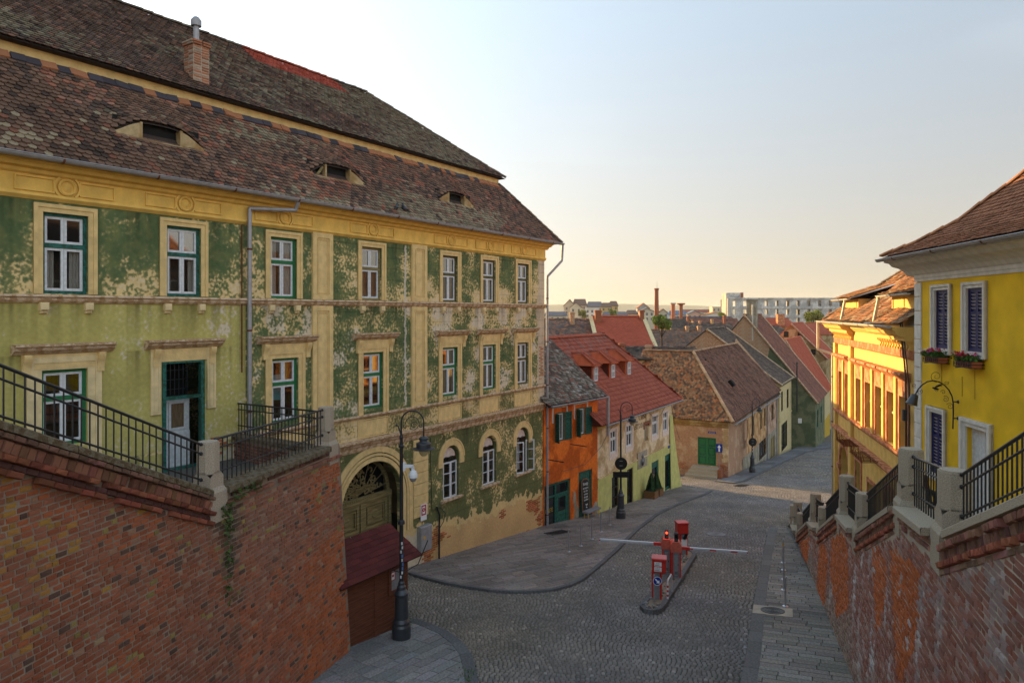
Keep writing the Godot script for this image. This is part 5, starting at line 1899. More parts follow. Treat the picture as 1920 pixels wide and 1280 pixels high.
func roof_slope(b: MB, a: Vector3, c: Vector3, d: Vector3, e: Vector3, t := 0.10) -> void:    # eaves a-c, ridge d-e, with thickness
	var n := (c - a).cross(e - a).normalized() * t
	b.quad(a, c, d, e)
	b.quad(a - n, c - n, c, a)
	b.quad(e, d, d - n, e - n)
	b.quad(c - n, d - n, d, c)
	b.quad(e - n, a - n, a, e)
	b.quad(c - n, a - n, e - n, d - n)

# small house body: box with front z = 0 (holes), sides and back
func body(b: MB, u0: float, v0: float, u1: float, v1: float, deep: float, holes: Array, reveal := 0.18) -> void:
	wall(b, u0, v0, u1, v1, holes, reveal)
	b.quad(V3(u1, v0, 0), V3(u1, v0, -deep), V3(u1, v1, -deep), V3(u1, v1, 0))
	b.quad(V3(u1, v0, -deep), V3(u0, v0, -deep), V3(u0, v1, -deep), V3(u1, v1, -deep))
	b.quad(V3(u0, v0, -deep), V3(u0, v0, 0), V3(u0, v1, 0), V3(u0, v1, -deep))

# rows of tiles too small to pick apart: one joined field
func tile_field(roof: Node3D, o: Vector3, a: Vector3, s: Vector3, x0: float, x1: float, l: float, w: float, e: float, keep: Callable, tone: Callable, limit := 0, sag := 0.03) -> void:
	var items := tile_items(o, a, s, x0, x1, l, w, e, 0.02, keep, tone, null, sag)
	pieces(roof, "roof_tile", "roof_tiles", [tile_mesh(0), tile_mesh(1), tile_mesh(2)], M.tile, items, limit)

func text_mesh(parent: Node3D, called: String, s: String, fontname: String, size: float, m: Material, x: Transform3D) -> void:
	var t := TextMesh.new()
	var f := SystemFont.new()
	f.font_names = PackedStringArray([fontname])
	t.font = f
	t.text = s
	t.font_size = 32
	t.pixel_size = size / 32.0
	t.depth = 0.004
	t.curve_step = 2.0
	var o := MeshInstance3D.new()
	o.name = called
	o.mesh = t
	o.material_override = m
	o.transform = x
	parent.add_child(o, true)

func shutter(parent: Node3D, x: Transform3D, w: float, h: float, m: Material, slat_m: Material, slats: int, split := 0.5) -> void:
	# hinge on the local y axis, leaf to +x
	var b := MB.new()
	b.xf = x
	b.box(V3(0.02, 0.02, -0.01), V3(w - 0.04, h - 0.04, 0.006))
	ring(b, 0, 0, w, h, 0.05, 0, 0.035)
	b.box(V3(0.05, h * split - 0.025, 0.0), V3(w - 0.1, 0.05, 0.035))
	var o := part("shutter", b, m, parent)
	for k in slats:
		var y := 0.05 + (h - 0.12) * (k + 0.5) / slats
		if absf(y - h * split) < 0.03: continue
		b = MB.new()
		b.xf = x * Transform3D(Basis(V3(1, 0, 0), 0.7), V3(0, y, 0.018))
		b.box(V3(0.045, -0.024, -0.004), V3(w - 0.09, 0.048, 0.008))
		part("slat", b, slat_m, o)

func build_orange_house() -> void:
	var fr := frame(1.55, 33.1, 3.05, 3.6)
	var h := thing("orange_house", "narrow orange house with green shutters and a green shop front below", "house", fr)
	var b := MB.new()
	body(b, 0.0, -11.5, 4.72, -4.4, 5.5, [[0.93, -6.42, 1.66, -4.98, false], [2.78, -6.38, 3.50, -4.93, false], [0.03, -11.2, 2.2, -8.42, false], [2.95, -10.75, 4.2, -8.28, false]])
	part("front_wall", b, M.orange_wall, h)
	for i in 2:
		var u: float = [0.93, 2.78][i]
		window(h, u, -6.42 if i == 0 else -6.38, 0.73, 1.44, {"depth": 0.10, "frame": M.teal_paint, "transom": -1.0, "drawn": 0.46, "ft": 0.06})
		shutter(h, Transform3D(Basis(Vector3.UP, 0.0), V3(u + 0.75, -6.42 if i == 0 else -6.38, 0.01)), 0.60, 1.42, M.teal_paint, M.teal_paint, 12)
		shutter(h, Transform3D(Basis(Vector3.UP, PI + 1.2), V3(u, -6.42 if i == 0 else -6.38, 0.02)), 0.36, 1.42, M.teal_paint, M.teal_paint, 12)
		b = MB.new()
		for q in [[-0.28, -4.74, 1.28, 0.07], [-0.28, -5.45, 0.09, 0.71], [0.91, -5.0, 0.09, 0.26], [0.28, -4.76, 0.16, 0.16]]:
			b.box(V3(u + q[0], q[1], 0.0), V3(q[2], q[3], 0.03))
		part("white_moulding", b, M.white_wall, h)
	# shop front
	b = MB.new()
	for q in [[0.03, -11.2, 0.10, 2.78], [0.98, -11.2, 0.10, 2.78], [2.08, -11.2, 0.12, 2.78], [0.13, -8.55, 1.95, 0.13], [0.13, -9.12, 1.95, 0.08], [0.13, -11.0, 0.85, 0.42]]:
		b.box(V3(q[0], q[1], -0.16), V3(q[2], q[3], 0.10))
	var sf := part("shop_front", b, M.teal_paint, h)
	b = MB.new()
	b.quad(V3(0.13, -10.6, -0.12), V3(0.98, -10.6, -0.12), V3(0.98, -9.1, -0.12), V3(0.13, -9.1, -0.12))
	b.quad(V3(0.13, -9.05, -0.12), V3(2.08, -9.05, -0.12), V3(2.08, -8.55, -0.12), V3(0.13, -8.55, -0.12))
	part("shop_window", b, M.dark_glass, sf)
	text_mesh(sf, "window_lettering", "CAFE", "Droid Serif", 0.26, M.mustard, Transform3D(Basis(), V3(0.56, -9.75, -0.112)))
	b = MB.new()
	b.box(V3(1.10, -10.95, -0.14), V3(0.96, 1.85, 0.05))
	ring(b, 1.10, -10.95, 0.96, 1.85, 0.14, -0.09, -0.06)
	ring(b, 1.24, -10.1, 0.68, 0.05, 0.02, -0.09, -0.05)
	var d := part("shop_door", b, M.teal_paint, sf)
	b = MB.new()
	b.quad(V3(1.28, -9.95, -0.085), V3(1.88, -9.95, -0.085), V3(1.88, -9.22, -0.085), V3(1.28, -9.22, -0.085))
	part("pane", b, M.dark_glass, d)
	b = MB.new()
	b.box(V3(2.95, -10.75, -0.14), V3(1.25, 2.47, 0.04))
	ring(b, 2.95, -10.75, 1.25, 2.47, 0.10, -0.10, -0.05)
	ring(b, 3.05, -10.6, 0.56, 1.75, 0.09, -0.10, -0.07)
	ring(b, 3.60, -10.6, 0.5, 1.75, 0.09, -0.10, -0.07)
	part("side_door", b, M.teal_paint, h)
	b = MB.new()
	for q in [[0.25, -7.18], [2.2, -6.72]]:
		b.box(V3(q[0], q[1], 0.0), V3(0.04, 0.04, 1.0))
	part("sign_bar", b, M.black_iron, h)
	b = MB.new()
	var pg := PackedVector2Array([Vector2(2.3, -11.2), Vector2(2.95, -11.2), Vector2(2.95, -10.2), Vector2(2.78, -9.9), Vector2(2.7, -9.3), Vector2(2.5, -9.1), Vector2(2.44, -9.6), Vector2(2.6, -10.2), Vector2(2.42, -10.8)])
	b.prism(pg, 0.0, 0.008)
	pg = PackedVector2Array([Vector2(4.25, -11.3), Vector2(4.73, -11.3), Vector2(4.73, -10.15), Vector2(4.5, -10.1), Vector2(4.3, -10.3)])
	b.prism(pg, 0.0, 0.008)
	part("bare_plaster", b, M.grey_wall, h)
	# roof: one old slope to the street
	b = MB.new()
	roof_slope(b, V3(-0.1, -4.5, 0.42), V3(5.0, -4.42, 0.42), V3(5.0, -0.9, -4.3), V3(-0.1, -0.9, -4.3))
	roof_slope(b, V3(5.0, -4.42, -8.9), V3(-0.1, -4.42, -8.9), V3(-0.1, -0.92, -4.3), V3(5.0, -0.92, -4.3))
	b.tri(V3(4.72, -4.4, 0), V3(4.72, -4.4, -8.6), V3(4.72, -0.95, -4.3))
	var roof := part("roof", b, M.under_roof, h)
	var o := V3(0, -4.46, 0.46)
	var s := V3(0, -0.86, -4.28) - o
	tile_field(roof, o, V3(1, 0, 0), s.normalized(), -0.1, 5.0, s.length(), 0.18, 0.145, func(_x: float, _y: float) -> bool: return true, func(_x: float, _y: float) -> Color:
		var r := rng.randf()
		return (Color(0.10, 0.075, 0.055) if r < 0.45 else (Color(0.20, 0.165, 0.125) if r < 0.8 else (Color(0.20, 0.085, 0.055) if r < 0.95 else Color(0.3, 0.28, 0.25)))) * rng.randf_range(0.7, 1.2), 300)
	var g := gutter(h, -0.05, 4.95, -4.50, 0.52, 0.07, M.zinc)
	pipe(g, [V3(4.98, -4.5, 0.5), V3(4.98, -4.62, 0.5), V3(4.98, -6.6, 0.5)], 0.085, M.zinc)
	rebase(h, -10.8)
	# menu board and bench
	var mb := thing("menu_board", "chalk menu board with an arched top leaning in the green doorway", "menu board", fr * Transform3D(Basis(V3(1, 0, 0), -0.06), V3(3.38, -10.34, 0.16)))
	b = MB.new()
	var ar := PackedVector2Array([Vector2(-0.34, 0), Vector2(0.34, 0), Vector2(0.34, 1.5)])
	for k in 9: ar.append(Vector2(0.34 * cos(PI * k / 8.0), 1.5 + 0.2 * sin(PI * k / 8.0)))
	b.prism(ar, 0.0, 0.04)
	part("frame", b, M.crate, mb)
	b = MB.new()
	ar = PackedVector2Array([Vector2(-0.28, 0.07), Vector2(0.28, 0.07), Vector2(0.28, 1.48)])
	for k in 9: ar.append(Vector2(0.28 * cos(PI * k / 8.0), 1.48 + 0.16 * sin(PI * k / 8.0)))
	b.prism(ar, 0.04, 0.046)
	part("blackboard", b, M.black, mb)
	text_mesh(mb, "chalk_heading", "Soup", "Droid Serif", 0.20, M.paper, Transform3D(Basis(), V3(0, 1.42, 0.05)))
	for k in 5:
		text_mesh(mb, "chalk_line", ["de burta", "de vita", "crema", "de pui", "mustar"][k], "Droid Serif", 0.12, M.paper, Transform3D(Basis(), V3(0, 1.20 - k * 0.15, 0.05)))
	b = MB.new()
	b.lathe([[0.06, 0.0], [0.008, 0.02], [0.008, 0.09], [0.07, 0.14], [0.08, 0.2]], 10, V3(0, 0.2, 0.05))
	part("chalk_glass", b, M.paper, mb)
	var be := thing("bench", "small grey bench on yellow legs on a doorstep before the orange house", "bench", fr * Transform3D(Basis(), V3(3.55, -10.72, 0.42)))
	b = MB.new()
	b.bbox(V3(-0.62, 0.40, -0.18), V3(1.24, 0.09, 0.36), 0.02)
	part("seat", b, M.grey_metal, be)
	for q in [[-0.52, -0.12], [0.46, -0.12], [-0.52, 0.1], [0.46, 0.1]]:
		b = MB.new()
		b.tube(PackedVector3Array([V3(q[0] + 0.03, 0.4, q[1]), V3(q[0] * 1.06 + 0.03, 0.0, q[1] * 1.2)]), 0.028, 0.02, 6)
		part("leg", b, M.yellow_leg, be)
	b = MB.new()
	b.box(V3(-0.8, -0.18, -0.42), V3(1.75, 0.18, 0.8))
	var step := part("doorstep", b, M.grey_metal, self)
	step.transform = be.transform
	tag(step, "low grey doorstep under the small bench with yellow legs", "step")

func build_astronomer_house() -> void:
	var fr := frame(4.6, 36.7, 6.4, 10.2)
	var h := thing("cream_house", "cream and lime green house with a new red tile roof and small dormers", "house", fr)
	var L := 12.1
	var holes := []
	var wins := [[2.08, 0.84], [4.40, 0.90], [8.69, 0.94], [10.67, 0.84]]
	for q in wins: holes.append([q[0] - q[1] / 2, -7.92, q[0] + q[1] / 2, -6.62, false])
	holes.append([6.86, -8.05, 7.56, -7.0, false])
	var up := MB.new()
	body(up, 0.0, -8.92, L, -5.85, 9.0, holes, 0.14)
	part("upper_wall", up, M.casa_cream, h)
	var low := MB.new()
	wall(low, 0.0, -12.8, L, -8.92, [[1.82, -11.05, 2.85, -9.25, false], [4.02, -11.5, 4.96, -9.24, false], [8.05, -11.75, 9.35, -9.58, false], [10.55, -11.95, 11.75, -9.55, false]], 0.2, 0.03)
	low.quad(V3(L, -12.8, 0.03), V3(L, -12.8, -9), V3(L, -8.92, -9), V3(L, -8.92, 0.03))
	low.quad(V3(0, -8.92, 0.03), V3(L, -8.92, 0.03), V3(L, -8.92, 0), V3(0, -8.92, 0))
	part("lower_wall", low, M.casa_green, h)
	# the swelling buttress at the corner
	var b := MB.new()
	var rows := []
	for k in 11:
		var t := k / 10.0
		var v := lerpf(-7.0, -12.9, t)
		var out := 2.7 * pow(t, 1.35)
		var dep := 0.9 * pow(t, 1.2)
		rows.append([V3(L - 0.6, v, 0.04 + dep * 0.12), V3(L + out * 0.55, v, 0.03 + dep * 0.3), V3(L + out, v, -0.5), V3(L + out, v, -4.0), V3(L, v, -4.2)])
	for k in 10:
		for j in 4:
			b.quad(rows[k + 1][j], rows[k + 1][j + 1], rows[k][j + 1], rows[k][j])
	part("buttress", b, M.casa_green, h)
	b = MB.new()
	b.box(V3(-0.02, -6.30, 0.0), V3(L + 0.04, 0.42, 0.012))
	part("painted_band", b, M.casa_yellow, h)
	b = MB.new()
	b.box(V3(0, -8.98, 0.03), V3(L, 0.07, 0.03))
	part("string_course", b, M.casa_cream, h)
	for q in wins:
		window(h, q[0] - q[1] / 2, -7.92, q[1], 1.30, {"depth": 0.10, "frame": M.white_paint, "transom": 0.62, "ft": 0.05, "tt": 0.07, "curtain": "", "room_mat": "painted_dark", "st": 0.04})
		b = MB.new()
		ring(b, q[0] - q[1] / 2 - 0.15, -8.22, q[1] + 0.3, 1.74, 0.15, 0.0, 0.03)
		b.box(V3(q[0] - q[1] / 2, -8.07, 0.0), V3(q[1], 0.15, 0.02))
		part("window_surround", b, M.pink_frame, h)
	b = MB.new()
	b.quad(V3(6.86, -8.05, -0.13), V3(7.56, -8.05, -0.13), V3(7.56, -7.0, -0.13), V3(6.86, -7.0, -0.13))
	var ni := part("niche", b, M.grey_wall, h)
	b = MB.new()
	for q in [[6.72, -6.98, 1.0, 0.13], [6.72, -7.25, 0.15, 0.27], [7.56, -7.15, 0.15, 0.17]]:
		b.box(V3(q[0], q[1], 0.0), V3(q[2], q[3], 0.05))
	part("niche_hood", b, M.brick_stack, ni)
	text_mesh(h, "house_lettering", "Casa", "Droid Serif", 0.60, M.dark_wood, Transform3D(Basis(), V3(6.55, -6.38, 0.004)))
	text_mesh(h, "house_lettering", "Astronomului", "Droid Serif", 0.50, M.dark_wood, Transform3D(Basis(), V3(6.6, -6.90, 0.004)))
	# plaque with a relief
	b = MB.new()
	b.box(V3(5.65, -9.55, 0.03), V3(1.6, 1.0, 0.02))
	var pl := part("wall_plaque", b, M.grey_wall, h)
	b = MB.new()
	b.ball(V3(6.45, -8.86, 0.06), V3(0.18, 0.14, 0.03), 10)
	b.ball(V3(6.42, -9.20, 0.06), V3(0.26, 0.24, 0.03), 10)
	arc_ring(b, 6.42, -9.2, 0.30, 0.34, 0.05, 0.07, 0, TAU, 16)
	part("plaque_relief", b, M.grey_metal, pl)
	b = MB.new()
	b.box(V3(11.12, -9.18, 0.03), V3(0.42, 0.18, 0.015))
	var np := part("number_plate", b, M.sign_blue, h)
	text_mesh(np, "house_number", "1", "Droid Sans", 0.16, M.paper, Transform3D(Basis(), V3(11.33, -9.09, 0.048)))
	# openings of the ground floor
	b = MB.new()
	ring(b, 1.82, -11.05, 1.03, 1.8, 0.06, -0.12, -0.05)
	b.box(V3(1.88, -9.95, -0.12), V3(0.91, 0.05, 0.07))
	b.box(V3(1.88, -10.55, -0.12), V3(0.91, 0.04, 0.06))
	var gw := part("shop_window", b, M.dark_wood, h)
	b = MB.new()
	b.quad(V3(1.85, -11.0, -0.13), V3(2.82, -11.0, -0.13), V3(2.82, -9.3, -0.13), V3(1.85, -9.3, -0.13))
	part("pane", b, M.dark_glass, gw)
	for q in [[4.02, 4.96, -11.5, -9.24, "dark"], [8.05, 9.35, -11.75, -9.58, "green"], [10.55, 11.75, -11.95, -9.55, "green"]]:
		b = MB.new()
		var t := 0.09 if q[4] == "dark" else 0.16
		ring(b, q[0], q[2], q[1] - q[0], q[3] - q[2], t, -0.14, -0.02)
		if q[4] == "green": b.box(V3(q[0] + t, q[3] - t - 0.28, -0.14), V3(q[1] - q[0] - 2 * t, 0.28, 0.10))
		var dd := part("glazed_door", b, M.dark_wood if q[4] == "dark" else M.teal_paint, h)
		b = MB.new()
		b.quad(V3(q[0] + t, q[2] + t, -0.10), V3(q[1] - t, q[2] + t, -0.10), V3(q[1] - t, q[3] - t, -0.10), V3(q[0] + t, q[3] - t, -0.10))
		part("pane", b, M.dark_glass, dd)
	# roof with a hip at the far end
	var ev := -6.0
	var rg := -1.55
	var e1 := 12.65
	var n0 := 0.5
	var wr := 4.0
	b = MB.new()
	b.quad(V3(-0.55, ev, n0), V3(e1, ev, n0), V3(e1 - wr, rg, n0 - wr), V3(-0.55, rg, n0 - wr))
	b.tri(V3(e1, ev, n0), V3(e1, ev, n0 - 2 * wr), V3(e1 - wr, rg, n0 - wr))
	b.quad(V3(e1, ev, n0 - 2 * wr), V3(-0.55, ev, n0 - 2 * wr), V3(-0.55, rg, n0 - wr), V3(e1 - wr, rg, n0 - wr))
	b.quad(V3(-0.55, ev - 0.02, n0 - 2 * wr), V3(e1, ev - 0.02, n0 - 2 * wr), V3(e1, ev - 0.02, n0), V3(-0.55, ev - 0.02, n0))
	b.tri(V3(-0.55, ev, n0 - 2 * wr), V3(-0.55, ev, n0), V3(-0.55, rg, n0 - wr))
	var roof := part("roof", b, M.shadow_red, h)
	var o := V3(0, ev + 0.03, n0 + 0.03)
	var s := V3(0, rg + 0.04, n0 - wr) - o
	var sn := s.length()
	var tone := func(x: float, y: float) -> Color:
		var c := Color(0.30, 0.075, 0.042)
		if y > 2.9 and rng.randf() < 0.35: c = Color(0.26, 0.10, 0.07)
		return c * rng.randf_range(0.82, 1.12)
	tile_field(roof, o, V3(1, 0, 0), s.normalized(), -0.55, e1, sn, 0.26, 0.30, func(x: float, y: float) -> bool: return x < e1 - wr * y / sn - 0.1, tone, 300, 0.0)
	tile_field(roof, V3(e1 + 0.02, ev + 0.03, 0), V3(0, 0, -1), (V3(e1 - wr, rg + 0.04, 0) - V3(e1 + 0.02, ev + 0.03, 0)).normalized(), -n0, 2 * wr - n0, sn, 0.26, 0.30, func(x: float, y: float) -> bool: return absf(x + n0 - wr) < wr * (1.0 - y / sn) - 0.1, tone, 0, 0.0)
	var rt := func(_a: float, _b: float) -> Color: return Color(0.34, 0.085, 0.045) * rng.randf_range(0.85, 1.1)
	var items := half_round_items(V3(-0.5, rg + 0.06, n0 - wr), V3(e1 - wr, rg + 0.06, n0 - wr), 0.13, 0.36, rt)
	items.append_array(half_round_items(V3(e1 - wr, rg + 0.06, n0 - wr), V3(e1 + 0.04, ev + 0.06, n0), 0.12, 0.36, rt))
	pieces(roof, "ridge_tile", "ridge_tiles", [half_round_mesh()], M.tile, items)
	gutter(h, -0.1, e1 + 0.05, ev - 0.01, n0 + 0.10, 0.065, M.zinc)
	# three small dormers
	for q in [[2.3, 0.62], [4.75, 0.72], [7.25, 0.72]]:
		var du: float = q[0]
		var w2: float = q[1] / 2
		b = MB.new()
		var zf := n0 - 1.75
		var yb := ev + (rg - ev) * 1.75 / wr
		b.box(V3(du - w2, yb - 0.2, zf - 2.0), V3(q[1], 1.30, 2.0))
		var dm := part("dormer", b, M.red_roof, h)
		b = MB.new()
		b.box(V3(du - w2 - 0.0, yb - 0.2, zf - 1.6), V3(0.012, 1.29, 1.55))
		part("dormer_cheek", b, M.shadow_red, dm)
		window(h, du - 0.22, yb + 0.12, 0.44, 0.80, {"depth": -0.02 - zf, "frame": M.white_paint, "transom": 0.5, "ft": 0.035, "tt": 0.03, "st": 0.03, "curtain": "", "room": 0.04, "room_mat": "painted_dark"})
		b = MB.new()
		var ye := yb + 1.10
		roof_slope(b, V3(du - w2 - 0.18, ye - 0.10, zf + 0.22), V3(du + w2 + 0.18, ye - 0.10, zf + 0.22), V3(du + w2 * 0.4, ye + 0.52, zf - 0.75), V3(du - w2 * 0.4, ye + 0.52, zf - 0.75), 0.05)
		b.quad(V3(du - w2 - 0.18, ye - 0.10, zf + 0.22), V3(du - w2 * 0.4, ye + 0.52, zf - 0.75), V3(du - w2 * 0.4, ye + 0.52, zf - 2.6), V3(du - w2 - 0.18, ye - 0.10, zf - 2.2))
		b.quad(V3(du + w2 * 0.4, ye + 0.52, zf - 0.75), V3(du + w2 + 0.18, ye - 0.10, zf + 0.22), V3(du + w2 + 0.18, ye - 0.10, zf - 2.2), V3(du + w2 * 0.4, ye + 0.52, zf - 2.6))
		part("dormer_roof", b, M.red_roof, dm)
		var it := half_round_items(V3(du - w2 * 0.4, ye + 0.56, zf - 0.75), V3(du - w2 - 0.18, ye - 0.05, zf + 0.24), 0.07, 0.25, rt)
		it.append_array(half_round_items(V3(du + w2 * 0.4, ye + 0.56, zf - 0.75), V3(du + w2 + 0.18, ye - 0.05, zf + 0.24), 0.07, 0.25, rt))
		for k in 4: it.append_array(half_round_items(V3(du - w2 * 0.4 + w2 * 0.8 * k / 3.0, ye + 0.55, zf - 0.75), V3(du - w2 + w2 * 2.0 * k / 3.0, ye - 0.06, zf + 0.24), 0.035, 0.25, rt))
		it.append_array(half_round_items(V3(du, ye + 0.58, zf - 0.7), V3(du, ye + 0.58, zf - 2.5), 0.09, 0.25, rt))
		pieces(dm, "hip_tile", "hip_tiles", [half_round_mesh()], M.tile, it, 0)
	b = MB.new()
	b.tube(PackedVector3Array([V3(-4.5, -7.6, 0.3), V3(-2, -7.75, 0.25), V3(0.2, -7.2, 0.15), V3(1.2, -6.6, 0.1), V3(2.2, -6.2, 0.08)]), 0.014, -1, 4)
	b.tube(PackedVector3Array([V3(7.2, -6.15, 0.05), V3(8.4, -6.75, 0.08), V3(9.6, -6.7, 0.08), V3(10.8, -6.15, 0.05)]), 0.012, -1, 4)
	b.tube(PackedVector3Array([V3(L - 0.4, -6.1, 0.04), V3(L + 0.2, -7.6, 0.08), V3(L + 1.2, -8.9, 0.12)]), 0.014, -1, 4)
	part("cable", b, M.black_iron, h)
	rebase(h, -11.5)
	# planters
	for k in 2:
		var u: float = [7.35, 8.55][k]
		var p := fr * V3(u - 0.75, 0, 0.55 - k * 0.1)
		var py := gy(-p.z) + 0.12
		var t := thing("planter", ["wooden crate with the taller clipped conifer, nearer the lamp post", "smaller wooden crate with a clipped conifer, beside the green door"][k], "planter", Transform3D(fr.basis * Basis.from_scale(V3(0.82, 0.9, 0.82)), Vector3(p.x, py, p.z)), "conifer planters before the cream house")
		for r in 4:
			for q in [[0.0, -0.42], [0.0, 0.40], [PI / 2, -0.42], [PI / 2, 0.40]]:
				b = MB.new()
				b.xf = Transform3D(Basis(Vector3.UP, q[0]), Vector3.ZERO)
				b.box(V3(-0.42, 0.02 + r * 0.125, q[1]), V3(0.84, 0.117, 0.02))
				part("crate_board", b, M.crate, t)
		b = MB.new()
		var rr := RandomNumberGenerator.new()
		rr.seed = 40 + k
		for i in 2600:
			var hh := pow(rr.randf(), 1.25)
			var rad := 0.42 * pow(1.0 - hh, 0.8) * (0.6 + 0.4 * sqrt(rr.randf()))
			var a := rr.randf() * TAU
			var c := V3(cos(a) * rad, 0.45 + hh * (1.22 - 0.1 * k), sin(a) * rad)
			var sz := rr.randf_range(0.03, 0.06)
			b.col = Color(0.022, 0.055, 0.016) * rr.randf_range(0.5, 1.9)
			b.xf = Transform3D(Basis.from_euler(V3(rr.randf_range(-0.8, 0.8), a, rr.randf_range(-0.8, 0.8))), c)
			b.quad(V3(-sz * 0.5, -sz, 0), V3(sz * 0.5, -sz, 0), V3(sz * 0.3, sz, 0.01), V3(-sz * 0.3, sz, 0.01))
		b.xf = Transform3D()
		part("conifer", b, M.leaf, t)
		b = MB.new()
		b.box(V3(-0.38, 0.1, -0.38), V3(0.76, 0.42, 0.76))
		part("soil", b, M.dark_wood, t)

func build_brown_house() -> void:
	# one corner house: the frame is that of its front with the green door, x runs from the far left to the corner
	var ax := 7.6
	var fr := frame(16.7 - 0.87 * ax, 52.7 + 0.49 * ax, 0.87, -0.49)
	var h := thing("corner_house", "brown plastered corner house with a green double door and a sagging old tile roof", "house", fr)
	var b := MB.new()
	body(b, 0.0, -14.5, ax, -8.75, 7.6, [[5.25, -11.95, 6.68, -9.78, false]], 0.12)
	part("front_wall", b, M.brown_wall, h)
	b = MB.new()
	profile_run(b, -0.05, ax + 0.05, [[0.32, -8.42], [0.30, -8.62], [0.16, -8.70], [0.12, -8.85], [0.03, -8.95]])
	part("eaves_cornice", b, M.ochre_gable, h)
	# the long street side, in its own frame along x' = away from the corner (local -z)
	var side := Node3D.new()
	side.name = "street_side"
	side.transform = Transform3D(Basis(V3(0, 0, -1), V3(0, 1, 0), V3(1, 0, 0)), V3(ax, 0, 0))
	h.add_child(side)
	var LS := 24.0
	b = MB.new()
	wall(b, 0.0, -16.0, LS, -8.6, [[1.9, -11.0, 4.35, -9.6, false], [6.5, -10.96, 7.95, -9.3, false], [9.9, -11.15, 11.05, -9.38, false], [14.2, -11.18, 15.2, -9.44, false], [16.35, -11.2, 17.4, -9.42, false], [20.85, -11.18, 22.3, -9.6, false], [13.5, -14.0, 17.6, -12.35, false], [20.1, -15.2, 22.9, -12.95, false]], 0.18)
	part("street_wall", b, M.ochre_wall, side)
	b = MB.new()
	wall(b, 5.6, -16.0, 18.2, -13.0, [[13.5, -14.0, 17.6, -12.35, false]], 0.1, 0.03)
	wall(b, 18.2, -16.0, 24.0, -12.4, [[20.1, -15.2, 22.9, -12.95, false]], 0.1, 0.03)
	part("grey_base", b, M.grey_wall, side)
	b = MB.new()
	wall(b, 17.8, -12.4, 24.0, -8.6, [[20.85, -11.18, 22.3, -9.6, false]], 0.1, 0.02)
	part("pinkish_front", b, M.pinkish_wall, side)
	window(side, 1.9, -11.0, 2.45, 1.4, {"frame": M.green_paint, "transom": 0.68, "cols": 2, "rows": 2, "curtain": "", "room": 0.1, "room_mat": "curtain", "ft": 0.10})
	for q in [[6.5, -10.96, 1.45, 1.66], [9.9, -11.15, 1.15, 1.77], [14.2, -11.18, 1.0, 1.74], [16.35, -11.2, 1.05, 1.78], [20.85, -11.18, 1.45, 1.58]]:
		window(side, q[0], q[1], q[2], q[3], {"frame": M.dark_wood, "sash": M.old_wood, "curtain": "curtain", "drawn": 0.3, "room_mat": "painted_dark"})
	window(side, 13.5, -14.0, 4.1, 1.65, {"frame": M.dark_wood, "sash": M.dark_wood, "cols": 3, "curtain": "", "room_mat": "painted_dark"})
	b = MB.new()
	b.box(V3(20.1, -15.3, -0.12), V3(2.8, 2.35, 0.05))
	ring(b, 20.1, -15.3, 1.4, 2.35, 0.15, -0.07, -0.03)
	ring(b, 21.5, -15.3, 1.4, 2.35, 0.15, -0.07, -0.03)
	part("street_door", b, M.old_wood, side)
	b = MB.new()
	b.lathe([[0.06, -8.7], [0.06, -15.0]], 8, V3(17.9, 0, 0.1))
	b.lathe([[0.06, -9.0], [0.06, -15.4]], 8, V3(24.1, 0, 0.1))
	part("downpipe", b, M.zinc, side)
	gutter(side, 0.2, 24.4, -8.62, 0.48, 0.08, M.zinc, -0.3)
	# door, steps, quoins, street plate
	b = MB.new()
	b.box(V3(5.25, -11.95, -0.12), V3(1.43, 2.17, 0.04))
	var dr := part("double_door", b, M.teal_paint, h)
	for s in [0, 1]:
		b = MB.new()
		var u: float = 5.25 + s * 0.72
		ring(b, u, -11.95, 0.71, 2.17, 0.09, -0.08, -0.045)
		for r in [0.33, 0.66]: b.box(V3(u + 0.09, -11.95 + 2.17 * r - 0.05, -0.08), V3(0.53, 0.10, 0.035))
		for r in 3: b.bbox(V3(u + 0.13, -11.82 + r * 0.71, -0.08), V3(0.45, 0.45, 0.025), 0.03)
		part("door_leaf", b, M.green_door if M.has("green_door") else M.green_paint, dr)
	for k in 5:
		b = MB.new()
		var o := 0.30 * k
		b.box(V3(4.9 - o * 0.5, -12.02 - 0.24 * (k + 1), 0.0), V3(2.1 + o * 0.5, 0.24, 0.75 + o))
		part("step", b, M.travertine if k < 4 else M.pillar_stone, h)
	b = MB.new()
	b.box(V3(7.0, -13.4, 0.0), V3(0.25, 1.38, 1.0))
	part("step_cheek", b, M.brick_stack, h)
	for k in 9:
		b = MB.new()
		b.bbox(V3(7.12 + (0.08 if k % 2 else 0.0), -11.6 + k * 0.31, 0.0), V3(0.50 - (0.08 if k % 2 else 0.0), 0.295, 0.035), 0.012)
		part("quoin", b, M.casa_cream, h)
	b = MB.new()
	b.box(V3(6.05, -9.42, 0.0), V3(0.62, 0.14, 0.02))
	var sp := part("street_plate", b, M.sign_blue, h)
	text_mesh(sp, "plate_lettering", "str. Ocnei", "Droid Sans", 0.10, M.paper, Transform3D(Basis(), V3(6.36, -9.35, 0.022)))
	brick_patch(h, 6.8, -13.2, 7.6, -11.7, 0.01, 91, 0.30, Color(0.36, 0.12, 0.06))
	brick_patch(h, 3.4, -12.6, 5.0, -11.9, 0.01, 92, 0.5, Color(0.36, 0.13, 0.07))
	# roof: two wings that meet at a hip over the corner
	var ev := -8.42
	var rg := -3.35
	var ov := 0.45
	var wr := 4.1
	var c0 := V3(ax + ov, ev, ov)
	var j := V3(ax + ov - wr, rg, ov - wr)
	b = MB.new()
	b.quad(V3(-0.3, ev, ov), c0, j, V3(-0.3, rg, ov - wr))
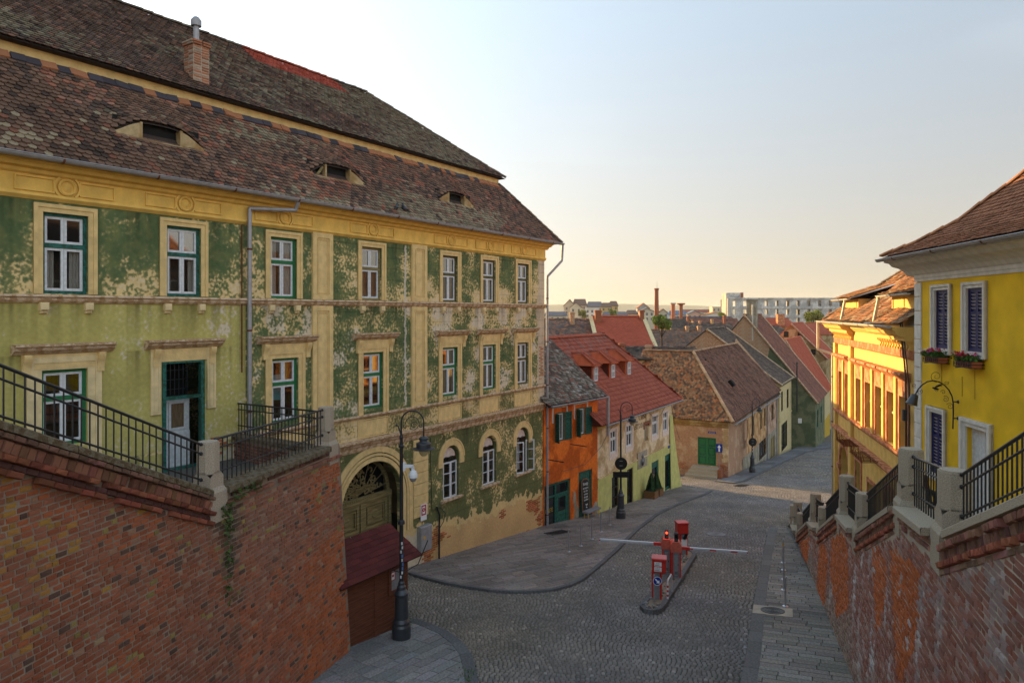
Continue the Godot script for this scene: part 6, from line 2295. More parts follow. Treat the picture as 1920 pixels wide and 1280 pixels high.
	var farz := -24.4
	var fe := V3(ax + ov, ev - 0.35, farz)
	var fj := V3(ax + ov - wr, rg, farz + 3.0)
	b.quad(c0, fe, fj, j)
	b.quad(V3(ax + ov - 2 * wr, ev, farz), V3(ax + ov - 2 * wr, ev, ov - 2 * wr), j, fj)
	b.quad(V3(ax + ov - 2 * wr, ev, ov - 2 * wr), V3(-0.3, ev, ov - 2 * wr), V3(-0.3, rg, ov - wr), j)
	b.tri(V3(-0.3, ev, ov - 2 * wr), V3(-0.3, ev, ov), V3(-0.3, rg, ov - wr))
	var roof := part("roof", b, M.under_roof, h)
	var nz := noise(95, 0.3, 3)
	var t1 := func(x: float, y: float) -> Color:
		var r := rng.randf()
		var c := Color(0.30, 0.13, 0.055)
		if r < 0.30: c = Color(0.15, 0.085, 0.05)
		elif r < 0.55: c = Color(0.36, 0.19, 0.085)
		elif r < 0.68 + 0.3 * nz.get_noise_2d(x * 2.0, y): c = Color(0.46, 0.15, 0.05)
		return c * rng.randf_range(0.7, 1.15)
	var t2 := func(_x: float, _y: float) -> Color:
		var r := rng.randf()
		return (Color(0.150, 0.070, 0.045) if r < 0.5 else (Color(0.095, 0.050, 0.038) if r < 0.72 else Color(0.23, 0.088, 0.048))) * rng.randf_range(0.7, 1.2)
	var s := V3(0, rg - ev, -wr)
	var sn := s.length()
	tile_field(roof, V3(0, ev + 0.03, ov + 0.03), V3(1, 0, 0), s.normalized(), -0.3, ax + ov, sn, 0.19, 0.155, func(x: float, y: float) -> bool: return x < ax + ov - wr * y / sn, t1, 0, 0.10)
	tile_field(roof, V3(ax + ov + 0.03, ev + 0.03, 0), V3(0, 0, -1), V3(-wr, rg - ev, 0).normalized(), -ov, 24.5, sn, 0.19, 0.155, func(x: float, y: float) -> bool: return x > -ov + wr * y / sn and x < 24.5 - 3.0 * y / sn, t2, 0, 0.10)
	var rt := func(_a: float, _b: float) -> Color: return Color(0.36, 0.20, 0.11) * rng.randf_range(0.6, 1.2)
	var items := half_round_items(V3(-0.3, rg + 0.06, ov - wr), j + V3(0, 0.06, 0), 0.14, 0.36, rt)
	items.append_array(half_round_items(j + V3(0, 0.06, 0), c0 + V3(0, 0.08, 0), 0.14, 0.36, func(_a: float, _b: float) -> Color: return Color(0.50, 0.30, 0.16) * rng.randf_range(0.7, 1.15)))
	items.append_array(half_round_items(j + V3(0, 0.06, 0), fj + V3(0, 0.06, 0), 0.14, 0.36, rt))
	pieces(roof, "ridge_tile", "ridge_tiles", [half_round_mesh()], M.tile, items, 0)
	b = MB.new()
	b.xf = Transform3D(Basis(V3(0, 0, 1), -0.89), V3(ax + ov - 1.7, ev + 2.22, -7.0))
	b.box(V3(-0.3, -0.02, -0.3), V3(0.6, 0.28, 0.6))
	part("roof_vent", b, M.painted_dark, roof)
	# the gable verge and wall between this roof and the next house
	b = MB.new()
	var p := [V3(ax - wr * 2.0, -8.6, -24.2), V3(ax + 0.1, -8.6, -24.2), V3(ax - wr + 0.3, rg + 0.1, -21.6)]
	b.tri(p[0], p[1], p[2])
	b.quad(p[1], p[1] + V3(0.0, 0.55, -0.4), p[2] + V3(0.0, 0.5, -0.4), p[2])
	part("verge_wall", b, M.gable_wear, h)
	for k in side.get_children():
		side.remove_child(k)
		k.transform = side.transform * k.transform
		h.add_child(k, true)
	side.free()
	rebase(h, -12.8)

# a plain house in the town: front at z = 0, roof ridge along x, gables at both ends; tile tone and gable material given
func town_house(label: String, fr: Transform3D, L: float, deep: float, base: float, eave: float, ridge: float, wall_m: Material, gable_m: Material, tone: Callable, o := {}) -> Node3D:
	var h := thing("town_house", label, "house", fr, o.get("group", ""))
	var b := MB.new()
	var holes: Array = o.get("holes", [])
	body(b, 0, base, L, eave, deep, holes, 0.15)
	part("wall", b, wall_m, h)
	var rz := -deep * float(o.get("ridge_at", 0.5))
	b = MB.new()
	for u in [0.0, L]:
		var q := [V3(u, eave, -deep), V3(u, eave, 0), V3(u, ridge - 0.1, rz)]
		if u > 0: q.reverse()
		b.tri(q[0], q[1], q[2])
	part("gable", b, gable_m, h)
	var ov := 0.3
	b = MB.new()
	var k := (ridge - eave) / -rz
	var side: float = o.get("verge", 0.12)
	roof_slope(b, V3(-side, eave - k * ov, ov), V3(L + side, eave - k * ov, ov), V3(L + side, ridge, rz), V3(-side, ridge, rz))
	var k2 := (ridge - eave) / (deep + rz)
	roof_slope(b, V3(L + side, eave - k2 * ov, -deep - ov), V3(-side, eave - k2 * ov, -deep - ov), V3(-side, ridge, rz), V3(L + side, ridge, rz))
	var roof := part("roof", b, o.get("under", M.under_roof), h)
	if o.get("caps", false):
		for u in [-side - 0.02, L + side + 0.02]:
			b = MB.new()
			b.tube(PackedVector3Array([V3(u, eave - k * ov + 0.04, ov), V3(u, ridge + 0.04, rz)]), 0.13, -1, 6)
			part("verge_mortar", b, M.worn_ledge, h)
	var big: float = o.get("tile", 0.0)
	if big > 0.0:
		var og := V3(0, eave - k * ov + 0.03, ov + 0.02)
		var s := V3(0, ridge + 0.03, rz) - og
		tile_field(roof, og, V3(1, 0, 0), s.normalized(), -side, L + side, s.length(), big, big * 0.85, func(_x: float, _y: float) -> bool: return true, tone, 0, o.get("sag", 0.05))
	var rt := func(_a: float, _b: float) -> Color: return Color(tone.call(0.0, 0.0)) * 1.15
	pieces(roof, "ridge_tile", "ridge_tiles", [half_round_mesh()], M.tile, half_round_items(V3(-side, ridge + 0.05, rz), V3(L + side, ridge + 0.05, rz), 0.14, 0.4, rt), 0)
	rebase(h, base)
	return h

func chimney_on(parent: Node3D, at: Vector3, w: float, d: float, hgt: float, m: Material) -> void:
	var b := MB.new()
	b.bbox(at + V3(-w / 2, 0, -d / 2), V3(w, hgt, d), 0.02)
	b.box(at + V3(-w / 2 - 0.06, hgt - 0.22, -d / 2 - 0.06), V3(w + 0.12, 0.16, d + 0.12))
	part("chimney", b, m, parent)

func simple_windows(parent: Node3D, list: Array, m: Material, frame_m: Material) -> void:     # far windows: a frame and a dark pane
	for q in list:
		var b := MB.new()
		ring(b, q[0], q[1], q[2], q[3], minf(0.09, q[2] * 0.12), -0.1, -0.03)
		b.box(V3(q[0] + q[2] / 2 - 0.03, q[1], -0.1), V3(0.06, q[3], 0.06))
		b.box(V3(q[0], q[1] + q[3] * 0.62, -0.1), V3(q[2], 0.06, 0.06))
		var w := part("window", b, frame_m, parent)
		b = MB.new()
		b.quad(V3(q[0], q[1], -0.09), V3(q[0] + q[2], q[1], -0.09), V3(q[0] + q[2], q[1] + q[3], -0.09), V3(q[0], q[1] + q[3], -0.09))
		part("pane", b, m, w)

func dark_tone(_x: float, _y: float) -> Color:
	var r := rng.randf()
	return (Color(0.10, 0.068, 0.052) if r < 0.5 else (Color(0.065, 0.048, 0.042) if r < 0.75 else Color(0.17, 0.115, 0.08))) * rng.randf_range(0.7, 1.2)

func wine_tone(_x: float, _y: float) -> Color:
	var r := rng.randf()
	return (Color(0.22, 0.080, 0.048) if r < 0.6 else (Color(0.14, 0.062, 0.045) if r < 0.85 else Color(0.28, 0.10, 0.065))) * rng.randf_range(0.75, 1.15)

func red_tone(_x: float, _y: float) -> Color:
	return Color(0.42, 0.085, 0.04) * rng.randf_range(0.85, 1.1)

func mixed_tone(_x: float, _y: float) -> Color:
	var r := rng.randf()
	return (Color(0.20, 0.13, 0.09) if r < 0.5 else (Color(0.13, 0.10, 0.09) if r < 0.75 else Color(0.32, 0.14, 0.075))) * rng.randf_range(0.7, 1.15)

func build_street_row() -> void:
	# frames: x runs away along the street, z out to the street; origin where each front begins
	var dx := 0.49
	var dz := 0.87
	var at := func(u: float, out: float) -> Transform3D: return frame(16.7 + dx * u + dz * out, 52.7 + dz * u - dx * out, dx, dz)
	# the pale house behind the corner house
	var H := town_house("pale yellow house squeezed between the brown corner house and the green gable", at.call(24.6, 0.3), 9.6, 15.0, -18.0, -7.7, -1.9, M.pale_yellow, M.gable_wear, dark_tone, {"caps": true, "tile": 0.22, "ridge_at": 0.52, "holes": [[1.2, -10.9, 2.5, -8.7, false], [5.6, -11.1, 7.2, -8.9, false], [1.4, -15.4, 6.0, -12.4, false]]})
	for q in [[1.2, -10.9, 1.3, 2.2], [5.6, -11.1, 1.6, 2.2], [1.4, -15.4, 4.6, 3.0]]:
		simple_windows(H, [[q[0], q[1] + 18.0, q[2], q[3]]], M.dark_glass, M.dark_wood)
	var b := MB.new()
	profile_run(b, 0, 9.6, [[0.25, -7.75 + 18], [0.2, -7.95 + 18], [0.08, -8.1 + 18]])
	b.box(V3(0, -11.9 + 18, 0), V3(9.6, 0.15, 0.08))
	part("cornice", b, M.pale_yellow, H)
	b = MB.new()
	b.xf = Transform3D(Basis(V3(1, 0, 0), -0.65), V3(4.5, 11.2, -1.6))
	b.ball(V3(0, 0, 0), V3(0.5, 0.3, 0.3), 8)
	part("roof_eye", b, M.painted_dark, H)
	# the green house with the tall brick gable
	H = town_house("damp green house whose tall brick gable carries a whitewashed chimney", at.call(34.8, 2.9), 12.2, 16.4, -18.5, -10.5, -0.3, M.damp_green, M.gable_wear, wine_tone, {"caps": true, "tile": 0.24, "ridge_at": 0.5, "holes": [[2.0, -14.2, 3.6, -11.9, false], [6.6, -14.3, 8.2, -12.0, false]]})
	simple_windows(H, [[2.0, 4.3, 1.6, 2.3], [6.6, 4.2, 1.6, 2.3]], M.dark_glass, M.teal_paint)
	b = MB.new()
	b.quad(V3(-0.03, 0.0, -16.0), V3(-0.03, 0.0, 0.02), V3(-0.03, 8.0, 0.02), V3(-0.03, 8.0, -16.0))
	b.tri(V3(-0.03, 8.0, -6.5), V3(-0.03, 8.0, 0.02), V3(-0.03, 14.4, -5.1))
	part("green_gable_wall", b, M.damp_green, H)
	chimney_on(H, V3(1.0, 16.6, -7.4), 1.1, 1.1, 3.6, M.grey_wall)
	b = MB.new()
	b.lathe([[0.09, 15.0], [0.09, 19.5]], 8, V3(0.0, 0, -7.2))
	part("flue", b, M.zinc_pale, H)
	b = MB.new()
	b.bbox(V3(-0.25, 5.2, -1.9), V3(0.22, 0.55, 0.4), 0.02)
	part("meter_box", b, M.paper, H)
	# yellow house with a new red roof
	H = town_house("small yellow house with a bright red roof below a plastered gable", at.call(47.4, 2.2), 17.0, 8.6, -20.5, -11.3, -3.85, M.mustard, M.gable_wear, red_tone, {"caps": true, "tile": 0.26, "ridge_at": 0.5, "under": M.red_roof, "holes": [[2.0, -14.6, 3.4, -12.2, false], [6.0, -14.6, 7.4, -12.2, false], [10.0, -14.6, 11.4, -12.2, false], [2.2, -19.5, 3.4, -16.6, false], [6.5, -19.5, 8.0, -16.6, false]]})
	simple_windows(H, [[2.0, 5.9, 1.4, 2.4], [6.0, 5.9, 1.4, 2.4], [10.0, 5.9, 1.4, 2.4], [2.2, 1.0, 1.2, 2.9], [6.5, 1.0, 1.5, 2.9]], M.dark_glass, M.dark_wood)
	b = MB.new()
	b.box(V3(0, 4.8, 0.0), V3(17, 4.3, 0.03))
	part("upper_front", b, M.pale_yellow, H)
	# the plastered gable that rises behind
	H = town_house("house with a tall ochre plastered gable pierced by small square holes", at.call(66.0, 1.5), 16.0, 10.4, -20.0, -7.2, -1.85, M.ochre_gable, M.ochre_gable, red_tone, {"caps": true, "tile": 0.30, "ridge_at": 0.5, "under": M.red_roof})
	for q in [[-4.2, 15.9], [-6.3, 16.0], [-2.2, 13.2]]:
		b = MB.new()
		b.box(V3(-0.06, q[1], q[0]), V3(0.05, 0.9, 0.7))
		part("attic_hole", b, M.painted_dark, H)
	# pole with crossbar on the green gable
	var p := at.call(33.6, 1.0) as Transform3D
	var po := thing("utility_pole", "thin dark utility pole with a crossbar in front of the green gable wall", "pole", Transform3D(p.basis, Vector3(p.origin.x, -11.8, p.origin.z)))
	b = MB.new()
	b.tube(PackedVector3Array([V3(0, 0, 0), V3(0, 5.9, 0)]), 0.09, 0.07, 8)
	part("post", b, M.black_iron, po)
	b = MB.new()
	b.box(V3(-0.5, 5.5, -0.05), V3(1.0, 0.09, 0.1))
	for k in 4: b.lathe([[0.05, 5.59], [0.05, 5.75]], 6, V3(-0.42 + k * 0.28, 0, 0))
	part("crossbar", b, M.black_iron, po)

# ---------------------------------------------------------------- right side of the street

func build_palace() -> void:
	var L := 12.03
	var fr := frame(15.25, 32.1, -0.262, -0.965)
	var h := thing("palace", "weathered yellow palace with pink bands and tall windows glowing in the low sun", "house", fr)
	var wins := [10.78, 9.35, 7.21, 5.66, 4.10, 2.55, 1.04]
	var holes := []
	for c in wins: holes.append([L - c - 0.46, -4.42, L - c + 0.46, -2.66, false])
	holes.append([L - 9.95 - 0.9, -10.8, L - 9.95 + 0.9, -6.75, true])
	holes.append([L - 7.75, -10.8, L - 6.9, -6.0, false])
	holes.append([L - 5.7, -10.8, L - 4.8, -6.4, false])
	holes.append([L - 3.2, -10.8, L - 2.3, -6.0, false])
	var b := MB.new()
	wall(b, 0.0, -10.9, L, -0.5, holes, 0.30)
	b.quad(V3(0, -10.9, -9), V3(0, -10.9, 0), V3(0, -0.5, 0), V3(0, -0.5, -9))
	b.quad(V3(L, -10.9, 0), V3(L, -10.9, -9), V3(L, -0.5, -9), V3(L, -0.5, 0))
	part("front_wall", b, M.palace_yellow, h)
	for c in wins:
		var u: float = L - c
		window(h, u - 0.46, -4.42, 0.92, 1.76, {"depth": 0.26, "frame": M.red_wood, "sash": M.red_wood, "transom": 0.60, "tt": 0.05, "ft": 0.06, "st": 0.05, "curtain": "", "room_mat": "painted_dark"})
		b = MB.new()
		b.box(V3(u - 0.42, -3.43, -0.24), V3(0.84, 0.07, 0.13))
		part("white_transom", b, M.casa_cream, h)
		b = MB.new()
		for s in [-0.60, 0.46]:
			b.box(V3(u + s, -4.45, 0.0), V3(0.14, 1.79, 0.04))
		b.box(V3(u - 0.60, -2.66, 0.0), V3(1.2, 0.68, 0.04))
		part("pink_surround", b, M.palace_pink, h)
		b = MB.new()
		profile_run(b, u - 0.66, u + 0.66, [[0.30, -1.86], [0.31, -1.93], [0.24, -1.99], [0.14, -2.06], [0.05, -2.14]])
		part("hood_mould", b, M.palace_pink, h)
	for q in [11.55, 10.06, 8.45, 6.43, 4.88, 3.32, 1.79]:
		b = MB.new()
		b.box(V3(L - q - 0.12, -4.45, 0.0), V3(0.24, 2.4, 0.10))
		part("pilaster", b, M.palace_yellow, h)
	b = MB.new()
	b.box(V3(L - 8.75, -10.8, 0.0), V3(0.5, 9.4, 0.13))
	b.box(V3(L - 12.0, -10.8, 0.0), V3(0.4, 9.4, 0.13))
	part("pilaster", b, M.palace_yellow, h)
	b = MB.new()
	profile_run(b, 0, L, [[0.10, -1.15], [0.10, -1.38], [0.04, -1.44]])
	part("pink_band", b, M.palace_pink, h)
	b = MB.new()
	profile_run(b, 0, L, [[0.16, -4.44], [0.17, -4.52], [0.10, -4.60], [0.03, -4.66]])
	part("sill_course", b, M.palace_pink, h)
	b = MB.new()
	profile_run(b, 0, L, [[0.20, -5.20], [0.22, -5.30], [0.12, -5.42], [0.03, -5.5]])
	part("floor_course", b, M.palace_pink, h)
	b = MB.new()
	profile_run(b, 0, L, [[0.26, -0.45], [0.20, -0.62], [0.10, -0.72], [0.04, -0.78]])
	part("broken_cornice", b, M.palace_yellow, h)
	# what is left of the main cornice, on rows of brackets
	for q in [[L - 12.05, L - 8.2], [L - 3.7, L + 0.02]]:
		b = MB.new()
		profile_run(b, q[0], q[1], [[0.62, -0.44], [0.62, -0.52], [0.55, -0.56], [0.50, -0.66], [0.42, -0.72], [0.30, -0.74], [0.28, -0.86], [0.06, -0.88]])
		var co := part("cornice_block", b, M.palace_yellow, h)
		var n := int((q[1] - q[0]) / 0.31)
		for k in n:
			b = MB.new()
			var u: float = lerpf(q[0], q[1], (k + 0.5) / n)
			console(b, u - 0.065, -0.88, 0.13, 0.20, 0.20)
			b.box(V3(u - 0.05, -1.15, 0.0), V3(0.10, 0.07, 0.13))
			part("bracket", b, M.palace_yellow, co)
	# attic blocks
	for q in [[L - 11.6, L - 8.4], [L - 3.3, L + 0.05]]:
		b = MB.new()
		b.box(V3(q[0], -0.2, -2.6), V3(q[1] - q[0], 0.78, 2.4))
		var at := part("attic_block", b, M.palace_yellow, h)
		b = MB.new()
		var pg := PackedVector2Array([Vector2(0.02, -0.42), Vector2(-0.14, -0.05), Vector2(-0.14, 0.05), Vector2(-0.4, 0.05), Vector2(-0.4, -0.42)])
		b.profile(pg, q[0] - 0.05, q[1] + 0.05)
		part("lead_skirt", b, M.zinc_pale, at)
		b = MB.new()
		roof_slope(b, V3(q[0] - 0.3, 0.60, 0.12), V3(q[1] + 0.1, 0.60, 0.12), V3(q[1] + 0.1, 1.50, -2.6), V3(q[0] - 0.3, 1.50, -2.6), 0.06)
		part("attic_roof", b, M.under_roof, at)
		tile_field(at, V3(0, 0.64, 0.14), V3(1, 0, 0), V3(0, 0.9, -2.72).normalized(), q[0] - 0.3, q[1] + 0.1, 2.8, 0.19, 0.15, func(_x: float, _y: float) -> bool: return true, gold_tone, 0, 0.05)
		gutter(at, q[0] - 0.3, q[1] + 0.1, 0.58, 0.20, 0.05, M.zinc_pale)
		pipe(at, [V3(q[0] - 0.1 if q[0] > 4 else q[1] - 0.6, 0.55, 0.2), V3(q[0] - 0.1 if q[0] > 4 else q[1] - 0.6, 0.45, 0.2), V3(q[0] - 0.1 if q[0] > 4 else q[1] - 0.6, -0.35, 0.35)], 0.055, M.zinc_pale)
	b = MB.new()
	roof_slope(b, V3(L - 8.5, 0.62, 0.1), V3(L - 8.3, 0.62, 0.1), V3(L - 6.9, 1.42, -2.2), V3(L - 8.5, 1.42, -2.2), 0.03)
	part("tin_patch", b, M.zinc, h)
	# main roof, hipped at the far end
	var wr := 5.2
	var ev := -0.35
	var rg := 3.75
	b = MB.new()
	b.quad(V3(-0.4, ev, 0.4), V3(L, ev, 0.4), V3(L, rg, 0.4 - wr), V3(wr - 0.4, rg, 0.4 - wr))
	b.tri(V3(-0.4, ev, 0.4 - 2 * wr), V3(-0.4, ev, 0.4), V3(wr - 0.4, rg, 0.4 - wr))
	b.quad(V3(L, ev, 0.4 - 2 * wr), V3(-0.4, ev, 0.4 - 2 * wr), V3(wr - 0.4, rg, 0.4 - wr), V3(L, rg, 0.4 - wr))
	var roof := part("roof", b, M.under_roof, h)
	var o := V3(0, ev + 0.03, 0.42)
	var s := V3(0, rg + 0.03, 0.4 - wr) - o
	tile_field(roof, o, V3(1, 0, 0), s.normalized(), -0.4, L, s.length(), 0.19, 0.15, func(x: float, y: float) -> bool: return x > -0.4 + wr * y / s.length() + 0.05, gold_tone, 300, 0.10)
	pieces(roof, "ridge_tile", "ridge_tiles", [half_round_mesh()], M.tile, half_round_items(V3(wr - 0.4, rg + 0.05, 0.4 - wr), V3(-0.42, ev + 0.05, 0.42), 0.12, 0.36, func(_a: float, _b: float) -> Color: return Color(0.16, 0.12, 0.09) * rng.randf_range(0.7, 1.3)))
	var g := gutter(h, -0.45, L + 0.05, -0.40, 0.72, 0.085, M.zinc_pale)
	pipe(g, [V3(-0.42, -0.4, 0.72), V3(-0.42, -1.75, 0.72), V3(-0.02, -1.95, 0.14), V3(-0.02, -10.4, 0.14)], 0.06, M.zinc_pale)
	# gateway and doors
	b = MB.new()
	var cu := L - 9.95
	arc_ring(b, cu, -6.75, 0.92, 1.16, 0.0, 0.08, 0, PI, 16)
	b.box(V3(cu - 1.16, -10.8, 0.0), V3(0.24, 4.05, 0.08))
	b.box(V3(cu + 0.92, -10.8, 0.0), V3(0.24, 4.05, 0.08))
	b.box(V3(cu - 1.25, -7.05, 0.0), V3(0.4, 0.22, 0.14))
	b.box(V3(cu + 0.85, -7.05, 0.0), V3(0.4, 0.22, 0.14))
	b.box(V3(cu - 0.12, -5.95, 0.0), V3(0.24, 0.36, 0.13))
	part("gate_surround", b, M.palace_pink, h)
	b = MB.new()
	b.quad(V3(cu - 0.9, -10.8, -0.29), V3(cu + 0.9, -10.8, -0.29), V3(cu + 0.9, -5.8, -0.29), V3(cu - 0.9, -5.8, -0.29))
	part("gate_door", b, M.old_wood, h)
	for q in [[7.75, 0.85, -6.0], [5.7, 0.9, -6.4], [3.2, 0.9, -6.0]]:
		b = MB.new()
		b.box(V3(L - q[0], -10.8, -0.29), V3(q[1], q[2] + 10.8, 0.03))
		ring(b, L - q[0], -10.8, q[1], q[2] + 10.8, 0.08, -0.26, -0.2)
		part("door", b, M.dark_wood, h)
		b = MB.new()
		ring(b, L - q[0] - 0.14, -10.8, q[1] + 0.28, q[2] + 10.94, 0.14, 0.0, 0.05)
		part("door_surround", b, M.palace_pink, h)
	# rusty skeletons of two balconies
	for q in [[L - 7.9, 1.5], [L - 5.3, 1.9]]:
		b = MB.new()
		var n := 8
		for k in n + 1:
			var u: float = q[0] + q[1] * k / n
			b.tube(PackedVector3Array([V3(u, -5.22, 0.02), V3(u, -5.26, 0.75)]), 0.016, -1, 4)
			b.tube(PackedVector3Array([V3(u, -5.25, 0.72), V3(u + 0.05 * sin(k * 2.0), -4.85 - 0.12 * (k % 3), 0.74)]), 0.014, -1, 4)
		for y in [[-5.25, 0.3], [-5.25, 0.74], [-5.08, 0.74], [-4.94, 0.73]]:
			b.tube(PackedVector3Array([V3(q[0], y[0], y[1]), V3(q[0] + q[1], y[0], y[1])]), 0.016, -1, 4)
		for k in 3:
			b.tube(PackedVector3Array([V3(q[0] + q[1], -5.22, 0.25 + 0.2 * k), V3(q[0] + q[1] + 0.4, -5.1 + 0.1 * k, 0.3 + 0.25 * k)]), 0.012, -1, 4)
		part("balcony_iron", b, M.rust, h)
	b = MB.new()
	b.tube(PackedVector3Array([V3(L - 0.35, -0.3, 0.3), V3(L - 0.3, -2.0, 0.16), V3(L - 0.28, -3.1, 0.16), V3(L - 0.3, -5.0, 0.16)]), 0.025, -1, 5)
	b.tube(PackedVector3Array([V3(L - 0.15, -0.3, 0.3), V3(L - 0.12, -2.2, 0.12), V3(L - 0.15, -5.0, 0.12)]), 0.02, -1, 5)
	b.box(V3(L - 0.42, -3.3, 0.12), V3(0.16, 0.34, 0.12))
	part("cable", b, M.lamp_iron, h)
	rebase(h, -10.5)

func gold_tone(_x: float, _y: float) -> Color:
	var r := rng.randf()
	return (Color(0.32, 0.155, 0.07) if r < 0.5 else (Color(0.22, 0.125, 0.065) if r < 0.75 else (Color(0.40, 0.15, 0.055) if r < 0.92 else Color(0.42, 0.32, 0.18)))) * rng.randf_range(0.7, 1.15)

func build_yellow_house() -> void:
	var fr := frame(11.6, 19.5, -0.122, -0.993)
	var h := thing("yellow_house", "bright yellow house with white quoins and closed blue shutters at the right edge", "house", fr)
	var holes := [[1.05, -0.95, 1.77, 0.60, false], [2.64, -0.95, 3.36, 0.60, false], [0.78, -4.35, 1.48, -2.70, false], [2.61, -5.15, 3.54, -2.80, false]]
	var b := MB.new()
	wall(b, 0.25, -9.0, 15.0, 0.95, holes, 0.16)
	b.quad(V3(0, -9.0, -9), V3(0, -9.0, -0.004), V3(0, 1.0, -0.004), V3(0, 1.0, -9))
	part("front_wall", b, M.yellow_wall, h)
	b = MB.new()
	b.box(V3(-0.10, -9.0, -0.3), V3(0.35, 10.0, 0.28))
	part("corner_core", b, M.yellow_wall, h)
	for k in 24:
		b = MB.new()
		b.bbox(V3(-0.13, 0.46 - k * 0.4, -0.32), V3(0.39, 0.385, 0.36), 0.012)
		part("quoin", b, M.white_wall, h)
	# frieze and eaves
	b = MB.new()
	profile_run(b, -0.13, 15.0, [[0.05, 1.52], [0.05, 0.98], [0.03, 0.95], [0.03, 0.88]])
	profile_run(b, -0.5, 15.0, [[0.72, 1.56], [0.72, 1.46], [0.58, 1.43], [0.50, 1.34], [0.30, 1.28], [0.16, 1.18], [0.10, 1.10], [0.05, 1.06]])
	b.box(V3(-0.5, 1.05, -3.0), V3(0.35, 0.5, 3.0))
	part("eaves_cornice", b, M.white_wall, h)
	for q in [[1.05, -0.95, 0.72, 1.55, 0.15], [2.64, -0.95, 0.72, 1.55, 0.15], [0.78, -4.35, 0.70, 1.65, 0.15]]:
		casing(h, q[0], q[1], q[2], q[3], q[4], M.white_wall, 0.09, true)
		b = MB.new()
		ring(b, q[0], q[1], q[2], q[3], 0.05, -0.09, -0.01)
		part("shutter_frame", b, M.blue_paint, h)
		for s in 2:
			shutter(h, Transform3D(Basis(), V3(q[0] + 0.05 + s * (q[2] - 0.1) / 2, q[1] + 0.05, -0.06)), (q[2] - 0.1) / 2 - 0.004, q[3] - 0.1, M.blue_paint, M.blue_slat, 16, 0.62)
	casing(h, 2.61, -5.15, 0.93, 2.35, 0.20, M.white_wall, 0.10)
	b = MB.new()
	b.box(V3(2.61, -5.15, -0.14), V3(0.60, 2.35, 0.03))
	part("door_panel", b, M.white_paint, h)
	b = MB.new()
	b.box(V3(3.21, -5.15, -0.15), V3(0.33, 2.35, 0.03))
	part("dark_door", b, M.dark_glass, h)
	b = MB.new()
	for q in [[1.35, -1.35, 0.62], [2.95, -1.4, 0.7], [2.38, -1.6, 0.5], [5.2, -1.9, 0.9]]:
		b.box(V3(q[0], q[1] - q[2], 0.0), V3(0.03, q[2], 0.015))
	part("plaster_scar", b, M.mustard, h)
	# roof, flatter towards the eaves, hipped at the far end
	var pr := [[0.0, 1.60], [0.7, 1.95], [1.4, 2.42], [2.4, 3.42], [4.6, 6.2]]
	b = MB.new()
	for i in 4:
		var w0: float = pr[i][0]
		var w1: float = pr[i + 1][0]
		b.quad(V3(-0.5 + w0, pr[i][1], 0.78 - w0), V3(15, pr[i][1], 0.78 - w0), V3(15, pr[i + 1][1], 0.78 - w1), V3(-0.5 + w1, pr[i + 1][1], 0.78 - w1))
		b.quad(V3(-0.5 + w0, pr[i][1], -9.2 + w0), V3(-0.5 + w0, pr[i][1], 0.78 - w0), V3(-0.5 + w1, pr[i + 1][1], 0.78 - w1), V3(-0.5 + w1, pr[i + 1][1], -9.2 + w1))
	var roof := part("roof", b, M.under_roof, h)
	var items := []
	for i in 4:
		var o := V3(0, pr[i][1] + 0.02, 0.80 - pr[i][0])
		var s := V3(0, pr[i + 1][1] + 0.02, 0.80 - pr[i + 1][0]) - o
		var w0: float = pr[i][0]
		var w1: float = pr[i + 1][0]
		items.append_array(tile_items(o, V3(1, 0, 0), s.normalized(), -0.5, 7.0, s.length() + 0.06, 0.19, 0.15, 0.018, func(x: float, y: float) -> bool: return x > -0.45 + lerpf(w0, w1, y / s.length()), func(_x: float, _y: float) -> Color: return Color(0.30, 0.125, 0.06) * rng.randf_range(0.72, 1.2), null, 0.015))
	pieces(roof, "roof_tile", "roof_tiles", [tile_mesh(0), tile_mesh(1), tile_mesh(2)], M.tile, items)
	items = []
	for i in 4:
		items.append_array(half_round_items(V3(-0.5 + pr[i][0], pr[i][1] + 0.05, 0.78 - pr[i][0]), V3(-0.5 + pr[i + 1][0], pr[i + 1][1] + 0.05, 0.78 - pr[i + 1][0]), 0.10, 0.30, func(_a: float, _b: float) -> Color: return Color(0.46, 0.20, 0.09) * rng.randf_range(0.75, 1.15)))
	pieces(roof, "hip_tile", "hip_tiles", [half_round_mesh()], M.tile, items)
	gutter(h, -0.62, 15.0, 1.56, 0.84, 0.075, M.zinc)
	rebase(h, -5.2)
	# flower boxes
	for k in 2:
		var u: float = [1.02, 2.62][k]
		var fb := thing("flower_box", ["iron flower box with pink geraniums under the left upper shutters", "iron flower box with red and pink geraniums under the right upper shutters"][k], "flower box", fr * Transform3D(Basis.from_scale(V3(0.8, 1, 1)), V3(u, -1.33, 0.02)), "flower boxes on the yellow house")
		b = MB.new()
		for y in [0.0, 0.16]: ring(b, 0, 0, 1.0, 0.001, 0.0005, 0, 0.001)
		for y in [0.01, 0.09, 0.17]:
			b.tube(PackedVector3Array([V3(0, y, 0), V3(0, y, 0.30), V3(1.0, y, 0.30), V3(1.0, y, 0), V3(0, y, 0)]), 0.009, -1, 4)
		for i in 15:
			var x := i / 14.0
			b.tube(PackedVector3Array([V3(x, 0.0, 0.30), V3(x, 0.17, 0.30)]), 0.006, -1, 4)
			if i % 2 == 0: b.tube(PackedVector3Array([V3(x, 0.03, 0.30), V3(minf(x + 0.07, 1.0), 0.09, 0.31), V3(x, 0.15, 0.30)]), 0.006, -1, 4)
		b.tube(PackedVector3Array([V3(0.1, 0.0, 0.0), V3(0.1, -0.02, 0.3)]), 0.012, -1, 4)
		part("iron_basket", b, M.black_iron, fb)
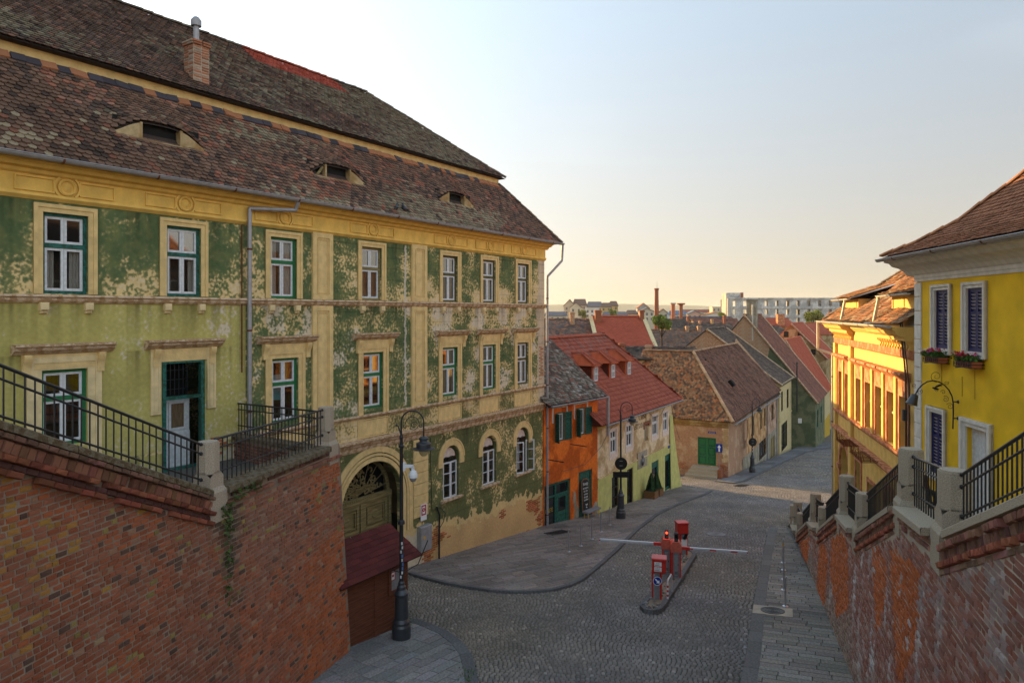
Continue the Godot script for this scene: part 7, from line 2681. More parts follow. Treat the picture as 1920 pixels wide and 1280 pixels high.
		for i in 2:
			b = MB.new()
			var t := PackedVector2Array([Vector2(0.05, 0.0), Vector2(0.25, 0.0), Vector2(0.27, 0.17), Vector2(0.03, 0.17)])
			b.profile(t, 0.03 + i * 0.48, 0.48 + i * 0.49)
			part("plant_trough", b, M.terracotta, fb)
		var lv := MB.new()
		var fl := MB.new()
		var rr := RandomNumberGenerator.new()
		rr.seed = 70 + k
		for i in 420:
			var c := V3(rr.randf_range(-0.02, 1.02), 0.17 + rr.randf() * 0.13, rr.randf_range(0.0, 0.36))
			var sz := rr.randf_range(0.02, 0.045)
			lv.col = Color(0.06, 0.13, 0.025) * rr.randf_range(0.5, 1.5)
			lv.xf = Transform3D(Basis.from_euler(V3(rr.randf_range(-1.2, 0.4), rr.randf() * 6.0, 0)), c)
			lv.quad(V3(-sz, 0, 0), V3(0, -sz, 0), V3(sz, 0, 0), V3(0, sz, 0.01))
		for i in 34:
			var c := V3(rr.randf_range(0.0, 1.0), 0.27 + rr.randf() * 0.11, rr.randf_range(0.08, 0.38))
			var col: Color = [Color(0.62, 0.02, 0.03), Color(0.66, 0.12, 0.36), Color(0.58, 0.02, 0.10), Color(0.70, 0.30, 0.52)][rr.randi() % 4]
			if c.x < 0.16: col = Color(0.7, 0.7, 0.68)
			elif k == 1 and c.x < 0.4: col = Color(0.70, 0.05, 0.02)
			for p in 12:
				fl.col = col * rr.randf_range(0.8, 1.15)
				var sz := rr.randf_range(0.014, 0.024)
				fl.xf = Transform3D(Basis.from_euler(V3(rr.randf() * 6.0, rr.randf() * 6.0, 0)), c + V3(rr.randf_range(-1, 1), rr.randf_range(-0.7, 0.9), rr.randf_range(-1, 1)) * 0.038)
				fl.quad(V3(-sz, 0, 0), V3(0, -sz, 0), V3(sz, 0, 0), V3(0, sz, 0))
		lv.xf = Transform3D()
		fl.xf = Transform3D()
		part("leaves", lv, M.leaf, fb)
		part("blossom", fl, M.leaf, fb)
	# wrought-iron bracket lamp
	var lt := thing("wall_lamp", "scrolled wrought iron bracket lamp reaching out from the yellow wall", "wall lamp", fr * Transform3D(Basis(), V3(2.2, 0, 0)))
	b = MB.new()
	var run := PackedVector3Array()
	for q in [[0.13, -2.95], [0.12, -2.6], [0.12, -2.3], [0.15, -2.12], [0.22, -1.97], [0.33, -1.84], [0.46, -1.76], [0.60, -1.73], [0.74, -1.76], [0.86, -1.84], [0.96, -1.96], [1.02, -2.08]]: run.append(V3(0, q[1], q[0]))
	b.tube(run, 0.017, 0.017, 6)
	part("arm", b, M.black_iron, lt)
	b = MB.new()
	for y in [-2.26, -2.68]:
		b.tube(PackedVector3Array([V3(0, y, 0.12), V3(0, y, 0.03)]), 0.016, -1, 6)
		b.xf = Transform3D(Basis(V3(1, 0, 0), PI / 2), V3(0, y, 0.0))
		b.lathe([[0.05, 0.0], [0.04, 0.02], [0.02, 0.04]], 10)
		b.xf = Transform3D()
	part("wall_plate", b, M.black_iron, lt)
	for q in [[0.30, -2.20, 0.085, 1.0], [0.20, -2.38, 0.09, 0.5], [0.52, -1.62, 0.15, -1.6], [0.36, -2.02, 0.06, 0.0], [0.28, -1.78, 0.06, 2.6], [0.92, -2.02, 0.07, 2.0], [1.05, -1.86, 0.06, 4.0], [0.52, -1.98, 0.05, 0.0]]:
		b = MB.new()
		var sp := PackedVector3Array()
		for k in 20:
			var t := k / 19.0
			var a: float = q[3] + t * 9.0
			var r: float = q[2] * (1.0 - 0.85 * t)
			sp.append(V3(0, q[1] + sin(a) * r, q[0] + cos(a) * r))
		b.tube(sp, 0.007, 0.005, 4)
		part("scroll", b, M.black_iron, lt)
	b = MB.new()
	for q in [[0.47, -1.86, 0.4], [0.54, -1.93, -0.3]]:
		b.xf = Transform3D(Basis(V3(1, 0, 0), q[2]), V3(0, q[1], q[0]))
		b.ball(Vector3.ZERO, V3(0.012, 0.03, 0.10), 6)
	b.xf = Transform3D()
	part("iron_leaf", b, M.black_iron, lt)
	b = MB.new()
	b.xf = Transform3D(Basis(V3(1, 0, 0), -0.35), V3(0, -2.12, 1.04))
	b.lathe([[0.145, -0.24], [0.125, -0.17], [0.095, -0.04], [0.085, 0.02], [0.0, 0.05]], 14)
	part("lamp_shade", b, M.lamp_iron, lt)
	b = MB.new()
	b.xf = Transform3D(Basis(V3(1, 0, 0), -0.35), V3(0, -2.12, 1.04))
	b.ball(V3(0, -0.22, 0), V3(0.07, 0.06, 0.07), 10)
	part("lamp_bulb", b, M.lamp_globe, lt)

# ---------------------------------------------------------------- roofs of the old town and what lies beyond

func build_middle_roofs() -> void:
	var list := [
		["mossy dark roof with a red patch behind the new red tile roof on the left", 2.1, 8.4, -0.73, -2.78, 66.0, 5.5, "mixed"],
		["big plain red roof with two chimneys behind the cream house", 8.2, 13.3, -0.44, -3.10, 64.0, 6.0, "red"],
		["grey brown weathered roof right of the big plain red roof", 18.5, 26.0, -2.40, -4.70, 88.0, 5.0, "mixed"],
		["long low old roof just behind the corner house", 8.8, 16.7, -3.22, -3.96, 59.0, 3.5, "dark"],
		["dark roof with a ruined pale gable right of the round green tree", 24.8, 27.9, -1.12, -2.79, 105.0, 5.0, "dark"],
		["low dark roof row in the middle of the old town", 32.2, 41.5, -2.03, -3.52, 125.0, 5.0, "dark"],
		["dark roofs behind the brick gable near the centre", 41.0, 51.0, -1.45, -3.05, 150.0, 5.0, "wine"],
		["bright orange roof below the long concrete factory", 55.5, 62.5, -1.33, -2.93, 150.0, 5.0, "red"],
		["brown roof under the bright orange roof", 46.5, 52.0, -2.60, -4.00, 128.0, 5.0, "dark"],
		["broad red roof at the far right beside the yellow palace", 69.2, 78.6, -2.69, -5.16, 165.0, 7.0, "red"],
		["large red roof slope beyond the ochre gable", 52.7, 60.5, -4.01, -10.16, 125.0, 10.0, "red"],
		["distant dark roof with solar panels left of centre", 47.7, 65.6, -1.28, -2.19, 200.0, 4.0, "dark"],
	]
	for i in list.size():
		var q: Array = list[i]
		var base := gy(q[5]) - 1.0
		var tone: Callable = {"mixed": mixed_tone, "red": red_tone, "dark": dark_tone, "wine": wine_tone}[q[7]]
		var near: bool = q[5] < 110.0
		var h := town_house(q[0], frame(q[1], q[5], 1, 0), q[2] - q[1], q[6] * 2.0, base, q[4], q[3], M.ochre_gable, M.ochre_gable, tone, {"tile": (0.26 if near else 0.5), "under": M.red_roof if q[7] == "red" else M.under_roof, "verge": 0.05, "sag": 0.08 if q[7] != "red" else 0.01})
		var L: float = q[2] - q[1]
		if i == 1:
			chimney_on(h, V3(0.5, q[3] - base - 0.8, -5.0), 0.6, 0.6, 1.5, M.brick_stack)
			chimney_on(h, V3(L - 0.1, q[3] - base - 1.2, -5.4), 0.42, 0.5, 1.9, M.brick_stack)
			var b := MB.new()
			b.quad(V3(-0.35, q[4] - base - 0.1, 0.35), V3(0.05, q[4] - base - 0.1, 0.35), V3(0.05, q[3] - base + 0.15, -6.0), V3(-0.35, q[3] - base + 0.15, -6.0))
			b.quad(V3(L - 0.05, q[4] - base - 0.1, 0.35), V3(L + 0.35, q[4] - base - 0.1, 0.35), V3(L + 0.35, q[3] - base + 0.15, -6.0), V3(L - 0.05, q[3] - base + 0.15, -6.0))
			part("verge_mortar", b, M.cream_pale, h)
		elif i == 0:
			chimney_on(h, V3(4.1, q[3] - base - 1.0, -4.2), 0.45, 0.5, 1.8, M.gable_wear)
			var b := MB.new()
			roof_slope(b, V3(0.0, q[4] - base - 0.05, 0.42), V3(1.3, q[4] - base - 0.05, 0.42), V3(0.7, q[3] - base - 0.1, -5.2), V3(0.0, q[3] - base - 0.1, -5.2), 0.04)
			part("red_patch", b, M.red_roof, h)
		elif i == 2:
			for k in 2: chimney_on(h, V3(L - 0.6 - k * 1.6, q[3] - base - 0.5, -4.6), 0.42, 0.42, 1.1, M.gable_wear)
		elif i == 3:
			chimney_on(h, V3(1.2, q[3] - base - 0.1, -3.0), 0.5, 0.45, 0.55, M.brick_stack)
			chimney_on(h, V3(3.6, q[3] - base - 0.1, -3.0), 0.5, 0.45, 0.4, M.gable_wear)
		elif i == 5:
			for k in 4: chimney_on(h, V3(1.2 + k * 2.3, q[3] - base - 0.4, -4.5), 0.4, 0.4, [1.6, 0.9, 1.2, 1.9][k], [M.brick_stack, M.gable_wear, M.ochre_gable, M.brick_stack][k])
		elif i == 7:
			chimney_on(h, V3(3.9, q[3] - base - 3.0, -1.0), 1.5, 1.2, 4.0, M.palace_pink)
		elif i == 11:
			var b := MB.new()
			for k in 12: b.box(V3(1.0 + k * 1.4, q[3] - base - 0.6, -3.0), V3(1.3, 0.5, 0.1))
			part("solar_panels", b, M.sign_blue, h).set_meta("kind", "stuff")
	# a cone of tiles on a little tower
	var t := thing("tower_roof", "small conical tiled tower roof in front of the concrete factory", "tower", Transform3D(Basis(), V3(84.0, -12.0, -180.0)))
	var b := MB.new()
	b.lathe([[2.4, 0], [2.4, 9.0]], 12)
	part("tower_wall", b, M.ochre_gable, t)
	b = MB.new()
	b.lathe([[3.0, 8.9], [1.6, 10.6], [0.0, 12.6]], 12)
	part("cone_roof", b, M.brick_stack, t)

func far_mats() -> void:
	for q in [["far_beige", 0.56, 0.46, 0.33], ["far_pale", 0.64, 0.55, 0.40], ["far_grey", 0.44, 0.42, 0.40], ["far_white", 0.70, 0.68, 0.62], ["far_yellow", 0.62, 0.44, 0.17], ["far_pink", 0.64, 0.40, 0.30], ["far_brown", 0.17, 0.10, 0.08], ["far_slate", 0.15, 0.145, 0.16], ["far_red", 0.42, 0.13, 0.06], ["far_blue", 0.13, 0.19, 0.26], ["far_maroon", 0.26, 0.06, 0.05], ["far_orange", 0.56, 0.24, 0.10]]:
		mat(q[0], lin(q[1], q[2], q[3]), 0.9, "soft", 0.05)

func build_far_town() -> void:
	far_mats()
	var list := [
		["grey beige apartment house with a gabled end, leftmost of the far blocks", 25.0, 30.7, 6.45, 3.35, -1.55, 330, "far_beige", "far_brown", "g"],
		["tall beige apartment house with a dark stepped roof right of the leftmost far block", 30.7, 37.7, 7.01, 3.77, -1.62, 345, "far_beige", "far_brown", "r"],
		["small beige house with a brown roof in front of the leftmost far blocks", 26.4, 31.7, 4.60, 2.42, -1.70, 310, "far_pale", "far_brown", "g"],
		["grey far block with two slate gables behind the green office", 39.4, 47.8, 5.91, 3.09, -1.69, 360, "far_grey", "far_slate", "r"],
		["yellow far apartment house with a brown roof, left half of the pair", 44.4, 49.4, 5.05, 2.92, -0.53, 340, "far_yellow", "far_brown", "r"],
		["yellow far apartment house with a brown roof, right half of the pair", 49.8, 54.4, 6.02, 3.55, -0.55, 350, "far_yellow", "far_brown", "r"],
		["low white and green office block with rows of windows far away", 32.3, 38.2, 2.11, 1.88, -1.88, 300, "far_white", "far_white", "f"],
		["far house with a red gabled roof left of the tall brick stack", 58.8, 64.5, 4.50, 2.25, -1.50, 320, "far_grey", "far_red", "g"],
		["cream house with a grey roof just left of the tall brick stack", 54.4, 60.3, 2.04, 0.68, -1.81, 290, "far_pale", "far_slate", "g"],
		["cream gabled house just right of the tall brick stack", 62.3, 66.2, 1.59, 0.00, -1.81, 290, "far_pale", "far_brown", "g"],
		["brown roofed far house between the office block and the red gable", 50.2, 55.3, 1.17, -0.47, -1.88, 300, "far_pale", "far_brown", "r"],
		["long far house under a steel blue roof behind the second chimney", 64.5, 71.8, 0.88, -0.66, -2.62, 280, "far_white", "far_blue", "r"],
		["pink far house with a blue gabled roof right of the thin chimneys", 70.7, 76.5, 0.86, -0.43, -2.58, 275, "far_pink", "far_blue", "g"],
		["very long far building under a dark red roof", 93.8, 120.5, 1.78, 0.59, -1.78, 380, "far_pale", "far_maroon", "r"],
		["white far house with a low orange roof left of the factory", 75.3, 85.2, 0.21, -0.84, -2.53, 270, "far_white", "far_orange", "g"],
		["pale far building with roof antennas left of the factory tower", 105.8, 114.2, 3.09, 2.81, -1.12, 360, "far_pale", "far_pale", "f"],
		["low slate roofed house at the far left beyond the green house", 13.1, 22.3, 0.44, -1.09, -2.19, 280, "far_pale", "far_slate", "r"],
		["slate roofed house below the yellow far pair", 37.9, 48.1, 0.45, -0.89, -2.23, 285, "far_pale", "far_slate", "r"],
	]
	for q in list:
		var w: float = q[2] - q[1]
		var z: float = q[6]
		var d := 9.0
		var ground := -24.0
		var h := thing("far_house", q[0], "house", Transform3D(Basis(Vector3.UP, -0.12), V3(q[1], ground, -z)))
		var e: float = q[4] - ground
		var r: float = q[3] - ground
		var b := MB.new()
		body(b, 0, 0, w, e, d, [])
		part("wall", b, M[q[7]], h)
		b = MB.new()
		if q[9] == "g":
			b.tri(V3(0, e, 0), V3(w, e, 0), V3(w / 2, r, 0))
			part("gable", b, M[q[7]], h)
			b = MB.new()
			roof_slope(b, V3(w + 0.3, e - 0.15, 0.4), V3(w + 0.3, e - 0.15, -d), V3(w / 2, r + 0.1, -d), V3(w / 2, r + 0.1, 0.4), 0.25)
			roof_slope(b, V3(-0.3, e - 0.15, -d), V3(-0.3, e - 0.15, 0.4), V3(w / 2, r + 0.1, 0.4), V3(w / 2, r + 0.1, -d), 0.25)
		elif q[9] == "r":
			roof_slope(b, V3(-0.3, e - 0.1, 0.4), V3(w + 0.3, e - 0.1, 0.4), V3(w + 0.3 - 1.0, r, -d / 2), V3(-0.3 + 1.0, r, -d / 2), 0.2)
			roof_slope(b, V3(w + 0.3, e - 0.1, -d), V3(-0.3, e - 0.1, -d), V3(0.7, r, -d / 2), V3(w - 0.7, r, -d / 2), 0.2)
			b.tri(V3(w + 0.2, e, 0.2), V3(w + 0.2, e, -d), V3(w - 0.7, r, -d / 2))
			b.tri(V3(-0.2, e, -d), V3(-0.2, e, 0.2), V3(0.7, r, -d / 2))
		else:
			b.box(V3(-0.2, e, -d), V3(w + 0.4, 0.3, d + 0.2))
		part("roof", b, M[q[8]], h)
		var n := maxi(2, int(w / 1.9))
		var rows := 2 if q[9] != "f" else 3
		for k in n:
			for j in rows:
				b = MB.new()
				var x := w * (k + 0.5) / n
				b.box(V3(x - 0.42, e - 1.9 - j * 2.0, 0.0), V3(0.84, 1.15, 0.03))
				part("window", b, M.far_slate, h)
	# the long concrete factory
	var fz := 265.0
	var fx := 83.4
	var L := 74.0
	var h := thing("concrete_factory", "long derelict concrete factory with open window bays and a stair tower", "factory", frame(fx, fz, 1, 0.02))
	var g := 24.0
	var holes := []
	for k in 17:
		for j in 3:
			holes.append([2.3 + k * 4.2, 2.45 - j * 3.35, 3.6 + k * 4.2, 4.75 - j * 3.35, false])
	var b := MB.new()
	wall(b, 1.6, -g, L, 5.75, holes, 0.6)
	part("front_wall", b, M.concrete, h)
	b = MB.new()
	wall(b, 1.6, -g, L, 5.75, holes, 0.6, -12.0)
	part("rear_wall", b, M.concrete, h)
	b = MB.new()
	b.box(V3(1.6, 5.4, -12.0), V3(L - 1.6, 0.3, 11.7))
	for j in 3: b.box(V3(1.6, 1.55 - j * 3.35, -12.0), V3(L - 1.6, 0.25, 11.6))
	b.quad(V3(L, -g, 0), V3(L, -g, -12), V3(L, 5.7, -12), V3(L, 5.7, 0))
	part("floors", b, M.concrete, h)
	for j in 2:
		b = MB.new()
		b.box(V3(1.6, 1.5 - j * 3.35, 0.0), V3(L - 1.6, 0.65, 0.35))
		part("floor_band", b, M.concrete, h)
	b = MB.new()
	b.box(V3(1.6, 5.3, 0.0), V3(L - 1.6, 0.5, 0.4))
	part("parapet", b, M.concrete, h)
	b = MB.new()
	b.box(V3(0.0, -g, -6.0), V3(1.6, g + 5.5, 7.2))
	b.box(V3(-0.2, -g, -5.0), V3(0.5, g + 7.6, 5.0))
	part("stair_shaft", b, M.concrete_pale, h)
	b = MB.new()
	b.box(V3(0.3, 5.6, -4.8), V3(5.2, 2.1, 4.6))
	part("roof_tower", b, M.concrete, h)
	b = MB.new()
	for k in 7: arc_ring(b, 1.2 + k * 0.6, 6.35, 0.18, 0.32, -0.2, -0.17, 0.5 * k, 0.5 * k + 4.4, 8)
	part("graffiti", b, M.far_blue, h)
	for k in 17:
		for j in 3:
			if (k * 7 + j * 3) % 5 == 0 or k == 0: continue
			b = MB.new()
			ring(b, 2.3 + k * 4.2, 2.45 - j * 3.35, 1.3, 2.3, 0.1, -0.5, -0.4)
			b.box(V3(2.9 + k * 4.2, 2.45 - j * 3.35, -0.5), V3(0.1, 2.3, 0.1))
			part("window_frame", b, M.white_paint, h)
	rebase(h, -g)
	b = MB.new()
	b.lathe([[0.7, 0], [0.7, 2.2]], 10)
	var rc := part("roof_chimney", b, M.brick_stack)
	rc.position = V3(fx + 7.2, 5.7, -fz - 4.0)
	tag(rc, "short round brick chimney on the factory roof near its stair tower", "chimney")
	# brick smoke stacks
	for q in [["tall tapering brick smoke stack, the highest in the skyline", 31.8, 150.0, 5.3, 0.62, 0.42, 0.0], ["pale slender smoke stack right of the tallest one", 37.8, 160.0, 2.25, 0.52, 0.45, 0.3], ["brick smoke stack with a wide cap, right of the pale one", 34.7, 140.0, 1.9, 0.36, 0.36, 0.9]]:
		var s := thing("smoke_stack", q[0], "chimney", Transform3D(Basis(), V3(q[1], -22.0, -q[2])), "brick smoke stacks in the old town")
		b = MB.new()
		var top: float = q[3] + 22.0
		b.lathe([[q[4] + 0.35, 0], [q[4], top * 0.5], [q[5], top - 0.5], [q[5] + 0.04, top - 0.5], [q[5] + 0.04, top], [0.2, top]], 14)
		part("shaft", b, M.brick_stack if q[6] != 0.3 else M.terracotta, s)
		b = MB.new()
		b.lathe([[q[5], top - 0.35], [q[5] + 0.12 + q[6] * 0.4, top - 0.2], [q[5] + 0.12 + q[6] * 0.4, top + 0.05], [0.2, top + 0.06]], 14)
		part("cap", b, M.brick_stack if q[6] != 0.3 else M.concrete_pale, s)
		if q[6] == 0.0:
			b = MB.new()
			b.tube(PackedVector3Array([V3(0.1, top, 0), V3(0.1, top + 1.6, 0)]), 0.04, 0.02, 4)
			part("lightning_rod", b, M.black_iron, s)
		if q[6] > 0.5:
			b = MB.new()
			b.bbox(V3(-0.7, top - 5.2, -0.7), V3(1.4, 1.9, 1.4), 0.05)
			part("base_block", b, M.brick_stack, s)
	# trees
	for q in [["bright green round tree beside the big red roof", 19.3, 88.0, -1.55, 1.15, 1, 0.0], ["green tree in front of the concrete factory, left of the cone roof", 84.0, 190.0, -2.2, 2.7, 2, 0.15], ["small yellow green tree left of the green and white office", 27.0, 262.0, -0.9, 1.7, 3, 0.35], ["low green tree right of the green and white office", 40.0, 272.0, -0.6, 1.9, 4, 0.1], ["small tree at the foot of the factory stair tower", 78.3, 255.0, -2.1, 1.9, 5, 0.1]]:
		var tr := thing("tree", q[0], "tree", Transform3D(Basis(), V3(q[1], -18.0, -q[2])), "trees among the far roofs")
		var top: float = q[3] + 18.0
		b = MB.new()
		b.tube(PackedVector3Array([V3(0, 0, 0), V3(0.1, top * 0.5, 0), V3(0, top, 0)]), 0.3, 0.06, 7)
		for k in 5: b.tube(PackedVector3Array([V3(0, top - 1.6, 0), V3(cos(k * 1.3) * q[4] * 0.7, top - 0.2 + 0.2 * k, sin(k * 1.3) * q[4] * 0.7)]), 0.08, 0.02, 5)
		part("trunk", b, M.dark_wood, tr)
		b = MB.new()
		var rr := RandomNumberGenerator.new()
		rr.seed = 20 + int(q[5])
		var lobes := []
		for k in 11: lobes.append([V3(rr.randf_range(-0.65, 0.65), rr.randf_range(-0.5, 0.75), rr.randf_range(-0.65, 0.65)), rr.randf_range(0.32, 0.55), rr.randf_range(0.7, 1.3)])
		for i in 5200:
			var lb: Array = lobes[rr.randi() % 11]
			var dir := V3(rr.randfn(), rr.randfn(), rr.randfn()).normalized()
			var c: Vector3 = (lb[0] + dir * lb[1] * (0.55 + 0.45 * rr.randf())) * q[4]
			var sz: float = q[4] * rr.randf_range(0.05, 0.095)
			b.col = Color(0.17 + 0.2 * q[6], 0.24, 0.04) * lb[2] * rr.randf_range(0.6, 1.35)
			b.xf = Transform3D(Basis.from_euler(V3(rr.randf() * 6.0, rr.randf() * 6.0, 0)), c + V3(0, top, 0))
			b.quad(V3(-sz, 0, 0), V3(0, -sz, 0), V3(sz, 0, 0), V3(0, sz, 0))
		b.xf = Transform3D()
		part("crown", b, M.leaf, tr)
	# hills on the horizon
	b = MB.new()
	var hn := noise(88, 0.0011, 3)
	for i in 60:
		for j in 6:
			var p := []
			for k in [[0, 0], [1, 0], [1, 1], [0, 1]]:
				var x: float = lerpf(-900, 2100, (i + k[0]) / 60.0)
				var t: float = (j + k[1]) / 6.0
				var top := 30.0 + 16.0 * hn.get_noise_1d(x) + 9.0 * exp(-pow((x - 380.0) / 330.0, 2.0))
				p.append(V3(x, -30.0 + (top + 30.0) * sin(t * PI * 0.5), -2100.0 - 700.0 * t))
			b.quad(p[0], p[1], p[2], p[3])
	structure("hills", b, M.hill_green)

# ---------------------------------------------------------------- kiosk, lamps, barriers and small things

func build_kiosk() -> void:
	var fr := frame(-4.03, 17.5, 0.56, 0.828)
	var base := -8.95
	var h := thing("kiosk", "small brown wooden kiosk under a dark red shingle roof beside the brick wall", "kiosk", fr * Transform3D(Basis(), V3(0, base, 0)))
	var y0 := 0.32
	var y1 := 2.2
	var b := MB.new()
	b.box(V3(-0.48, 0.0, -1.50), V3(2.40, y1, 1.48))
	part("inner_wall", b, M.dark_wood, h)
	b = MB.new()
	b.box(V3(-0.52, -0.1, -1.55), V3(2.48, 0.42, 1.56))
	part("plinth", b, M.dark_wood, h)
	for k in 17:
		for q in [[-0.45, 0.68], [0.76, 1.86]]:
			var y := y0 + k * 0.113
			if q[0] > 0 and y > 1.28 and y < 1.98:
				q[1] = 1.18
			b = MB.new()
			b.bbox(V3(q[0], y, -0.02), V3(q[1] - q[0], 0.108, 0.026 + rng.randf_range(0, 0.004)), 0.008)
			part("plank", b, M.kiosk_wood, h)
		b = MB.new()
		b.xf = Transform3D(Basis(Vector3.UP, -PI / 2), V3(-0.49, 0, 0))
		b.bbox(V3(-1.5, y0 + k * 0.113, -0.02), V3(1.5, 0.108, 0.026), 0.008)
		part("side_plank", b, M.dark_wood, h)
	for x in [-0.52, 0.67, 1.86]:
		b = MB.new()
		b.bbox(V3(x, 0.0, -0.03), V3(0.085, y1, 0.065), 0.01)
		part("batten", b, M.kiosk_wood, h)
	b = MB.new()
	ring(b, 1.18, 1.28, 0.66, 0.74, 0.09, -0.04, 0.06)
	var hw := part("hatch", b, M.kiosk_wood, h)
	b = MB.new()
	b.quad(V3(1.26, 1.36, 0.0), V3(1.76, 1.36, 0.0), V3(1.76, 1.94, 0.0), V3(1.26, 1.94, 0.0))
	part("pane", b, M.grey_metal, hw)
	b = MB.new()
	b.box(V3(1.29, 1.64, 0.006), V3(0.17, 0.24, 0.004))
	part("notice", b, M.paper, hw)
	b = MB.new()
	ring(b, 1.29, 1.64, 0.17, 0.24, 0.022, 0.010, 0.014)
	b.box(V3(1.34, 1.74, 0.010), V3(0.07, 0.06, 0.003))
	part("notice_print", b, M.crimson, hw)
	# roof: two slopes of shingles
	var e := V3(0, 2.16, 0.30)
	var r := V3(0, 2.80, -0.94)
	var u0 := -0.75
	var u1 := 2.25
	b = MB.new()
	roof_slope(b, V3(u0, e.y, e.z), V3(u1, e.y, e.z), V3(u1, r.y, r.z), V3(u0, r.y, r.z), 0.05)
	roof_slope(b, V3(u1, e.y, -2.1), V3(u0, e.y, -2.1), V3(u0, r.y, r.z), V3(u1, r.y, r.z), 0.05)
	b.tri(V3(-0.48, 2.2, -1.9), V3(-0.48, 2.2, 0.0), V3(-0.48, 2.76, -0.94))
	b.tri(V3(1.92, 2.2, 0.0), V3(1.92, 2.2, -1.9), V3(1.92, 2.76, -0.94))
	var roof := part("roof", b, M.dark_wood, h)
	var s := (r - e)
	var sn := s.normalized()
	var nn := V3(1, 0, 0).cross(sn)
	var rows := 8
	for j in rows:
		var y := s.length() * j / rows
		var x := u0 - (0.17 if j % 2 else 0.0)
		while x < u1:
			var xa := maxf(x, u0) + 0.004
			var xb := minf(x + 0.33, u1) - 0.004
			x += 0.33
			if xb - xa < 0.05: continue
			b = MB.new()
			var f := rng.randf_range(0.75, 1.2)
			b.col = Color(0.15, 0.030, 0.026) * f
			var lo := e + sn * (y - 0.01) + nn * rng.randf_range(0.014, 0.024)
			var hi := e + sn * (y + s.length() / rows * 1.25) + nn * 0.004
			b.quad(V3(xa, lo.y, lo.z), V3(xb, lo.y, lo.z), V3(xb, hi.y, hi.z), V3(xa, hi.y, hi.z))
			b.quad(V3(xa, lo.y - 0.014, lo.z), V3(xb, lo.y - 0.014, lo.z), V3(xb, lo.y, lo.z), V3(xa, lo.y, lo.z))
			part("shingle", b, M.piece, roof)
	b = MB.new()
	b.tube(PackedVector3Array([V3(1.2, 2.02, 0.10), V3(1.5, 1.85, 0.25), V3(1.85, 2.05, 0.5), V3(2.0, 2.7, 0.72)]), 0.012, -1, 4)
	part("cable", b, M.black_iron, h)

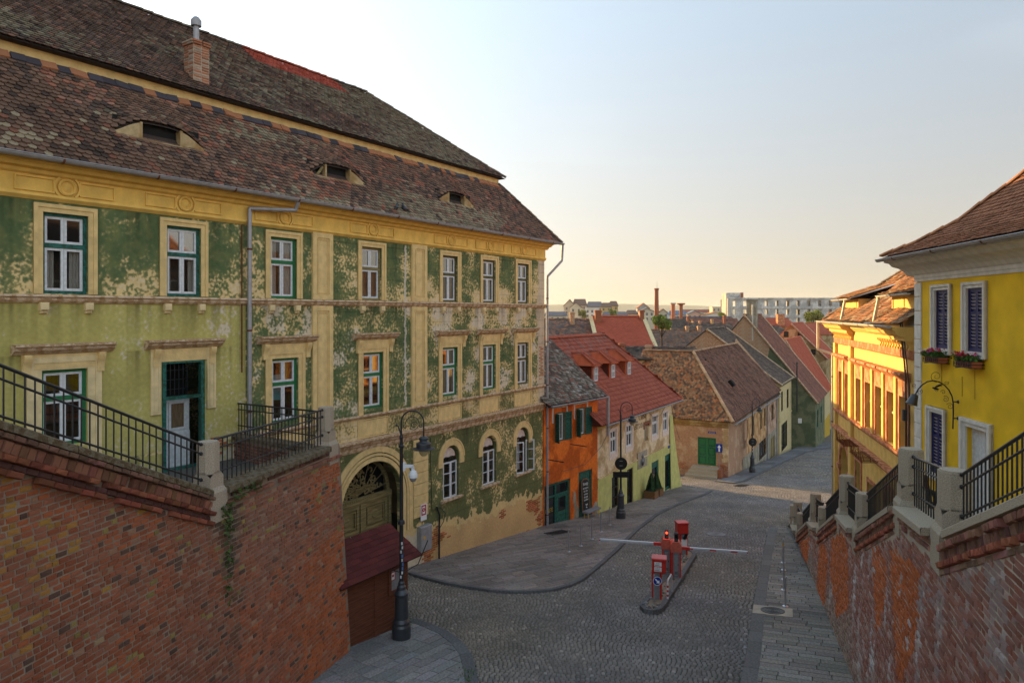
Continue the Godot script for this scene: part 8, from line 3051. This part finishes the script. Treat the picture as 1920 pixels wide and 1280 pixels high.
func build_lamps() -> void:
	var l := thing("street_lamp", "nearest street lamp, black cast iron with a scrolled arm, carrying a white camera", "street lamp", Transform3D(Basis(), gp(-2.92, 18.0, 0.09)), "black street lamps along the street")
	var b := MB.new()
	b.lathe([[0.245, 0], [0.25, 0.04], [0.25, 0.34], [0.225, 0.40], [0.225, 0.46], [0.205, 0.50], [0.185, 0.54], [0.165, 1.12], [0.185, 1.15], [0.19, 1.20], [0.165, 1.24], [0.12, 1.30], [0.115, 1.37], [0.085, 1.42], [0.085, 1.47], [0.06, 1.52]], 20)
	part("base", b, M.lamp_iron, l)
	b = MB.new()
	b.lathe([[0.058, 1.5], [0.052, 3.0], [0.10, 3.02], [0.085, 3.10], [0.05, 3.13], [0.046, 5.02], [0.075, 5.04], [0.075, 5.08], [0.046, 5.11], [0.042, 5.25], [0.055, 5.30], [0.04, 5.36]], 14)
	part("pole", b, M.black_iron, l)
	b = MB.new()
	var run := PackedVector3Array([V3(0, 5.3, 0)])
	for k in 15:
		var a := PI - PI * k / 14.0
		run.append(V3(0.295 + 0.295 * cos(a), 5.70 + 0.30 * sin(a), 0))
	run.append(V3(0.59, 5.36, 0))
	b.tube(run, 0.022, 0.02, 7)
	b.tube(PackedVector3Array([V3(0, 5.35, 0), V3(-0.05, 5.5, 0), V3(-0.09, 5.6, 0), V3(-0.12, 5.62, 0)]), 0.022, 0.016, 6)
	b.ball(V3(-0.125, 5.615, 0), V3(0.03, 0.03, 0.03), 6)
	part("arm", b, M.black_iron, l)
	for q in [[0.30, 5.66, 0.19, PI, -1.0, 5.2], [0.34, 5.62, 0.095, 0.3, 1.0, 8.5], [0.10, 5.58, 0.05, 2.0, 1.0, 6.0], [0.50, 5.60, 0.05, 1.0, -1.0, 6.0]]:
		b = MB.new()
		var sp := PackedVector3Array()
		for k in 18:
			var t := k / 17.0
			var a: float = q[3] + q[4] * t * q[5]
			var r: float = q[2] * (1.0 - 0.7 * t * (1.0 if q[5] > 5.5 else 0.25))
			sp.append(V3(q[0] + cos(a) * r, q[1] + sin(a) * r, 0))
		b.tube(sp, 0.011, 0.008, 5)
		part("scroll", b, M.black_iron, l)
	b = MB.new()
	b.lathe([[0.30, 4.99], [0.305, 5.005], [0.20, 5.03], [0.20, 5.12], [0.195, 5.15], [0.12, 5.18], [0.10, 5.22], [0.13, 5.235], [0.13, 5.28], [0.09, 5.31], [0.02, 5.33], [0.02, 5.38]], 20, V3(0.59, 0, 0))
	part("lamp_hood", b, M.lamp_iron, l)
	b = MB.new()
	b.lathe([[0.0, 4.80], [0.06, 4.81], [0.11, 4.87], [0.135, 4.95], [0.14, 5.02]], 16, V3(0.59, 0, 0))
	part("lamp_globe", b, M.lamp_globe, l)
	for q in [[5.62, 35.23, "middle street lamp by the cream house, with the back of a round sign"], [19.57, 55.54, "farthest street lamp beside the brown corner house, with red and white stickers"]]:
		var c := l.duplicate()
		c.name = "street_lamp_001"
		add_child(c, true)
		c.position = gp(q[0], q[1], 0.09)
		c.set_meta("label", q[2])
	# camera on the first lamp
	var k := thing("security_camera", "white dome security camera on a short arm on the nearest lamp post", "camera", Transform3D(Basis(), gp(-2.92, 18.0, 0.09)))
	b = MB.new()
	b.box(V3(0.05, 4.42, -0.05), V3(0.05, 0.22, 0.1))
	b.box(V3(0.08, 4.50, -0.035), V3(0.24, 0.075, 0.07))
	b.box(V3(0.27, 4.40, -0.035), V3(0.07, 0.12, 0.07))
	part("bracket", b, M.white, k)
	b = MB.new()
	b.lathe([[0.115, 4.24], [0.115, 4.32], [0.09, 4.40], [0.04, 4.43], [0.0, 4.435]], 16, V3(0.31, 0, 0))
	part("housing", b, M.white, k)
	b = MB.new()
	b.lathe([[0.0, 4.13], [0.06, 4.14], [0.09, 4.19], [0.095, 4.24]], 14, V3(0.31, 0, 0))
	part("dome", b, M.grey_metal, k)
	for q in [[-2.92, 18.0, "stickers round the shaft of the nearest lamp post", 1.6], [19.57, 55.54, "red and white stickers round the farthest lamp post", 1.7]]:
		b = MB.new()
		var rr := RandomNumberGenerator.new()
		rr.seed = int(q[1])
		for i in 9:
			b.col = [Color(0.7, 0.7, 0.68), Color(0.5, 0.03, 0.03), Color(0.55, 0.55, 0.5), Color(0.1, 0.2, 0.45)][rr.randi() % 4]
			var y: float = q[3] + i * (0.11 if q[1] < 20 else 0.13)
			var a := -PI / 2 + rr.randf_range(-0.7, 0.7)
			for s in 3:
				var a0 := a + s * 0.25
				var p0 := V3(cos(a0) * 0.061, y, -sin(a0) * 0.061)
				var p1 := V3(cos(a0 + 0.25) * 0.061, y, -sin(a0 + 0.25) * 0.061)
				b.quad(p0, p1, p1 + V3(0, 0.075, 0), p0 + V3(0, 0.075, 0))
		var st := part("stickers", b, M.plain)
		st.position = gp(q[0], q[1], 0.09)
		tag(st, q[2], "stickers")
	# backs of round traffic signs on lamps two and three
	for q in [[5.62, 35.23, 2.85, 0.32, "dark back of a round traffic sign on the middle lamp post"], [19.57, 55.54, 2.5, 0.34, "dark back of a round traffic sign on the farthest lamp post"]]:
		var sg := thing("traffic_sign", q[4], "traffic sign", Transform3D(Basis(), gp(q[0], q[1], 0.09)), "round signs seen from behind")
		b = MB.new()
		b.xf = Transform3D(Basis(V3(1, 0, 0), PI / 2), V3(0, q[2], 0.09))
		b.lathe([[0.0, -0.01], [q[3], -0.01], [q[3], 0.012], [0.0, 0.012]], 24)
		part("disc", b, M.black, sg)
		b = MB.new()
		for y in [-0.12, 0.12]: b.box(V3(-0.08, q[2] + y, 0.05), V3(0.16, 0.03, 0.055))
		part("clamp", b, M.grey_metal, sg)
		if q[1] < 40:
			b = MB.new()
			b.box(V3(-0.42, q[2] - 0.72, 0.075), V3(0.86, 0.30, 0.015))
			part("plate", b, M.black, sg)

func build_barriers() -> void:
	# the traffic island
	var edge := [[3.86, 20.65], [3.91, 20.25], [4.16, 20.11], [4.43, 20.25], [4.66, 20.7], [6.0, 23.9], [7.36, 27.2], [7.40, 27.8], [7.05, 27.9], [5.45, 24.2]]
	var isl := thing("traffic_island", "narrow kerbed island of gravel in the middle of the cobbled street", "traffic island", Transform3D())
	var b := MB.new()
	sheet(b, plan(edge), 0.13)
	part("gravel_bed", b, M.mortar_dark, isl)
	var loop := plan(edge + [edge[0]])
	loop.reverse()
	kerb(isl, loop, 0.15, 0.16, Color(0.125, 0.118, 0.115))
	var rr := RandomNumberGenerator.new()
	rr.seed = 3
	for k in 70:
		var t := rr.randf()
		var p := Vector2(lerpf(4.2, 7.1, t), lerpf(20.5, 27.5, t)) + Vector2(rr.randf_range(-0.18, 0.18), rr.randf_range(-0.12, 0.12))
		if k < 26: p = Vector2(4.2 + rr.randf_range(-0.22, 0.3), 20.5 + rr.randf_range(-0.2, 0.5))
		b = MB.new()
		var s := rr.randf_range(0.025, 0.065)
		b.col = Color(0.36, 0.33, 0.28) * rr.randf_range(0.45, 1.5)
		b.ball(Vector3.ZERO, V3(s, s * 0.7, s * rr.randf_range(0.7, 1.2)), 6)
		pmesh("pebble", b.mesh(), M.piece, isl, Transform3D(Basis(Vector3.UP, rr.randf() * 6.0), gp(p.x, p.y, 0.15)))
	var up := 0.13
	# two lifting barriers, back to back
	for k in 2:
		var x: float = [5.52, 5.74][k]
		var z: float = [24.35, 23.85][k]
		var yaw: float = [0.0, 0.0][k]
		var t := thing("barrier", ["lifting barrier whose long bar reaches left across the road", "lifting barrier whose bar with red marks reaches right towards the pavement"][k], "barrier", Transform3D(Basis(Vector3.UP, yaw - 0.21), gp(x, z, up)), "barriers on the traffic island")
		b = MB.new()
		b.bbox(V3(-0.16, 0, -0.16), V3(0.055, 0.92, 0.32), 0.01)
		b.bbox(V3(0.105, 0, -0.16), V3(0.055, 0.92, 0.32), 0.01)
		part("red_side", b, M.red_metal, t)
		b = MB.new()
		b.box(V3(-0.105, 0, -0.15), V3(0.21, 0.92, 0.30))
		part("cabinet", b, M.grey_metal, t)
		b = MB.new()
		ring(b, -0.085, 0.08, 0.17, 0.76, 0.008, 0.15, 0.154)
		b.box(V3(0.05, 0.46, 0.15), V3(0.018, 0.05, 0.012))
		for r in 4: b.box(V3(-0.05, 0.16 + r * 0.025, 0.15), V3(0.10, 0.010, 0.004))
		part("cabinet_door_seam", b, M.black, t)
		b = MB.new()
		var pg := PackedVector2Array([Vector2(-0.19, 0.92), Vector2(0.19, 0.92), Vector2(0.19, 1.12), Vector2(0.10, 1.27), Vector2(-0.12, 1.27), Vector2(-0.19, 1.16)])
		b.prism(pg, -0.19, 0.19)
		part("head", b, M.red_faded, t)
		var sgn := -1.0 if k == 0 else 1.0
		b = MB.new()
		b.box(V3(minf(sgn * 0.15, sgn * 0.46), 1.0, 0.02), V3(0.31, 0.10, 0.07))
		part("bar_socket", b, M.red_metal, t)
		b = MB.new()
		b.xf = Transform3D(Basis(Vector3.UP, 0.0), V3(sgn * 0.42, 1.05, 0.055))
		var bar := PackedVector2Array([Vector2(-0.03, -0.045), Vector2(0.03, -0.045), Vector2(0.035, 0.0), Vector2(0.03, 0.045), Vector2(-0.03, 0.045), Vector2(-0.035, 0.0)])
		b.profile(bar, 0.0 if sgn > 0 else -1.95, 1.95 if sgn > 0 else 0.0)
		part("bar", b, M.silver, t)
		var marks := [[1.93, 0.05]] if k == 0 else [[0.0, 0.15], [0.70, 0.22], [1.40, 0.22], [1.93, 0.04]]
		for q in marks:
			b = MB.new()
			b.xf = Transform3D(Basis(), V3(sgn * 0.42, 1.05, 0.055))
			var xa: float = sgn * q[0]
			var xb: float = sgn * (q[0] + q[1])
			b.box(V3(minf(xa, xb), -0.02, 0.03), V3(absf(xb - xa), 0.04, 0.009))
			part("red_mark", b, M.red_metal, t)
		b = MB.new()
		var lx := 0.0
		b.bbox(V3(lx - 0.065, 1.24, -0.02), V3(0.13, 0.32, 0.12), 0.01)
		for y in [1.48, 1.34]:
			arc_ring(b, lx, y, 0.05, 0.06, 0.10, 0.15, 0.3, PI - 0.3, 8)
		var tl := part("signal_box", b, M.black, t)
		b = MB.new()
		b.xf = Transform3D(Basis(V3(1, 0, 0), PI / 2), V3(lx, 1.475, 0.10))
		b.lathe([[0.045, 0.0], [0.03, 0.015], [0.0, 0.02]], 12)
		part("red_signal_lamp", b, M.signal_red if k == 0 else M.black, tl)
		b = MB.new()
		b.xf = Transform3D(Basis(V3(1, 0, 0), PI / 2), V3(lx, 1.335, 0.10))
		b.lathe([[0.045, 0.0], [0.03, 0.015], [0.0, 0.02]], 12)
		part("green_signal_lens", b, M.teal_paint, tl)
	var glow := OmniLight3D.new()
	glow.name = "red_signal_glow"
	glow.light_color = Color(1, 0.15, 0.08)
	glow.light_energy = 0.02
	glow.light_size = 0.045
	glow.omni_range = 30.0
	glow.omni_attenuation = 2.0
	glow.shadow_enabled = true
	glow.position = gp(5.52, 24.35, up) + Basis(Vector3.UP, -0.21) * V3(0, 1.475, 0.18)
	add_child(glow)
	# two ticket machines
	for k in 2:
		var t := thing("ticket_machine", ["red ticket machine with white notices at the near end of the island", "red ticket machine at the far end of the island, behind the barriers"][k], "ticket machine", Transform3D(Basis(Vector3.UP, -0.22 if k == 0 else 0.1), gp([4.55, 6.83][k], [21.4, 27.25][k], up)), "ticket machines on the traffic island")
		b = MB.new()
		b.bbox(V3(-0.165, 0.0, -0.12), V3(0.065, 0.92, 0.25), 0.01)
		b.bbox(V3(0.085, 0.0, -0.12), V3(0.065, 0.92, 0.25), 0.01)
		part("red_side", b, M.red_metal, t)
		b = MB.new()
		b.box(V3(-0.10, 0.0, -0.11), V3(0.185, 0.92, 0.22))
		part("column", b, M.grey_metal, t)
		b = MB.new()
		var w0 := -0.15 if k == 0 else -0.27
		b.bbox(V3(w0, 0.86, -0.16), V3(0.43, 0.38, 0.36), 0.02)
		b.bbox(V3(w0 - 0.015, 1.24, -0.18), V3(0.46, 0.07, 0.41), 0.02)
		part("hood", b, M.red_metal, t)
		if k == 0:
			for q in [[1.07, 0.13, "NUMAI"], [0.91, 0.13, "PARCARE"]]:
				b = MB.new()
				b.box(V3(-0.08, q[0], 0.201), V3(0.22, q[1], 0.006))
				var np := part("notice", b, M.paper, t)
				text_mesh(np, "notice_print", q[2], "Droid Sans", 0.038, M.black, Transform3D(Basis(), V3(0.03, q[0] + 0.09, 0.21)))
				b = MB.new()
				for r in 3: b.box(V3(-0.06, q[0] + 0.018 + r * 0.016, 0.208), V3(0.18 - 0.03 * r, 0.006, 0.002))
				part("small_print", b, M.black, np)
		else:
			b = MB.new()
			b.bbox(V3(-0.12, 0.25, 0.05), V3(0.24, 0.38, 0.10), 0.01)
			part("white_box", b, M.paper, t)
			b = MB.new()
			b.xf = Transform3D(Basis(V3(0, 0, 1), -0.5), V3(0.06, 0.78, 0.10))
			b.box(V3(-0.05, -0.15, 0), V3(0.10, 0.30, 0.08))
			part("intercom", b, M.black, t)
	var ks := thing("keep_right_sign", "small blue round arrow sign on a steel post at the near tip of the island", "traffic sign", Transform3D(Basis(), gp(4.38, 21.0, up)))
	b = MB.new()
	b.lathe([[0.03, 0.0], [0.03, 0.84], [0.0, 0.86]], 10)
	part("post", b, M.grey_metal, ks)
	b = MB.new()
	b.xf = Transform3D(Basis(V3(1, 0, 0), PI / 2), V3(0.085, 0.66, 0.035))
	b.lathe([[0.0, -0.01], [0.135, -0.01], [0.135, 0.006], [0.0, 0.006]], 22)
	part("disc", b, M.sign_blue, ks)
	b = MB.new()
	arc_ring(b, 0.085, 0.66, 0.122, 0.135, 0.04, 0.045, 0, TAU, 22)
	b.xf = Transform3D(Basis(V3(0, 0, 1), -2.36), V3(0.085, 0.66, 0.042))
	b.prism(PackedVector2Array([Vector2(-0.02, -0.09), Vector2(0.02, -0.09), Vector2(0.02, 0.02), Vector2(0.06, 0.02), Vector2(0.0, 0.10), Vector2(-0.06, 0.02), Vector2(-0.02, 0.02)]), 0.0, 0.004)
	part("white_arrow", b, M.white, ks)
	var hp := thing("guard_hoop", "low red and white striped guard hoop on the island edge", "guard rail", Transform3D())
	var p0 := gp(4.84, 21.2, 0.1)
	var p1 := gp(5.16, 22.05, 0.1)
	b = MB.new()
	var pts := PackedVector3Array([p0 + V3(0, 0.56, 0), p0 + V3(0.02, 0.64, -0.05), p1 + V3(-0.04, 0.64, 0.1), p1 + V3(0, 0.56, 0.0), p1])
	b.tube(pts, 0.027, -1, 8)
	part("steel_tube", b, M.silver, hp)
	for k in 8:
		b = MB.new()
		b.tube(PackedVector3Array([p0 + V3(0, k * 0.07, 0), p0 + V3(0, k * 0.07 + 0.07, 0)]), 0.029, -1, 8)
		part("stripe", b, M.red_metal if k % 2 == 0 else M.white, hp)

func build_small_things() -> void:
	# bollards
	var bo := thing("bollard", "thin steel post on the left pavement, nearest to the road kerb", "bollard", Transform3D(Basis(), gp(2.3, 27.77, 0.11)), "thin steel posts")
	var b := MB.new()
	b.tube(PackedVector3Array([V3(0, 0, 0), V3(0, 0.80, 0), V3(0.015, 0.87, 0), V3(0.045, 0.90, 0)]), 0.028, 0.026, 8)
	part("post", b, M.steel, bo)
	b = MB.new()
	b.lathe([[0.09, 0.0], [0.09, 0.012], [0.035, 0.03], [0.03, 0.03]], 12)
	part("base_plate", b, M.steel, bo)
	var spots := [[2.9, 28.81, "second thin steel post from the front on the left pavement"], [3.53, 30.16, "third thin steel post from the front on the left pavement"], [4.14, 31.76, "fourth thin steel post on the left pavement, before the menu board"], [4.78, 33.41, "fifth thin steel post on the left pavement, closest to the lamp"], [8.28, 20.65, "steel post on the right pavement, nearest to the square manhole"], [8.91, 22.36, "second steel post on the right pavement counted from the manhole"], [9.41, 23.62, "third steel post on the right pavement counted from the manhole"], [9.91, 24.88, "fourth steel post on the right pavement counted from the manhole"], [10.32, 25.96, "farthest steel post on the right pavement, with a yellow band"]]
	for q in spots:
		var c := bo.duplicate()
		c.name = "bollard_001"
		add_child(c, true)
		c.position = gp(q[0], q[1], 0.11)
		c.set_meta("label", q[2])
		if q[0] > 10.0:
			b = MB.new()
			b.lathe([[0.031, 0.60], [0.031, 0.74]], 10)
			part("yellow_band", b, M.yellow_leg, c)
	# covers in the ground
	var tilt := Basis(V3(1, 0, 0), -atan(0.118))
	var mc := thing("manhole_cover", "round iron manhole cover in the cobbles beyond the barriers", "manhole cover", Transform3D(tilt, gp(9.43, 31.5, 0.045)))
	b = MB.new()
	b.lathe([[0.42, -0.05], [0.42, 0.012], [0.34, 0.014], [0.33, 0.004], [0.0, 0.004]], 24)
	for k in 4: b.lathe([[0.07 * k + 0.05, 0.004], [0.07 * k + 0.05, 0.012], [0.07 * k + 0.07, 0.012], [0.07 * k + 0.07, 0.004]], 20)
	part("cover", b, M.grey_metal, mc)
	mc = thing("manhole_cover", "round manhole cover in a square frame on the right pavement", "manhole cover", Transform3D(tilt * Basis(Vector3.UP, -0.38), gp(7.72, 20.2, 0.112)))
	b = MB.new()
	b.box(V3(-0.55, -0.06, -0.42), V3(1.1, 0.07, 0.84))
	part("square_frame", b, M.mortar, mc)
	b = MB.new()
	b.lathe([[0.34, 0.005], [0.34, 0.024], [0.29, 0.026], [0.28, 0.018], [0.0, 0.018]], 24)
	for k in 3: b.lathe([[0.08 * k + 0.04, 0.018], [0.08 * k + 0.04, 0.026], [0.08 * k + 0.065, 0.026], [0.08 * k + 0.065, 0.018]], 20)
	part("cover", b, M.black_iron, mc)
	for q in [[2.1, 31.6, "rectangular dark iron grate in the pavement before the orange house", 0.10], [16.2, 48.2, "small dark drain plate in the sunlit cobbles", 0.045]]:
		var dr := thing("drain_grate", q[2], "drain", Transform3D(tilt * Basis(Vector3.UP, 0.75), gp(q[0], q[1], q[3])))
		b = MB.new()
		ring(b, -0.6, -0.3, 1.2, 0.6, 0.05, 0, 0.02)
		for k in 11: b.box(V3(-0.52 + k * 0.1, -0.25, 0), V3(0.05, 0.5, 0.016))
		b.xf = Transform3D()
		var g := part("grate", b, M.black_iron, dr)
		g.rotation.x = -PI / 2
		b = MB.new()
		b.box(V3(-0.57, -0.01, -0.27), V3(1.14, 0.012, 0.54))
		part("pit", b, M.black, dr)
	# one-way sign by the green double door
	var at := Vector2(16.7 - 0.87 * 0.62 - 0.49 * 0.25, 52.7 + 0.49 * 0.62 - 0.87 * 0.25)
	var ow := thing("one_way_sign", "blue rectangular sign with a white arrow by the green double door", "traffic sign", Transform3D(Basis(Vector3.UP, -0.35), gp(at.x, at.y, 0.0)))
	b = MB.new()
	b.lathe([[0.03, 0.0], [0.03, 2.7]], 8)
	part("post", b, M.grey_metal, ow)
	b = MB.new()
	b.box(V3(-0.23, 1.98, 0.035), V3(0.46, 0.66, 0.02))
	part("panel", b, M.sign_blue, ow)
	b = MB.new()
	b.prism(PackedVector2Array([Vector2(-0.05, 2.05), Vector2(0.05, 2.05), Vector2(0.05, 2.36), Vector2(0.14, 2.36), Vector2(0.0, 2.57), Vector2(-0.14, 2.36), Vector2(-0.05, 2.36)]), 0.056, 0.062)
	part("white_arrow", b, M.white, ow)
	# pigeons on the eaves
	for k in 2:
		var fr := frame(-10.30, 15.71, 0.56, 0.828)
		var pg := thing("pigeon", ["left one of two grey pigeons on the mossy eaves", "right one of two grey pigeons on the mossy eaves"][k], "pigeon", fr * Transform3D(Basis(Vector3.UP, [0.4, 2.6][k]), V3(10.5 + k * 0.42, 3.62, 0.40)), "pigeons on the eaves")
		b = MB.new()
		b.xf = Transform3D(Basis(V3(0, 0, 1), 0.35), V3(0, 0.12, 0))
		b.ball(Vector3.ZERO, V3(0.13, 0.075, 0.07), 10)
		b.ball(V3(0.11, 0.07, 0), V3(0.05, 0.075, 0.045), 8)
		b.ball(V3(0.14, 0.13, 0), V3(0.042, 0.04, 0.036), 8)
		b.ball(V3(-0.17, -0.015, 0), V3(0.10, 0.022, 0.045), 8)
		b.tube(PackedVector3Array([V3(0.175, 0.13, 0), V3(0.215, 0.118, 0)]), 0.012, 0.002, 5)
		b.xf = Transform3D()
		part("body", b, M.lamp_iron, pg)
		b = MB.new()
		for s in [-0.03, 0.03]: b.tube(PackedVector3Array([V3(0.0, 0.07, s), V3(0.01, 0.0, s)]), 0.007, -1, 4)
		part("legs", b, M.red_faded, pg)
	# someone sitting on the steps behind the railing
	var ps := thing("person", "person with brown hair and jeans sitting on the steps behind the railing", "person", Transform3D(Basis(Vector3.UP, 2.6), V3(9.2, -4.52, -15.2)))
	b = MB.new()
	b.tube(PackedVector3Array([V3(0, 0.06, 0), V3(0, 0.22, 0.02), V3(0, 0.42, 0.05), V3(0, 0.54, 0.06)]), 0.155, 0.13, 12)
	b.ball(V3(0, 0.53, 0.06), V3(0.20, 0.08, 0.10), 12)
	for s in [-1, 1]:
		b.tube(PackedVector3Array([V3(s * 0.17, 0.54, 0.06), V3(s * 0.22, 0.34, 0.10), V3(s * 0.20, 0.24, 0.20), V3(s * 0.08, 0.22, 0.36)]), 0.055, 0.036, 8)
	part("body", b, M.dark_cloth, ps)
	b = MB.new()
	for s in [-1, 1]:
		b.tube(PackedVector3Array([V3(s * 0.09, 0.08, 0.0), V3(s * 0.11, 0.14, 0.22), V3(s * 0.10, 0.18, 0.42), V3(s * 0.10, 0.0, 0.50), V3(s * 0.10, -0.30, 0.52)]), 0.085, 0.05, 8)
		b.ball(V3(s * 0.10, -0.34, 0.58), V3(0.05, 0.04, 0.11), 8)
	b.ball(V3(0, 0.06, 0), V3(0.18, 0.10, 0.14), 10)
	part("jeans", b, M.denim, ps)
	b = MB.new()
	b.tube(PackedVector3Array([V3(0, 0.56, 0.07), V3(0, 0.68, 0.09)]), 0.05, 0.05, 8)
	b.ball(V3(0, 0.76, 0.11), V3(0.075, 0.105, 0.095), 12)
	b.ball(V3(0, 0.745, 0.205), V3(0.014, 0.02, 0.016), 6)
	for s in [-1, 1]:
		b.ball(V3(s * 0.07, 0.21, 0.39), V3(0.035, 0.03, 0.05), 6)
	part("skin", b, M.skin, ps)
	b = MB.new()
	b.ball(V3(0, 0.79, 0.085), V3(0.092, 0.105, 0.10), 12)
	b.ball(V3(0, 0.62, 0.03), V3(0.10, 0.18, 0.055), 10)
	part("hair", b, M.hair, ps)
	# weeds at the kerb
	for q in [[-1.0, 15.4, "weeds growing at the kerb of the corner pavement"], [-3.0, 19.3, "weeds between cobbles behind the nearest lamp"]]:
		b = MB.new()
		var rr := RandomNumberGenerator.new()
		rr.seed = int(q[1] * 10)
		for k in 130:
			var c := V3(rr.randfn() * 0.11, 0.03 + rr.randf() * 0.10, rr.randfn() * 0.28)
			var s := rr.randf_range(0.015, 0.035)
			b.col = Color(0.07, 0.11, 0.02) * rr.randf_range(0.6, 1.5)
			b.xf = Transform3D(Basis.from_euler(V3(rr.randf() * 6.0, rr.randf() * 6.0, 0)), c)
			b.quad(V3(-s * 0.5, 0, 0), V3(0, -s, 0), V3(s * 0.5, 0, 0), V3(0, s * 1.4, 0))
		b.xf = Transform3D()
		var wd := part("weeds", b, M.leaf)
		wd.position = gp(q[0], q[1], 0.03)
		tag(wd, q[2], "weeds")
